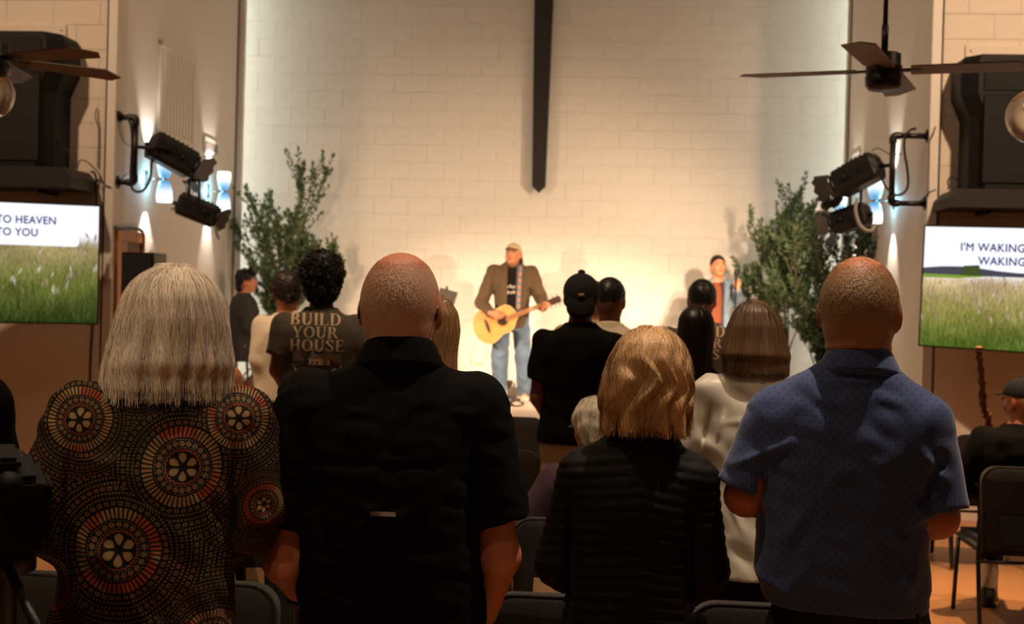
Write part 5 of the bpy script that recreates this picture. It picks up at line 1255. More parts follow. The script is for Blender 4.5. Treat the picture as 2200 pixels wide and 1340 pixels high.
r3 = [chair(x, 6.45, l, G3) for x, l in ((546, 'third row chair ahead of the man in black, left one'), (752, 'third row chair ahead of the man in black, middle one'), (958, 'third row chair with a rounded corner left of the man in the backward cap'), (1400, 'third row chair ahead of the bob haired woman'))]
r4 = [chair(x, 8.3, l, G4) for x, l in ((470, 'fourth row chair below the man in the cream shirt'), (632, 'fourth row chair ahead of the man in black, left one'), (794, 'fourth row chair ahead of the man in black, middle one'), (1010, 'fourth row chair just below the front edge of the stage'), (1400, 'fourth row chair ahead of the bob haired woman'))]
r5 = [chair(x, 7.9, l, G5) for x, l in ((1880, 'front row chair at right, behind the man in blue'), (2050, 'front row chair at right with cream papers in its pocket beside the wooden staff'), (2222, 'front row chair at the right edge beyond the seated man in the cap'))]
papers(r5[0], 'cream booklet in the front row pocket right beside the blue sleeve', .19, .08, .14, 0, .55); papers(r5[1], 'cream papers low in the front row chair pocket near the wooden staff', -.16, .12, .03, 0, .60)
r6 = chair(2112, 6.3, 'dark chair at right carrying the seated man in the black cap', 'chair of the seated man'); papers(r6, 'wide cream envelopes in the pocket of the chair under the man in the cap', .13, .24, .11, -1, .54, 1)
# gnarled wooden staff
s0, s1 = PD(2103, 748, 6.75), PD(2132, 960, 6.95)
pts = [s0, PD(2104, 765, 6.75), PD(2110, 820, 6.8), PD(2113, 872, 6.85), PD(2123, 900, 6.87), PD(2130, 960, 6.9)]
b_ = pts[-1]; pts.append(Vector((b_.x+.05, b_.y+.1, .55))); pts.append(Vector((b_.x+.09, b_.y+.15, .0)))
sp_ = smooth_path(pts, 8); st_ = thing('wooden_staff', 'gnarled wooden walking staff leaning upright before the right television', 'walking stick', (b_.x, b_.y, 0))
MB().tube([p-Vector((b_.x, b_.y, 0)) for p in sp_], [.021+.004*math.sin(i*1.7)+(.006 if i in (1, 20, 21, 30) else 0) for i in range(len(sp_))], 10).build('shaft', mat('staff_wood', srgb(112, 64, 34), .45, bump=.5, bscale=25, var=.35, vscale=12), st_)
MB().tube([sp_[0]-Vector((b_.x, b_.y, 0))+Vector((0, 0, .012)), sp_[0]-Vector((b_.x, b_.y, 0))-Vector((0, 0, .012))], [.014, .022], 10).build('worn_tip', mat('staff_end', srgb(176, 112, 62), .6), st_)

# ------------------------------------------------------------------ the nearest people
def place(px, depth):                # foot position under a pixel column, and the turn that faces it away from the camera
    p = PD(px, 640, depth); return (p.x, p.y, 0), -math.degrees(math.atan2(p.x, p.y))
def L2(px, py, s, x0, y0=None):      # local x, z of a pixel for a figure whose axis passes x0 at the horizon
    h = yh(x0); return (px-(x0-.027*(py-h)))/s, CAMZ+(h-py)/s
def rows_px(tab, s, x0, dep, yc=0):
    out = []
    for y, xl_, xr_, hd in tab:
        a, z = L2(xl_, y, s, x0); b_, _ = L2(xr_, y, s, x0); out.append((z, (b_-a)/2, hd, yc if len(tab[0]) < 5 else 0, (a+b_)/2))
    return out
# white haired woman in the printed top
s_ = FPX/2.5; x0 = 362; (loc, fa) = place(x0, 2.5)
E = lambda px, py, y: (L2(px, py, s_, x0)[0], y, L2(px, py, s_, x0)[1])
rw = rows_px([(820, 305, 420, .062), (840, 262, 470, .08), (870, 215, 520, .095), (920, 180, 535, .115), (1000, 165, 510, .14), (1100, 158, 500, .15), (1200, 140, 498, .16), (1340, 112, 500, .175), (1560, 100, 505, .18)], s_, x0, 2.5)
cen = [(388, 985, 80), (187, 893, 64), (503, 888, 66), (262, 1150, 84), (440, 1345, 62), (555, 1075, 44), (300, 800, 60), (110, 1230, 60), (330, 1500, 80)]
cl = [(L2(a, b, s_, x0)[0], L2(a, b, s_, x0)[1], r_/s_*1.02) for a, b, r_ in cen]
m_med = medallion_mat(cl)
def colf(base, v=.35, lo=.6, streak=60, rv=.5):
    b = lin(base)
    def f(N, p): k = 1+v*nz(p[:, 0], p[:, 1]*.3, p[:, 2]*.15, streak, 5)+rng.normal(size=N)*v*rv; return b[None]*np.clip(k, lo, 1.7)[:, None]
    return f
hc_w = (L2(368, 690, s_, x0)[0], .02, L2(368, 690, s_, x0)[1])
def hz(py): return L2(0, py, s_, x0)[1]-hc_w[2]
def hx(px, py): return L2(px, py, s_, x0)[0]-hc_w[0]
rowsH = []
for y, a, b_, d in ((573, 345, 400, .03), (584, 318, 425, .068), (605, 292, 448, .092), (640, 268, 468, .112), (690, 250, 480, .122), (740, 236, 486, .12), (790, 224, 488, .108), (814, 222, 482, .09), (827, 230, 470, .074)):
    rowsH.append((hz(y), (hx(b_, y)-hx(a, y))/2, d, -.018 if y < 780 else -.035, (hx(b_, y)+hx(a, y))/2))
env = [loft(rowsH, .01, 2.1), ell((hx(368, 640), -.018, hz(573)-.078), (.092, .10, .078), .02), op(ell((0, .13, -.06), (.062, .09, .13)), 's', .02)]
env_d = [env[0], env[1], disp(lambda x, y, z: (.0035*np.sin(np.arctan2(x, -y-.0)*26+3*nz(x, y, z, 14, 4))*np.clip((.10-z)*9, 0, 1)).astype(np.float32), (-.2, -.25, -.3), (.2, .2, .14)), env[2]]
w1 = person('standing white haired woman in a black top printed with cream and orange medallions', loc, fa, 1.68, 'f', (188, 136, 104), head=(8, -3, 0), head_c=hc_w, neck=.055, hs=.96,
    sh=[E(210, 905, -.01), E(500, 905, -.01)], el=[E(125, 1120, .0), E(528, 1130, .0)], wr=[(-.10, .26, 1.08), (.14, .24, 1.06)], arm_r=1.15,
    top=dict(mat=m_med, name='printed_top', rows=rw, hem=rw[-1][0]+.005, sleeve='short', sl=.93, sr=(.072, .088), wr=.004, n=2.2, seed=3,
             folds=[fold((E(500, 940, 0)[0], E(0, 940, 0)[2]), (E(492, 1160, 0)[0], E(0, 1160, 0)[2]), .010, -.022), fold((E(172, 930, 0)[0], E(0, 930, 0)[2]), (E(158, 1130, 0)[0], E(0, 1130, 0)[2]), .010, -.02), fold((E(300, 1250, 0)[0], E(0, 1250, 0)[2]), (E(340, 1340, 0)[0], E(0, 1340, 0)[2]), .02, .006)],
             add=[cone(E(190, 900, 0), E(128, 1100, .0), .07, .088, .05), cone(E(515, 905, 0), E(530, 1140, .0), .058, .062, .05)]),
    bottom=dict(mat=mat('dark_trousers', srgb(26, 24, 24), .9)), shoes=M_black,
    hair=hair_long(env_d, (0, -.02, .115), colf((226, 208, 182), .22, .62), hz(822), 11000, .0055, zlo=-.2, ylo=-.2, half=.16, n=15, step=.0125, lift=.0025, width=.0013, wave=.0016, wl=.11, jit=.13, lenvar=.55, hang=hz(822), ) if False else
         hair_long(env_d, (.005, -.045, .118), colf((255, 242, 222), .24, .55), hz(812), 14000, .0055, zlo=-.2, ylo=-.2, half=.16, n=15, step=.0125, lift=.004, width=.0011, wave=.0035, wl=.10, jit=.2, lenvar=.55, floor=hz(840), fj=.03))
# bald man in the black shirt
s_ = FPX/2.65; x0 = 857; (loc, fa) = place(x0, 2.65)
rw = rows_px([(742, 800, 920, .062), (770, 775, 945, .075), (795, 735, 975, .088), (822, 690, 1012, .10), (860, 655, 1040, .115), (930, 645, 1042, .135), (1050, 648, 1030, .155), (1160, 645, 1030, .165), (1250, 640, 1040, .17), (1330, 645, 1045, .165), (1420, 650, 1040, .16)], s_, x0, 2.65)
SK_B = (206, 132, 98)
def buzz_white(q, c, inh):
    side = smoothstep(.01, .045, np.abs(q[:, 0])-.0+.5*np.clip(-q[:, 1]-.02, 0, 1)-.0)*0
    n = nz(q[:, 0], q[:, 1], q[:, 2], 60, 5)
    mk = smoothstep(.108, .068, q[:, 2]+.28*np.clip(q[:, 1]+.02, 0, .1)+.004*n)*smoothstep(-.088, -.062, q[:, 2])*smoothstep(.065, .04, q[:, 1])
    mk = mk*inh; h = lin((196, 158, 128)); k = (.74+.06*n)*mk
    top = smoothstep(.07, .11, q[:, 2])*inh
    c = c*(1-k[:, None])+h*k[:, None]; red = lin((214, 140, 112)); return c*(1-top[:, None]*.6)+red*top[:, None]*.6
def fuzz(col, zmax, n=9000, L=.0075, wdt=.0006, fwd=.04, dens=None, lean=(0, -.35, -.6), top=None, spread=.35):
    def f(o):
        hp = head_prims(fat=o.get('fat', 1.0)); g = nets(hp[:4], axis((-.1, .1, .005)), axis((-.12, .1, .005)), axis((-.12, .13, .005)))
        V = g[0]; m = (V[:, 2] > -.072) & (V[:, 1] < fwd) & (V[:, 2]+.28*np.clip(V[:, 1]+.02, 0, .1) < zmax)
        if top: m = m | top(V)
        idx = rng.choice(np.nonzero(m)[0], n); p = V[idx]+rng.normal(size=(n, 3))*.0025; fv, gr, _ = grad(hp[:4], p); p = p-gr*fv[:, None]
        d = gr*.35+np.array(lean)+rng.normal(size=(n, 3))*spread; d /= np.linalg.norm(d, axis=1, keepdims=True)
        P_ = [p-gr*.0008]
        for i in range(3): p = p+d*L/3*rng.uniform(.6, 1.2, n)[:, None]; fv, g2, _ = grad(hp[:4], p); p = p-g2*np.minimum(fv-.0009*(i+1), 0)[:, None]-g2*(np.maximum(fv-.0022, 0))[:, None]; P_.append(p)
        A = np.stack(P_, 1); S_ = np.cross(d, gr); S_ /= np.linalg.norm(S_, axis=1, keepdims=True); wd = np.array((1, .9, .6, .1))[None, :, None]*wdt/2
        VV = np.concatenate([A-S_[:, None]*wd, A+S_[:, None]*wd], 1).reshape(-1, 3); b = (np.arange(n)*8)[:, None]; k = np.arange(3)[None]
        QQ = np.stack([b+k, b+k+1, b+4+k+1, b+4+k], 2).reshape(-1, 4)
        c = lin(col)*rng.uniform(.6, 1.3, (n, 1)); mesh_part('hair', (to_head(o, VV), QQ), M_hair, o['root'], c.repeat(8, 0))
    return f
hcx, hcz = L2(864, 660, s_, x0); shn = lambda px, py, y: (L2(px, py, s_, x0)[0], y, L2(px, py, s_, x0)[1])
m_bs = mat('black_cotton', srgb(15, 13, 12), .95, bump=.15, bscale=300, spec=.12)
def nape(hc, HR, r=.052):
    return [disp(lambda x, y, z: ((-.005*np.exp(-((z-(hc[2]-.078)+.15*np.abs(x))/.010)**2)+.004*np.exp(-((z-(hc[2]-.094)+.1*np.abs(x))/.005)**2))*(y < hc[1]-.02)).astype(np.float32), (-.1, -.2, hc[2]-.12), (.1, .0, hc[2]-.04))]
bald = person('standing bald man with white stubble and glasses in a black short sleeved shirt', loc, fa, 1.76, 'm', SK_B, head=(-13, 4, 0), head_c=(hcx, .03, hcz), hs=1.03, fat=1.03, neck=.072, arm_r=1.05,
    sh=[shn(672, 870, -.01), shn(1018, 870, -.01)], el=[shn(616, 1205, -.02), shn(1072, 1190, -.02)], wr=[shn(648, 1312, .10), shn(1050, 1345, .10)], hands=((.5, 30), (.5, -30)),
    buzz=buzz_white, extra_skin=nape((hcx, .03, hcz), None),
    top=dict(mat=m_bs, rows=rw, hem=rw[-1][0]+.003, sleeve='short', sl=.76, sr=(.078, .086), wr=.002, wf=34, seed=5, n=2.5, collar=(L2(0, 792, s_, x0)[1], L2(0, 732, s_, x0)[1], .098, .076, -.006, L2(858, 770, s_, x0)[0]), tilt=.22,
             folds=[fold((-.17, 1.32), (.17, 1.32), .006, -.004), fold((-.19, 1.38), (-.15, 1.18), .008, -.012), fold((.17, 1.38), (.16, 1.18), .008, -.012), fold((-.16, 1.04), (.12, .98), .02, .008), fold((-.03, 1.25), (-.12, 1.12), .012, .005)]),
    bottom=dict(mat=mat('dark_jeans', srgb(50, 60, 74), .85, bump=.2, bscale=300), w=.02), shoes=M_black, hair=fuzz((226, 196, 168), .10, 17000, .0065, .0006, spread=.22))
t_ = text_polys('', .01, 0, 0)
decal(bald, [(quad((-.047, 1.2195), (.005, 1.2175), (.005, 1.2265), (-.047, 1.2285), 6, 2)[0]+np.array((0, .0)), quad((0, 0), (1, 0), (1, 1), (0, 1), 6, 2)[1], (120, 100, 84))], None, bald['top'], 'loop_label')
# glasses on the bald man
gl = MB()
def hd(o, p): return Vector(tuple(to_head(o, np.array([p]))[0]))
for s in (-1, 1):
    gl.tube([hd(bald, (s*.083, -.048, -.022)), hd(bald, (s*.084, -.032, .006)), hd(bald, (s*.084, .02, .012)), hd(bald, (s*.076, .095, .010))], [.0022, .0026, .002, .0018], 8)
    gl.tube([hd(bald, (s*(.033+.024*math.cos(a)), .102, .006+.018*math.sin(a))) for a in np.linspace(0, 2*PI, 20)], .0016, 6, cap=False)
gl.tube([hd(bald, (-.01, .105, .01)), hd(bald, (.01, .105, .01))], .0015, 6)
gl.build('glasses_frame', mat('glasses_metal', srgb(60, 56, 52), .2, metal=.7), bald['root'])
wt = Vector(bald['wr'][0]); wd_ = (Vector(bald['wr'][0])-Vector(bald['el'][0])).normalized()
MB().tube([wt-wd_*.045, wt-wd_*.02], .0365, 20).build('watch_strap', M_black, bald['root'])
# blonde woman in the quilted jacket
s_ = FPX/2.9; x0 = 1392; (loc, fa) = place(x0, 2.9); E = lambda px, py, y: (L2(px, py, s_, x0)[0], y, L2(px, py, s_, x0)[1])
rw = rows_px([(905, 1345, 1435, .05), (925, 1325, 1452, .062), (948, 1285, 1462, .075), (975, 1250, 1490, .09), (1010, 1228, 1515, .105), (1080, 1222, 1505, .125), (1180, 1222, 1490, .13), (1280, 1215, 1490, .14), (1400, 1205, 1495, .15), (1480, 1205, 1495, .15)], s_, x0, 2.9)
m_jk = mat('quilted_nylon', srgb(18, 14, 13), .7, bump=.06, bscale=500, spec=.2)
qz = lambda x, y, z: (-.0048*np.abs(np.sin(PI*(z+.16*np.abs(x-.0)+.006*np.sin(x*9))/.026))**.7+.003).astype(np.float32)
hc_b = E(1393, 800, .02)
def hz2(py): return L2(0, py, s_, x0)[1]-hc_b[2]
def hx2(px, py): return L2(px, py, s_, x0)[0]-hc_b[0]
rowsB = [(hz2(y), (hx2(b_, y)-hx2(a, y))/2, d, c_, (hx2(b_, y)+hx2(a, y))/2) for y, a, b_, d, c_ in ((703, 1385, 1425, .028, -.01), (712, 1352, 1447, .06, -.015), (735, 1330, 1468, .09, -.018), (770, 1313, 1483, .108, -.02), (815, 1300, 1490, .116, -.02), (860, 1292, 1488, .112, -.025), (890, 1296, 1485, .10, -.03), (904, 1312, 1474, .084, -.035), (911, 1326, 1462, .074, -.035))]
env = [loft(rowsB, .01, 2.2), ell((hx2(1403, 760), -.015, hz2(703)-.072), (.082, .092, .072), .02), op(ell((0, .13, -.06), (.062, .09, .12)), 's', .02)]
env_d = [env[0], env[1], disp(lambda x, y, z: (.0075*np.sin(np.arctan2(x, -y)*14+1.3*np.sin(z*46+3*nz(x, y, z, 9, 4))+3*nz(x, y, z, 14, 4))*np.clip((.09-z)*9, 0, 1)).astype(np.float32), (-.2, -.25, -.3), (.2, .2, .13)), env[2]]
person('standing woman with wavy blonde bob, seen from behind in a dark quilted jacket', loc, fa, 1.62, 'f', (190, 138, 108), head=(-5, -4, 0), head_c=hc_b, neck=.05, hs=.95,
    sh=[E(1250, 1020, -.01), E(1492, 1030, -.01)], el=[E(1205, 1215, .0), E(1510, 1215, .0)], wr=[(-.12, .22, .98), (.10, .22, .98)],
    top=dict(mat=m_jk, name='quilted_jacket', rows=rw, hem=rw[-1][0]+.005, sleeve='long', sr=(.058, .060), cuff=.045, wr=.0022, wf=18, n=2.3, folds=[disp(qz), fold((E(1228, 1060, 0)[0], E(0, 1060, 0)[2]), (E(1222, 1320, 0)[0], E(0, 1320, 0)[2]), .007, -.02), fold((E(1478, 1075, 0)[0], E(0, 1075, 0)[2]), (E(1482, 1330, 0)[0], E(0, 1330, 0)[2]), .007, -.02)],
             collar=(L2(0, 965, s_, x0)[1], L2(0, 908, s_, x0)[1], .082, .066, -.006, L2(1392, 940, s_, x0)[0]), tilt=.15),
    bottom=dict(mat=MATS['dark_trousers']), shoes=M_black,
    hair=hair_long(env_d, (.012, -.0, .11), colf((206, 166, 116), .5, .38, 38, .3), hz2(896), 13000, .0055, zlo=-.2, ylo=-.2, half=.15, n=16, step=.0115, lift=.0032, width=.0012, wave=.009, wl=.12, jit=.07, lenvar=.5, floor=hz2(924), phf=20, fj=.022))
# man in the blue polo
s_ = FPX/2.8; x0 = 1846; (loc, fa) = place(x0, 2.8); E = lambda px, py, y: (L2(px, py, s_, x0)[0], y, L2(px, py, s_, x0)[1])
rw = rows_px([(760, 1785, 1900, .062), (782, 1762, 1922, .078), (805, 1722, 1948, .088), (830, 1682, 1978, .098), (862, 1648, 2005, .108), (920, 1635, 2012, .122), (1000, 1638, 2008, .132), (1100, 1632, 1992, .13), (1180, 1628, 1992, .132), (1240, 1626, 1995, .13), (1290, 1645, 1990, .125), (1312, 1660, 1980, .12)], s_, x0, 2.8)
m_polo = dots_mat('blue_polo_dotted', srgb(60, 76, 122), srgb(20, 22, 36), .0215, .0112, .0018)
hc_p = E(1849, 668, .03)
def buzz_grey(q, c, inh):
    n = nz(q[:, 0], q[:, 1], q[:, 2], 60, 5)
    mk = smoothstep(.10, .05, q[:, 2]+.3*np.clip(q[:, 1], 0, .1)+.006*n)*smoothstep(-.09, -.05, q[:, 2])*smoothstep(.065, .04, q[:, 1])*inh
    k = (.62+.08*n)*mk; c = c*(1-k[:, None])+lin((156, 130, 100))*k[:, None]; nk = smoothstep(-.07, -.12, q[:, 2]); return c*(1-.35*nk[:, None])+lin((176, 84, 52))*.35*nk[:, None]
blue = person('standing man with thinning cropped hair, seen from behind in a blue dotted polo shirt', loc, fa, 1.78, 'm', (196, 124, 86), head=(-9, 3, 0), head_c=hc_p, hs=1.08, neck=.068, arm_r=1.1,
    sh=[E(1672, 905, -.01), E(1975, 905, -.01)], el=[E(1608, 1078, -.02), E(2004, 1095, -.02)], wr=[E(1700, 1150, .24), E(1900, 1150, .24)], buzz=buzz_grey, extra_skin=nape(hc_p, None), hands=((.5, 40), (.5, -40)),
    top=dict(mat=m_polo, name='polo_shirt', rows=rw, hem=rw[-1][0]+.012, sleeve='short', sl=.93, sr=(.070, .076), wr=.0016, wf=34, seed=7, n=2.5, collar=(L2(0, 806, s_, x0)[1], L2(0, 752, s_, x0)[1], .094, .073, -.006, L2(1846, 780, s_, x0)[0]), tilt=.22,
             folds=[fold(E(1580, 1010, 0)[::2], E(1715, 945, 0)[::2], .010, .010), fold(E(1652, 975, 0)[::2], E(1640, 1100, 0)[::2], .009, -.018), fold(E(2012, 960, 0)[::2], E(1968, 1060, 0)[::2], .009, -.018), fold(E(1975, 950, 0)[::2], E(2010, 1010, 0)[::2], .008, .009), fold(E(1940, 1040, 0)[::2], E(1985, 1090, 0)[::2], .007, .007), fold(E(1640, 1235, 0)[::2], E(1720, 1275, 0)[::2], .012, .010),
                    fold(E(1700, 1270, 0)[::2], E(1740, 1200, 0)[::2], .012, .007), fold(E(1960, 1200, 0)[::2], E(1930, 1260, 0)[::2], .015, .008), fold(E(1800, 818, 0)[::2], E(1900, 812, 0)[::2], .006, .005), fold(E(1790, 1240, 0)[::2], E(1860, 1275, 0)[::2], .015, .006), fold(E(1900, 1080, 0)[::2], E(1950, 1230, 0)[::2], .014, .005), fold(E(1740, 1080, 0)[::2], E(1690, 1180, 0)[::2], .014, .005)]),
    bottom=dict(mat=mat('black_trousers', srgb(20, 18, 17), .85), w=.01), shoes=M_black, hair=fuzz((190, 158, 116), .10, 14000, .010, .0007, top=lambda V: (V[:, 2] > .05) & (rng.random(len(V)) < .18), spread=.5))
hip = E(1975, 1330, 0); MB().tube(smooth_path([E(1962, 1285, -.10), E(1968, 1300, -.11), E(1964, 1315, -.115), E(1975, 1330, -.11), E(1972, 1350, -.11)], 5), .004, 6).build('belt_clip', M_black, blue['root'])
# ------------------------------------------------------------------ people further forward
def put(label, px, depth, **kw):
    loc, fa = place(px, depth); fa += kw.pop('turn', 0); return person(label, loc, fa, **kw)
m_tee = mat('washed_grey_cotton', srgb(78, 68, 58), .9, bump=.2, bscale=250, sheen=.1)
m_cream = mat('cream_linen', srgb(226, 206, 178), .85, bump=.25, bscale=200, sheen=.1)
m_khaki = mat('khaki_cotton', srgb(190, 170, 142), .85, bump=.2, bscale=200)
m_jean = mat('blue_denim', srgb(92, 112, 136), .85, bump=.25, bscale=300, var=.35, vscale=6)
m_satin = mat('pale_satin', srgb(206, 196, 178), .38, bump=.05, bscale=60, sheen=.2)
m_dark = mat('dark_cotton', srgb(26, 22, 21), .95, bump=.15, bscale=250, spec=.15)
PR = (206, 178, 146)
def build_print(o, S, zt, sc_, depth, x0, col=PR):
    """the words and the farm house printed on the back of the grey t-shirt, measured in pixels"""
    s = FPX/depth; pol = []
    def row(word, xl, xr, yb, yt):
        (xa, zb), (xb, zt_) = L2(xl, yb, s, x0), L2(xr, yt, s, x0); h = zt_-zb
        p, w_ = text_polys(word, h, 0, 0); k = (xb-xa)/w_; p, w_ = text_polys(word, h, (xa+xb)/2, zb, k); pol.extend(p)
    for r_ in S['rows']: row(*r_)
    if S.get('pic'):
        Lx = lambda px, py: np.array(L2(px, py, s, x0))
        def pg(pts, col_): V = np.array([Lx(*p) for p in pts]); pol.append((V, np.array([(0, 1, 2, 3)]), col_))
        dk, md, lt = (62, 52, 44), (120, 104, 86), (176, 158, 134)
        for (a, b_, c_, d_) in ((631, 752, 655, 773), (650, 753, 668, 765), (700, 752, 716, 768), (714, 756, 732, 776)):   # sky patches between dark trees
            pg([(a, d_), (c_, d_), (c_, b_), (a, b_)], md if a != 650 else dk)
        pg([(631, 786), (732, 786), (732, 777), (631, 777)], lt); pg([(640, 807), (700, 803), (722, 787), (634, 787)], lt)
        pg([(664, 780), (690, 780), (690, 768), (664, 768)], (206, 186, 160)); pg([(690, 780), (708, 780), (708, 770), (690, 768)], lt)
        pg([(660, 768), (694, 768), (678, 757), (670, 757)], (150, 130, 108)); pg([(694, 769), (712, 770), (694, 758), (678, 757)], md)
        for x_ in (669, 679, 696): pg([(x_, 778), (x_+4, 778), (x_+4, 772), (x_, 772)], dk)
        pg([(645, 780), (662, 780), (660, 771), (647, 771)], dk); pg([(670, 757), (672, 757), (674, 746), (672, 746)], lt)
    for p in pol: pass
    decal(o, [(p[0], p[1], p[2] if len(p) > 2 else col) for p in pol], col, o['top'])
# curly haired man in the lettered shirt
s_ = FPX/6.0; x0 = 691; E = lambda px, py, y: (L2(px, py, s_, x0)[0], y, L2(px, py, s_, x0)[1])
o1 = put('standing man with big dark curly hair in a grey t-shirt reading BUILD YOUR HOUSE', 691, 6.0, H=1.86, skin=(140, 84, 56), res=1.25, el=[E(600, 795, -.03), E(778, 800, -.03)], wr=[(-.14, .18, 1.14), (.14, .18, 1.14)],
    sh=[E(612, 700, -.01), E(762, 700, -.01)], top=dict(mat=m_tee, name='t_shirt', hem=.86, sr=(.066, .078), sl=.66, wr=.003, ease=.024, n=3.0), bottom=dict(mat=MATS['dark_jeans']), shoes=M_black, hair=hair_curly((22, 16, 13), r=(.102, .112, .112), c0=(0, -.02, .042), n=1500, cr=.009))
build_print(o1, dict(rows=[('BUILD', 625, 735, 697, 672), ('YOUR', 629, 727, 724, 700), ('HOUSE', 624, 740, 751, 727), ('IN CO', 625, 684, 824, 810)], pic=True), 0, 0, 6.0, x0)
# man in the cream shirt
s_ = FPX/7.25; x0 = 617; E = lambda px, py, y: (L2(px, py, s_, x0)[0], y, L2(px, py, s_, x0)[1])
put('standing man in a long sleeved cream shirt left of the curly haired man', 617, 7.25, H=1.80, skin=(176, 108, 78), res=1.5, head=(6, 0, 0), sh=[E(566, 700, -.01), E(676, 700, -.01)], el=[E(558, 775, -.05), E(690, 775, -.05)], wr=[(-.06, .2, 1.16), (.08, .2, 1.16)],
    top=dict(mat=m_cream, hem=1.03, sleeve='long', sr=(.066, .058), cuff=.04, wr=.0035, wf=30, ease=.016), bottom=dict(mat=m_dark), shoes=M_black, hair=hair_short((44, 28, 20), thick=.016, nz_amp=.004, res=1.4))
# long haired blonde woman behind the bald man
env = [loft([(.145, .03, .03, -.02), (.13, .06, .07, -.02), (.09, .086, .1, -.02), (.03, .095, .108, -.02), (-.05, .088, .10, -.025), (-.14, .092, .09, -.035), (-.24, .098, .075, -.05), (-.31, .085, .055, -.055)], .01, 2.1), op(ell((0, .13, -.1), (.06, .09, .2)), 's', .02)]
put('standing woman with long straight blonde hair, mostly hidden behind the bald man', 931, 4.1, H=1.64, sex='f', skin=(196, 140, 108), res=1.5, head=(-12, 0, 0), top=dict(mat=m_dark, name='dark_top', sr=(.055, .062), ease=.014), bottom=dict(mat=m_dark), shoes=M_black,
    hair=hair_long(env, (0, -.02, .13), colf((196, 150, 100), .3, .5), -.26, 3500, .008, zlo=-.34, n=16, step=.018, lift=.002, width=.0018, wave=.004, wl=.12, jit=.08))
# man in the backward cap
m_cap = mat('black_cap', srgb(14, 13, 13), .9, bump=.2, bscale=300)
s_ = FPX/6.2; x0 = 1248; E = lambda px, py, y: (L2(px, py, s_, x0)[0], y, L2(px, py, s_, x0)[1])
o4 = put('standing man in a black t-shirt and backward black cap, before the guitarist', 1248, 6.2, H=1.81, skin=(128, 76, 54), res=1.3, sh=[E(1170, 735, -.01), E(1318, 740, -.01)], el=[E(1160, 855, -.02), E(1325, 855, -.02)], wr=[(-.12, .14, 1.0), (.12, .14, 1.0)], arm_r=1.15,
    top=dict(mat=m_bs, name='t_shirt', hem=.95, sr=(.068, .078), sl=.68, ease=.028, wr=.004), bottom=dict(mat=m_khaki), shoes=M_black, hair=None)
cp = cap_part(o4, m_cap, brim_back=True, wid=1.06)
for ch in list(cp.children):
    if ch.name.startswith('brim'): bpy.data.objects.remove(ch)
g = nets([ell((0, -.112, -.055), (.072, .018, .052), .01, rx=-.12), ell((0, -.105, -.02), (.07, .014, .04), .02)], axis((-.1, .1, .004)), axis((-.15, -.07, .004)), axis((-.13, .04, .004)))
mesh_part('brim', (to_head(o4, g[0]), g[1]), m_cap, cp)
pt = np.array([(-.016, -.131, .004), (.013, -.131, .007), (.016, -.129, .024), (-.012, -.129, .022)]); pq = np.array([(0, 1, 2, 3)])
mesh_part('cap_patch', (to_head(o4, np.concatenate([pt-np.array((0, .0, 0)), pt+np.array((0, .012, 0))])), np.array([(0, 1, 2, 3), (0, 4, 5, 1), (3, 2, 6, 7)])), mat('patch', srgb(150, 110, 100), .8), cp)
# two men behind him
o5 = put('standing man in an off-white collared shirt right of the man in the backward cap', 1311, 6.6, H=1.80, skin=(128, 78, 52), res=1.5, head=(-10, 0, 0), top=dict(mat=m_cream, hem=.86, sr=(.064, .07), ease=.014, wr=.004, collar=(1.50, 1.565, .085, .066)), bottom=dict(mat=m_dark), shoes=M_black, hair=hair_short((26, 20, 16), thick=.008, res=1.4))
o6 = put('man in beige half hidden behind the man in the backward cap', 1275, 7.8, H=1.80, skin=(150, 98, 70), res=1.7, top=dict(mat=mat('beige_cotton', srgb(170, 152, 122), .85), hem=.86, ease=.04), bottom=dict(mat=m_dark), shoes=M_black, hair=hair_short((30, 24, 20), thick=.008, res=1.5))
cap_part(o6, mat('brown_cap', srgb(58, 44, 32), .85))
# man in the other lettered shirt, long haired woman, bob haired woman
x0 = 1508
o7 = put('standing man with cropped black hair in a grey lettered t-shirt, before the singer', 1508, 7.4, H=1.82, skin=(150, 92, 60), res=1.6, top=dict(mat=m_tee, name='t_shirt', hem=.86, sr=(.066, .076), ease=.022, wr=.003, n=3.0), bottom=dict(mat=m_dark), shoes=M_black, hair=hair_short((18, 14, 12), thick=.010, res=1.5))
build_print(o7, dict(rows=[('BUILD', 1466, 1560, 721, 699), ('YOUR', 1470, 1552, 745, 724), ('HOUSE', 1464, 1566, 768, 748)]), 0, 0, 7.4, x0)
env = [loft([(.135, .03, .03, -.02), (.12, .055, .07, -.02), (.08, .078, .1, -.02), (.02, .082, .108, -.02), (-.08, .078, .10, -.025), (-.2, .08, .085, -.04), (-.36, .08, .06, -.06), (-.42, .07, .045, -.06)], .01, 2.1), op(ell((0, .13, -.1), (.055, .09, .2)), 's', .02)]
put('standing woman with long straight dark hair, between the blonde woman and the bob haired woman', 1497, 5.6, H=1.64, sex='f', skin=(186, 112, 76), res=1.6, top=dict(mat=m_dark, name='sleeveless_top', sleeve='none', rows=None, ease=.008), bottom=dict(mat=m_dark), shoes=M_black,
    hair=hair_long(env, (0, -.02, .12), colf((40, 24, 17), .3, .5), -.38, 2600, .009, zlo=-.45, n=18, step=.022, lift=.0015, width=.002, jit=.05))
s_ = FPX/4.05; x0 = 1618; E = lambda px, py, y: (L2(px, py, s_, x0)[0], y, L2(px, py, s_, x0)[1])
hc9 = E(1620, 718, .02); hh_ = lambda px, py: (L2(px, py, s_, x0)[0]-hc9[0], L2(px, py, s_, x0)[1]-hc9[2])
rowsN = []
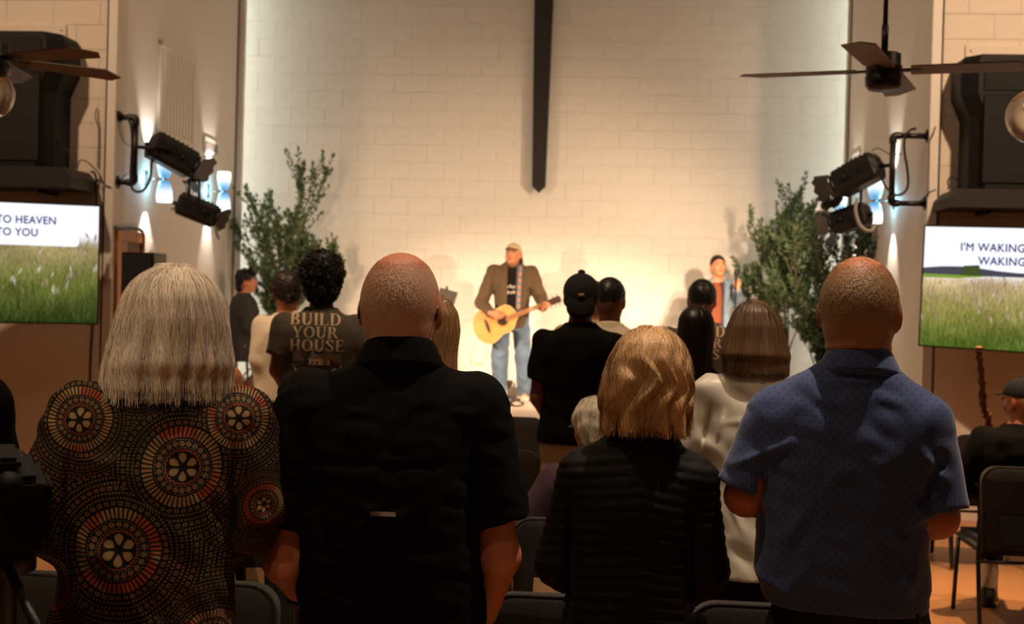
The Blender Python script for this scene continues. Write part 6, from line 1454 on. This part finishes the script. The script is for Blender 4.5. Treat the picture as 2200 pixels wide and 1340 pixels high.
for y, a, b_, d in ((645, 1607, 1632, .028), (652, 1590, 1648, .062), (668, 1576, 1664, .088), (700, 1562, 1680, .105), (735, 1552, 1690, .11), (765, 1547, 1696, .105), (785, 1552, 1692, .09), (795, 1562, 1680, .078)):
    (xa, z_), (xb, _) = hh_(a, y), hh_(b_, y); rowsN.append((z_, (xb-xa)/2, d, -.02 if y < 760 else -.035, (xa+xb)/2))
env = [loft(rowsN, .01, 2.1), op(ell((0, .13, -.06), (.06, .09, .14)), 's', .02)]
rw9 = rows_px([(780, 1590, 1650, .055), (800, 1560, 1680, .07), (822, 1525, 1712, .085), (860, 1508, 1722, .10), (930, 1510, 1722, .12), (1000, 1512, 1722, .115), (1060, 1515, 1725, .12), (1140, 1520, 1735, .135), (1240, 1515, 1745, .14)], s_, x0, 4.05)
put('standing woman with a smooth brown bob in a pale satin blouse', 1618, 4.05, H=1.66, sex='f', skin=(196, 140, 104), res=1.1, head_c=hc9, head=(6, -2, 0), hs=.97, sh=[E(1520, 845, -.01), E(1708, 845, -.01)], el=[E(1480, 960, .0), E(1735, 990, .0)], wr=[(-.10, .22, 1.06), (.10, .22, 1.06)],
    top=dict(mat=m_satin, name='blouse', rows=rw9, hem=rw9[-1][0]+.01, sleeve='long', sr=(.058, .066), cuff=.05, wr=.006, wf=20, seed=4, n=2.2, folds=[fold(E(1545, 940, 0)[::2], E(1560, 880, 0)[::2], .008, .012), fold(E(1530, 870, 0)[::2], E(1512, 960, 0)[::2], .007, -.016), fold(E(1560, 905, 0)[::2], E(1660, 890, 0)[::2], .01, .007), fold(E(1590, 1010, 0)[::2], E(1700, 1005, 0)[::2], .005, .006), fold(E(1560, 1050, 0)[::2], E(1600, 1130, 0)[::2], .01, .008)]),
    bottom=dict(mat=m_dark), shoes=M_black,
    hair=hair_long(env, (0, -.01, .10), colf((112, 84, 58), .32, .5, 85), hh_(1620, 778)[1], 6500, .007, zlo=-.2, half=.15, n=15, step=.0125, lift=.0015, width=.0014, jit=.06, lenvar=.5, floor=hh_(1620, 797)[1]))
# bare shouldered woman behind the white haired woman
env = [loft([(.135, .03, .03, -.02), (.12, .055, .07, -.02), (.08, .08, .1, -.02), (.0, .085, .108, -.02), (-.1, .08, .09, -.03), (-.18, .07, .07, -.04)], .01, 2.1), op(ell((0, .13, -.1), (.055, .09, .2)), 's', .02)]
put('woman with a bare shoulder standing hidden behind the white haired woman', 394, 4.15, H=1.60, sex='f', skin=(206, 138, 96), res=1.5, arm_r=1.25, top=dict(mat=m_dark, name='sleeveless_top', sleeve='none', ease=.006), bottom=dict(mat=m_dark), shoes=M_black, sh=[(-.155, -.01, 1.37), (.155, -.01, 1.37)],
    hair=hair_long(env, (0, -.02, .12), colf((84, 56, 38), .3, .5), -.16, 1800, .009, zlo=-.22, n=14, step=.02, lift=.0015, width=.002, jit=.05))
# seated elderly person
env = [ell((0, -.022, .03), (.088, .104, .098), .01), ell((0, -.05, -.03), (.08, .06, .06), .03), disp(lambda x, y, z: (.006*nz(x, y, z, 60, 5)).astype(np.float32)), plane((0, .08, .05), (0, .1, -.07))]
o10 = put('seated person with fluffy white hair and glasses left of the blonde woman', 1286, 4.82, H=1.64, sex='f', skin=(214, 160, 132), res=1.3, seated=True, sit=.455, head=(28, -6, 0), top=dict(mat=mat('plum_knit', srgb(74, 50, 62), .9), name='jacket', sleeve='long', sr=(.07, .062), ease=.04),
    el=[(-.33, -.04, .66), (.3, -.02, .72)], wr=[(-.22, .2, .62), (.2, .22, .64)], bottom=dict(mat=m_dark), shoes=M_black,
    hair=hair_long(env, (0, -.02, .13), colf((250, 236, 214), .15, .7), -.08, 3000, .007, zlo=-.14, n=9, step=.009, lift=.004, width=.0012, jit=.5, wave=.004, wl=.04))
gl = MB()
for s in (-1, 1): gl.tube([hd(o10, (s*.082, -.02, .01)), hd(o10, (s*.08, .06, .012)), hd(o10, (s*.07, .094, .010))], .0022, 6); gl.tube([hd(o10, (s*(.033+.024*math.cos(a)), .104, .004+.02*math.sin(a))) for a in np.linspace(0, 2*PI, 16)], .0018, 6, cap=False)
gl.build('glasses_frame', MATS['glasses_metal'], o10['root'])
# seated man with cap at the right
o12 = put('seated man in a black cap and dark jacket on the chair at the right edge', 2200, 6.52, H=1.68, skin=(176, 112, 78), res=1.4, seated=True, sit=.47, head=(52, -8, 0), turn=0, top=dict(mat=mat('dark_jacket', srgb(17, 15, 15), .95, bump=.1, spec=.1), name='jacket', sleeve='long', sr=(.08, .068), ease=.045, wr=.005),
    el=[(-.31, -.02, .72), (.3, -.02, .72)], wr=[(-.2, .25, .66), (.2, .25, .66)], legs=[((-.09, 0, .56), (-.13, .42, .53), (-.14, .36, .09)), ((.09, 0, .56), (.13, .42, .53), (.14, .36, .09))], bottom=dict(mat=m_dark, cut=.26), shoes=M_black, hair=hair_short((60, 46, 38), thick=.003, res=1.5))
for s in (0, 1):
    g = nets([cone((-.14+.28*s, .37, .30), (-.14+.28*s, .36, .09), .05, .042), plane((0, 0, .30), (0, 0, 1))], axis((-.22+.28*s, -.06+.28*s, .009)), axis((.28, .45, .009)), axis((.03, .33, .01))); mesh_part('sock', g, mat('white_sock', srgb(206, 190, 166), .9, bump=.3, bscale=200), o12['root'])
cap_part(o12, m_cap)
# camera operator at the left edge with a camcorder
o13 = put('camera operator in black standing at the left edge with one hand on the camcorder', -262, 2.45, H=1.76, skin=(190, 132, 100), res=1.4, sh=[(-.19, -.01, 1.42), (.19, -.01, 1.42)], el=[(-.26, .0, 1.14), (.235, .02, 1.12)], wr=[(-.1, .25, 1.08), (.262, .12, 1.12)], hands=((.4, 0), (.95, 0)),
    top=dict(mat=m_bs, name='sweatshirt', sleeve='long', sr=(.07, .06), cuff=.045, ease=.02), bottom=dict(mat=m_dark), shoes=M_black, hair=hair_short((60, 46, 36), thick=.010, res=1.4))
cpos = PD(14, 1072, 2.05); t = thing('camcorder', 'black camcorder on a tripod at the left edge before the camera operator', 'camera', cpos, R(28))
MB().box((-.055, -.16, -.075), (.055, .12, .06), bev=.014).build('body', M_cab, t); MB().lathe([(.0, .12), (.045, .12), (.05, .2), (.056, .2), (.056, .27), (0, .265)], 24, Matrix.Rotation(R(-90), 4, 'X')).build('lens_barrel', M_blackm, t)
MB().box((.055, -.14, -.05), (.066, -.01, .045), bev=.004).build('side_screen', M_cab, t)
MB().box((-.02, -.12, .062), (.02, .08, .085), bev=.008).build('top_handle', M_cab, t); MB().tube([(0, -.14, .04), (0, -.21, .055)], .022, 12).build('viewfinder', M_cab, t)
MB().lathe([(0, -.075), (.05, -.075), (.05, -.12), (.02, -.13), (.02, -.35), (.014, -.36), (.014, -.75)], 16).build('tripod_head', M_blackm, t)
for a in (90, 210, 330): MB().tube([(.03*math.cos(R(a)), .03*math.sin(R(a)), -.5), (.38*math.cos(R(a)), .38*math.sin(R(a)), -cpos.z+.01)], .013, 8).build('tripod_leg', M_blackm, t)
MB().tube([(0, -.03, -.10), (.05, -.30, -.16)], .009, 8).build('pan_handle', M_blackm, t)

# ------------------------------------------------------------------ on the stage
def stg(px, Y): p = P(px, 640, Y); return (p.x, Y, STAGE_Z)
# guitarist
m_over = mat('olive_overshirt', srgb(88, 68, 46), .85, bump=.25, bscale=200)
gl_ = stg(1100, 13.15); x0g = 1098
def G(px, py, y=0): return (-(px-(x0g-.027*(py-645)))/197, y, CAMZ-STAGE_Z+(645-py)/197)
rg = [(.80, .185, .13, .0), (.95, .19, .14, .01), (1.1, .195, .145, .015), (1.25, .20, .14, .005), (1.36, .20, .13, -.005), (1.42, .19, .115, -.01), (1.465, .145, .09, -.015), (1.50, .09, .07, -.015), (1.525, .066, .06, -.012)]
ga_el = [(-.31, .06, 1.13), (.33, .12, 1.05)]; ga_wr = [(-.335, .30, 1.02), (.215, .35, .945)]
og = person('guitarist on stage in a tan cap, brown overshirt and jeans playing an acoustic guitar', gl_, 184, 1.70, 'm', (206, 140, 104), res=1.05, head=(-18, 6, 0), neck=.066, fat=1.08, sh=[(-.205, 0, 1.40), (.205, 0, 1.40)], el=ga_el, wr=ga_wr, hands=((1.05, -60, (-.25, .35, .35)), (.55, 70, (-.85, -.04, -.38))), head_c=(0, .03, 1.585),
    legs=[((-.10, 0, .86), (-.14, .03, .48), (-.165, -.02, .08)), ((.10, 0, .86), (.115, .02, .48), (.115, -.02, .08))],
    top=dict(mat=m_over, name='overshirt', rows=rg, hem=.735, sleeve='long', sr=(.082, .07), cuff=.05, wr=.004, n=2.3, post=[('s', box_((-.040, .03, .6), (.052, .4, 1.56))[1], V3((-.05, .02, .6)), V3((.06, .4, 1.6)), .006)], collar=(1.475, 1.545, .088, .07), tilt=.25),
    bottom=dict(mat=m_jean, knee=.092, ankle=.082, wr=.006, w=.01), shoes=mat('pale_sneaker', srgb(216, 176, 158), .7))
inner = [loft([(r[0], r[1]-.02, r[2]-.016, r[3]) for r in rg if r[0] < 1.51], .03, 2.3)]
g = nets(inner+[plane((0, 0, .78), (0, 0, -1))], axis((-.2, .2, .009)), axis((-.17, .18, .009)), axis((.76, 1.53, .01))); og['top_prims2'] = inner
tee = mesh_part('t_shirt', g, m_dark, og['root'])
sc = []
for (x_, z_, w__, h__) in ((-.055, 1.235, .028, .03), (-.018, 1.24, .024, .035), (.012, 1.232, .022, .03), (.04, 1.238, .018, .034), (-.045, 1.175, .03, .032), (-.008, 1.172, .018, .028), (.02, 1.178, .026, .03)):
    V, F = arc(x_, z_, w__/2, h__/2, w__*.28, h__*.25, -120, 200, 10); sc.append((V, F))
oo = dict(og); oo['top_prims'] = inner; decal(oo, sc, (226, 214, 196), tee, 'printed_script', back=False)
# hair behind the neck, cap
hair_long([loft([(.06, .075, .09, -.03), (0, .085, .09, -.04), (-.08, .095, .06, -.06), (-.14, .09, .05, -.065)], .01, 2.1), op(ell((0, .09, -.06), (.07, .09, .2)), 's', .02)], (0, -.02, .1), colf((36, 26, 20), .3, .5), -.12, 900, .008, zlo=-.17, n=10, step=.015, lift=.002, width=.002, jit=.15)(og)
cg = cap_part(og, mat('tan_cap', srgb(206, 186, 146), .85, bump=.2, bscale=200), wid=1.03)
for ch in cg.children:
    if ch.name.startswith('brim'): ch.data.materials.clear(); ch.data.materials.append(mat('brim_dark', srgb(70, 56, 42), .8))
# guitar strap
m_strap = mat('strap_blue', srgb(96, 116, 140), .8); m_strap2 = mat('strap_orange', srgb(204, 126, 62), .8)
def on_front(x, z, e=.004): 
    y = np.array([.4], np.float32); X_ = np.array([x], np.float32); Z_ = np.array([z], np.float32)
    for _ in range(50): y = y-evalp(og['top_prims'][:2], X_, y, Z_)*.7
    return float(y[0])+e
sp = [(-.085+.03*(1.45-z), on_front(-.085+.03*(1.45-z), z, .006), z) for z in np.linspace(1.47, .98, 22)]
v = []; f = []
for i, p in enumerate(sp): v += [(p[0]-.022, p[1], p[2]), (p[0]+.022, p[1], p[2]), (p[0]-.022, p[1]+.003, p[2]), (p[0]+.022, p[1]+.003, p[2])]
for i in range(21): a = 4*i; f += [(a+2, a+3, a+7, a+6), (a, a+4, a+5, a+1), (a, a+2, a+6, a+4), (a+1, a+5, a+7, a+3)]
strap = MB().add(v, f).build('guitar_strap', m_strap, og['root'])
db = MB()
for i in range(0, 20, 3):
    p, q_ = Vector(sp[i]), Vector(sp[i+2]); db.add([(p.x-.012, p.y+.0045, p.z-.004), (p.x+.012, p.y+.0045, p.z-.004), (q_.x+.012, q_.y+.0045, q_.z+.004), (q_.x-.012, q_.y+.0045, q_.z+.004)], [(0, 1, 2, 3)])
tag(db.build('strap_pattern', m_strap2, strap), kind='stuff')
# guitar, its own thing
gc = G(1064, 694, .275); ang = R(23)
ax = Vector((-math.cos(ang), .10, math.sin(ang))).normalized(); nr = Vector((0, 1, .12)).normalized(); up_ = nr.cross(ax).normalized(); nr = ax.cross(up_).normalized()*1
if up_.z < 0: up_ = -up_
nr = Vector((0, 1, .12)); nr = (nr-ax*nr.dot(ax)).normalized(); up_ = (nr.cross(ax)).normalized()
if up_.z < 0: up_ = -up_
Mloc = Matrix(((ax.x, nr.x, up_.x, gc[0]), (ax.y, nr.y, up_.y, gc[1]), (ax.z, nr.z, up_.z, gc[2]), (0, 0, 0, 1)))
gt = thing('acoustic_guitar', 'blond acoustic guitar with a cutaway held by the guitarist', 'guitar')
gt.matrix_world = Matrix.Translation(gl_) @ Matrix.Rotation(R(184), 4, 'Z') @ Mloc
tt = np.array([-.25, -.235, -.19, -.11, -.03, .04, .11, .17, .22, .25]); wu = np.array([.0, .09, .16, .198, .175, .140, .145, .148, .11, .03]); wl = np.array([.0, .09, .16, .198, .175, .138, .140, .125, .05, .03])
ts = np.linspace(0, 1, 60); arcl = np.concatenate([[0], np.cumsum(np.hypot(np.diff(tt), np.diff(wu)))]); arcl /= arcl[-1]
def sm(a, b_): 
    v_ = np.interp(ts, arcl, a); w_ = np.interp(ts, arcl, b_); k_ = np.hanning(7)/np.hanning(7).sum(); v2 = np.convolve(np.pad(v_, 3, 'edge'), k_, 'valid'); w2 = np.convolve(np.pad(w_, 3, 'edge'), k_, 'valid'); w2[0] = w_[0]; return v2, w2
ux_, uw_ = sm(tt, wu); lx_, lw_ = sm(tt, wl)
poly = [(a, b_) for a, b_ in zip(ux_, uw_)]+[(a, -b_) for a, b_ in zip(lx_[::-1], lw_[::-1])][:-1]
m_top = mat('guitar_spruce', srgb(214, 150, 80), .35, coat=.4, var=.08, vscale=20); m_side = mat('guitar_mahogany', srgb(112, 50, 26), .35, coat=.4)
gb = MB().prism(poly, -.10, .002); 
body_ = gb.build('side_and_back', m_side, gt); MB().prism([(a*.985, b_*.98) for a, b_ in poly], .001, .006).build('soundboard', m_top, gt)
rim = [(a*.993, .004, b_*.99) for a, b_ in poly]; MB().tube(rim+[rim[0]], .003, 5, cap=False).build('binding', mat('binding', srgb(236, 214, 170), .4), gt)
Rx = Matrix.Rotation(R(-90), 4, 'X')
MB().lathe([(0, .008), (.05, .008)], 28, Matrix.Translation((.085, 0, 0)) @ Rx).build('sound_hole', mat('hole_black', srgb(30, 18, 12), .9), gt)
MB().lathe([(.052, .0075), (.052, .009), (.062, .009), (.062, .0075)], 28, Matrix.Translation((.085, 0, 0)) @ Rx).build('rosette', mat('rosette', srgb(70, 40, 24), .5), gt)
MB().prism([(-.10, -.075), (-.085, -.08), (-.075, -.03), (-.075, .03), (-.085, .08), (-.10, .075), (-.108, 0)], .006, .014).build('bridge', mat('ebony', srgb(34, 22, 16), .4), gt)
MB().prism([(.12, -.029), (.56, -.022), (.56, .022), (.12, .029)], .006, .014).build('fretboard', mat('rosewood_pale', srgb(150, 104, 66), .4), gt)
MB().box((.22, -.022, -.024), (.56, .005, .024), bev=.008).build('neck', m_side, gt)
for a in (.0, 1): pass
nut = MB().box((.56, .004, -.023), (.566, .017, .023)).build('nut', M_white, gt)
MB().prism([(.566, -.022), (.60, -.034), (.735, -.038), (.75, -.02), (.745, 0), (.75, .02), (.735, .038), (.60, .034), (.566, .022)], -.012, .004, M=Matrix.Rotation(R(-6), 4, 'Z')).build('headstock', mat('head_dark', srgb(60, 38, 24), .4), gt)
for i in range(3):
    for s in (-1, 1):
        MB().tube([(.62+i*.045, -.066-i*.005, s*.036), (.62+i*.045, -.066-i*.005, s*.056)], .004, 6).add(*[[Vector((.62+i*.045+a, -.07-i*.005+b_, s*(.058+c_))) for a in (-.007, .007) for b_ in (-.004, .004) for c_ in (-.003, .008)], [(0, 1, 3, 2), (4, 6, 7, 5), (0, 4, 5, 1), (2, 3, 7, 6), (0, 2, 6, 4), (1, 5, 7, 3)]]).build('tuning_peg', mat('chrome', srgb(210, 200, 180), .2, metal=1), gt)
sm_ = MB()
for i in range(6): z_ = -.019+i*.0076; sm_.tube([(-.085, .016, z_*1.4), (.565, .018, z_)], .0006, 4)
tag(sm_.build('strings', MATS['chrome'], gt), kind='stuff')
# singer
m_den = mat('light_denim', srgb(126, 146, 168), .85, bump=.2, bscale=250, var=.2)
sl = stg(1541, 13.2)
os_ = person('singer on stage at the right in a denim jacket over a brown top', sl, 176, 1.62, 'f', (224, 160, 120), res=1.1, head=(14, 6, 4), el=[(-.235, .03, 1.12), (.24, .0, 1.08)], wr=[(-.20, .20, 1.27), (.16, .2, 1.0)], hands=((.8, 0, (.1, .1, 1)), (.35, 0)),
    top=dict(mat=m_den, name='denim_jacket', sleeve='long', sr=(.062, .058), cuff=.042, ease=.022, hem=.86, wr=.005, post=[('s', box_((-.055, .02, .7), (.055, .4, 1.56))[1], V3((-.06, .0, .7)), V3((.06, .4, 1.6)), .01)]), bottom=dict(mat=m_dark), shoes=M_black, hair=hair_short((52, 30, 20), thick=.006, front=.088, res=1.2))
kf = 1.62/1.75
g = nets([loft([(r[0]*kf, r[1]*kf+.006, r[2]*kf+.006, r[3]) for r in ROWS_F if r[0] < 1.47], .03, 2.2), plane((0, 0, .8), (0, 0, -1)), op(ell((0, .1, 1.43), (.075, .09, .08)), 's', .01)], axis((-.19, .19, .009)), axis((-.16, .16, .009)), axis((.78, 1.4, .01)))
mesh_part('brown_top', g, mat('brown_knit', srgb(132, 70, 42), .85), os_['root'])
for s in (-1, 1):
    MB().lathe([(.018, -.002), (.0215, 0), (.018, .002), (.0145, 0), (.018, -.002)], 16, Matrix.Translation(hd(os_, (s*.082, -.0, -.055))) @ Matrix.Rotation(R(90), 4, 'X')).build('hoop_earring', mat('gold', srgb(220, 170, 90), .3, metal=1), os_['root'])
# seated musician on the left
kl = stg(526, 12.9)
ok_ = person('musician in a dark sweater seated on a stool at the left of the stage', kl, -74, 1.80, 'm', (196, 128, 92), res=1.2, seated=True, sit=.44, head=(4, 4, 0), el=[(-.24, .05, .72), (.24, .05, .72)], wr=[(-.16, .30, .70), (.16, .30, .70)],
    legs=[((-.09, 0, .52), (-.14, .40, .50), (-.16, .42, .09)), ((.09, 0, .52), (.16, .42, .46), (.18, .30, .09))],
    top=dict(mat=mat('charcoal_sweater', srgb(50, 46, 42), .95, bump=.3, bscale=180), name='sweater', sleeve='long', sr=(.075, .062), cuff=.042, ease=.03, wr=.005), bottom=dict(mat=mat('taupe_trousers', srgb(160, 134, 108), .85)), shoes=mat('brown_leather', srgb(92, 52, 30), .5), hair=hair_curly((26, 19, 15), r=(.088, .104, .098), c0=(0, -.024, .045), n=700, cr=.008))
t = thing('stool', 'black four legged stool under the seated musician', 'stool', (kl[0]-.02, kl[1], kl[2]))
MB().lathe([(0, .41), (.17, .41), (.185, .395), (.185, .36), (.17, .35), (0, .35)], 28).build('seat', M_black, t)
for a in (45, 135, 225, 315): MB().tube([(.12*math.cos(R(a)), .12*math.sin(R(a)), .36), (.18*math.cos(R(a)), .18*math.sin(R(a)), .0)], .014, 8).build('leg', M_blackm, t)
MB().tube([(.155*math.cos(R(a)), .155*math.sin(R(a)), .15) for a in range(0, 361, 20)], .008, 6, cap=False).build('foot_ring', M_blackm, t)
# satchel on the stage floor by the stool
tb = thing('leather_bag', 'slouching brown leather bag on the stage floor beside the stool', 'bag', stg(548, 12.3), R(20))
g = nets([loft([(.0, .14, .07, 0), (.03, .16, .085, 0), (.14, .14, .07, 0), (.22, .09, .035, .0, .03), (.26, .05, .02, 0, .05)], .02, 2.6), wrinkle(.008, 20, 3), plane((0, 0, .002), (0, 0, -1))], axis((-.2, .2, .01)), axis((-.12, .12, .01)), axis((-.01, .3, .01)))
mesh_part('pouch', g, MATS['brown_leather'], tb); MB().tube(smooth_path([(-.12, 0, .12), (-.08, .02, .26), (.05, .0, .33), (.12, 0, .18)], 6), .008, 6).build('strap', MATS['brown_leather'], tb)
# microphone stands
def micstand(label, loc, h, boom=None, mic=True):
    t = thing('microphone_stand', label, 'microphone stand', loc)
    MB().lathe([(0, .0), (.13, .0), (.13, .012), (.03, .022), (0, .022)], 24).build('base', M_blackm, t); MB().tube([(0, 0, .01), (0, 0, h)], .010, 8).build('pole', M_blackm, t)
    MB().tube([(0, 0, h*.55-.03), (0, 0, h*.55+.03)], .016, 8).build('clutch', M_blackm, t)
    e = Vector((0, 0, h)); d = Vector((0, 0, 1))
    if boom: e2 = e+Vector(boom); MB().tube([e-Vector(boom)*.25, e2], .007, 8).build('boom', M_blackm, t); d = Vector(boom).normalized(); e = e2
    q = d.to_track_quat('Z', 'Y').to_matrix().to_4x4(); MB().lathe([(0, -.01), (.011, 0), (.014, .10), (.017, .115), (.024, .125), (.026, .145), (.02, .165), (0, .175)], 16, Matrix.Translation(e) @ q).build('microphone', M_blackm, t); return t
micstand('straight black microphone stand before the singer', stg(1580, 12.7), 1.30)
micstand('black boom microphone reaching towards the seated musician', stg(606, 12.75), .98, (-.13, -.02, .12))
ms = stg(960, 12.9); t = thing('music_stand', 'black stand holding a tablet beside the guitarist', 'music stand', ms)
MB().tube([(0, 0, .4), (0, 0, 1.02)], .011, 8).build('pole', M_blackm, t); MB().box((-.10, -.012, -.08), (.10, .004, .09), bev=.004, M=Matrix.Translation((0, -.02, 1.10)) @ Matrix.Rotation(R(14), 4, 'Y') @ Matrix.Rotation(R(-22), 4, 'X')).build('tablet', mat('tablet_grey', srgb(70, 62, 54), .4), t)
for a in (90, 210, 330): MB().tube([(0, 0, .42), (.24*math.cos(R(a)), .24*math.sin(R(a)), .008)], .009, 8).build('leg', M_blackm, t)
MB().tube([(0, -.01, 1.19), (0, -.03, 1.22)], .012, 8).build('clamp', M_blackm, t)
# floor gear round the guitarist
bq = stg(1068, 13.55); t = thing('low_bench', 'low black equipment bench on the stage behind the guitarist', 'bench', bq)
MB().box((-.20, -.1, .13), (.20, .1, .19), bev=.008).build('top', mat('bench_black', srgb(70, 48, 32), .6), t)
for x in (-.17, .17): MB().box((x-.02, -.09, 0), (x+.02, .09, .13), bev=.004).build('leg', M_blackm, t)
for i, (px, col, lab) in enumerate(((1066, (70, 40, 26), 'first small effects pedal at the guitarist feet, leftmost and brown'), (1082, (92, 74, 60), 'second small effects pedal at the guitarist feet, middle and grey'), (1099, (34, 26, 22), 'third small effects pedal at the guitarist feet, rightmost and black'))):
    t = thing('effects_pedal', lab, 'pedal', stg(px, 12.45)); MB().prism([(-.035, 0), (.035, 0), (.035, .045), (-.035, .045)], -.06, .06).build('case', mat('pedal_%d' % i, srgb(*col), .5), t)
    MB().tube([(0, -.03, .045), (0, -.03, .058)], .012, 10).build('foot_switch', MATS['chrome'], t)
    for x in (-.018, .018): MB().tube([(x, .03, .045), (x, .03, .058)], .007, 8).build('knob', M_black, t)
bs = stg(1110, 13.4); t = thing('power_adapter', 'round white power adapter among the cables behind the guitarist', 'adapter', bs)
g = nets([ell((0, 0, .07), (.07, .05, .07), .02), plane((0, 0, .002), (0, 0, -1))], axis((-.1, .1, .01)), axis((-.08, .08, .01)), axis((-.01, .16, .01))); mesh_part('case', g, M_white, t); MB().tube([(0, .0, .13), (0, .03, .17)], .01, 6).build('plug', M_black, t)
def fl(px, py, z=STAGE_Z+.008):
    d = ray(px, py); return CO+d*((z-CO.z)/d.z)
cable('black cables snaking over the stage floor at the guitarist feet', [fl(1040, 862), fl(1070, 858), fl(1095, 864), fl(1118, 856), fl(1150, 862), fl(1180, 858)], .008)
cable('second black cable coiled on the stage floor behind the pedals', [fl(1085, 868), fl(1105, 859), fl(1125, 866), fl(1108, 872), fl(1090, 861)], .008)
Mg = gt.matrix_world
cable('thin pale instrument cable looping from the guitar to the stage floor', [Mg @ Vector((-.25, 0, 0)), P(1030, 728, 13.05), P(1012, 755, 13.1), P(1014, 782, 13.1), P(1030, 783, 13.1), P(1046, 765, 13.1), P(1050, 738, 13.1)], .004, mat('pale_cable', srgb(190, 160, 120), .5))
cable('thin pale cable rising from the stage floor left of the guitarist', [P(1046, 765, 13.12), P(1030, 785, 13.12), P(1010, 775, 13.15), fl(1004, 850)], .004, MATS['pale_cable'])
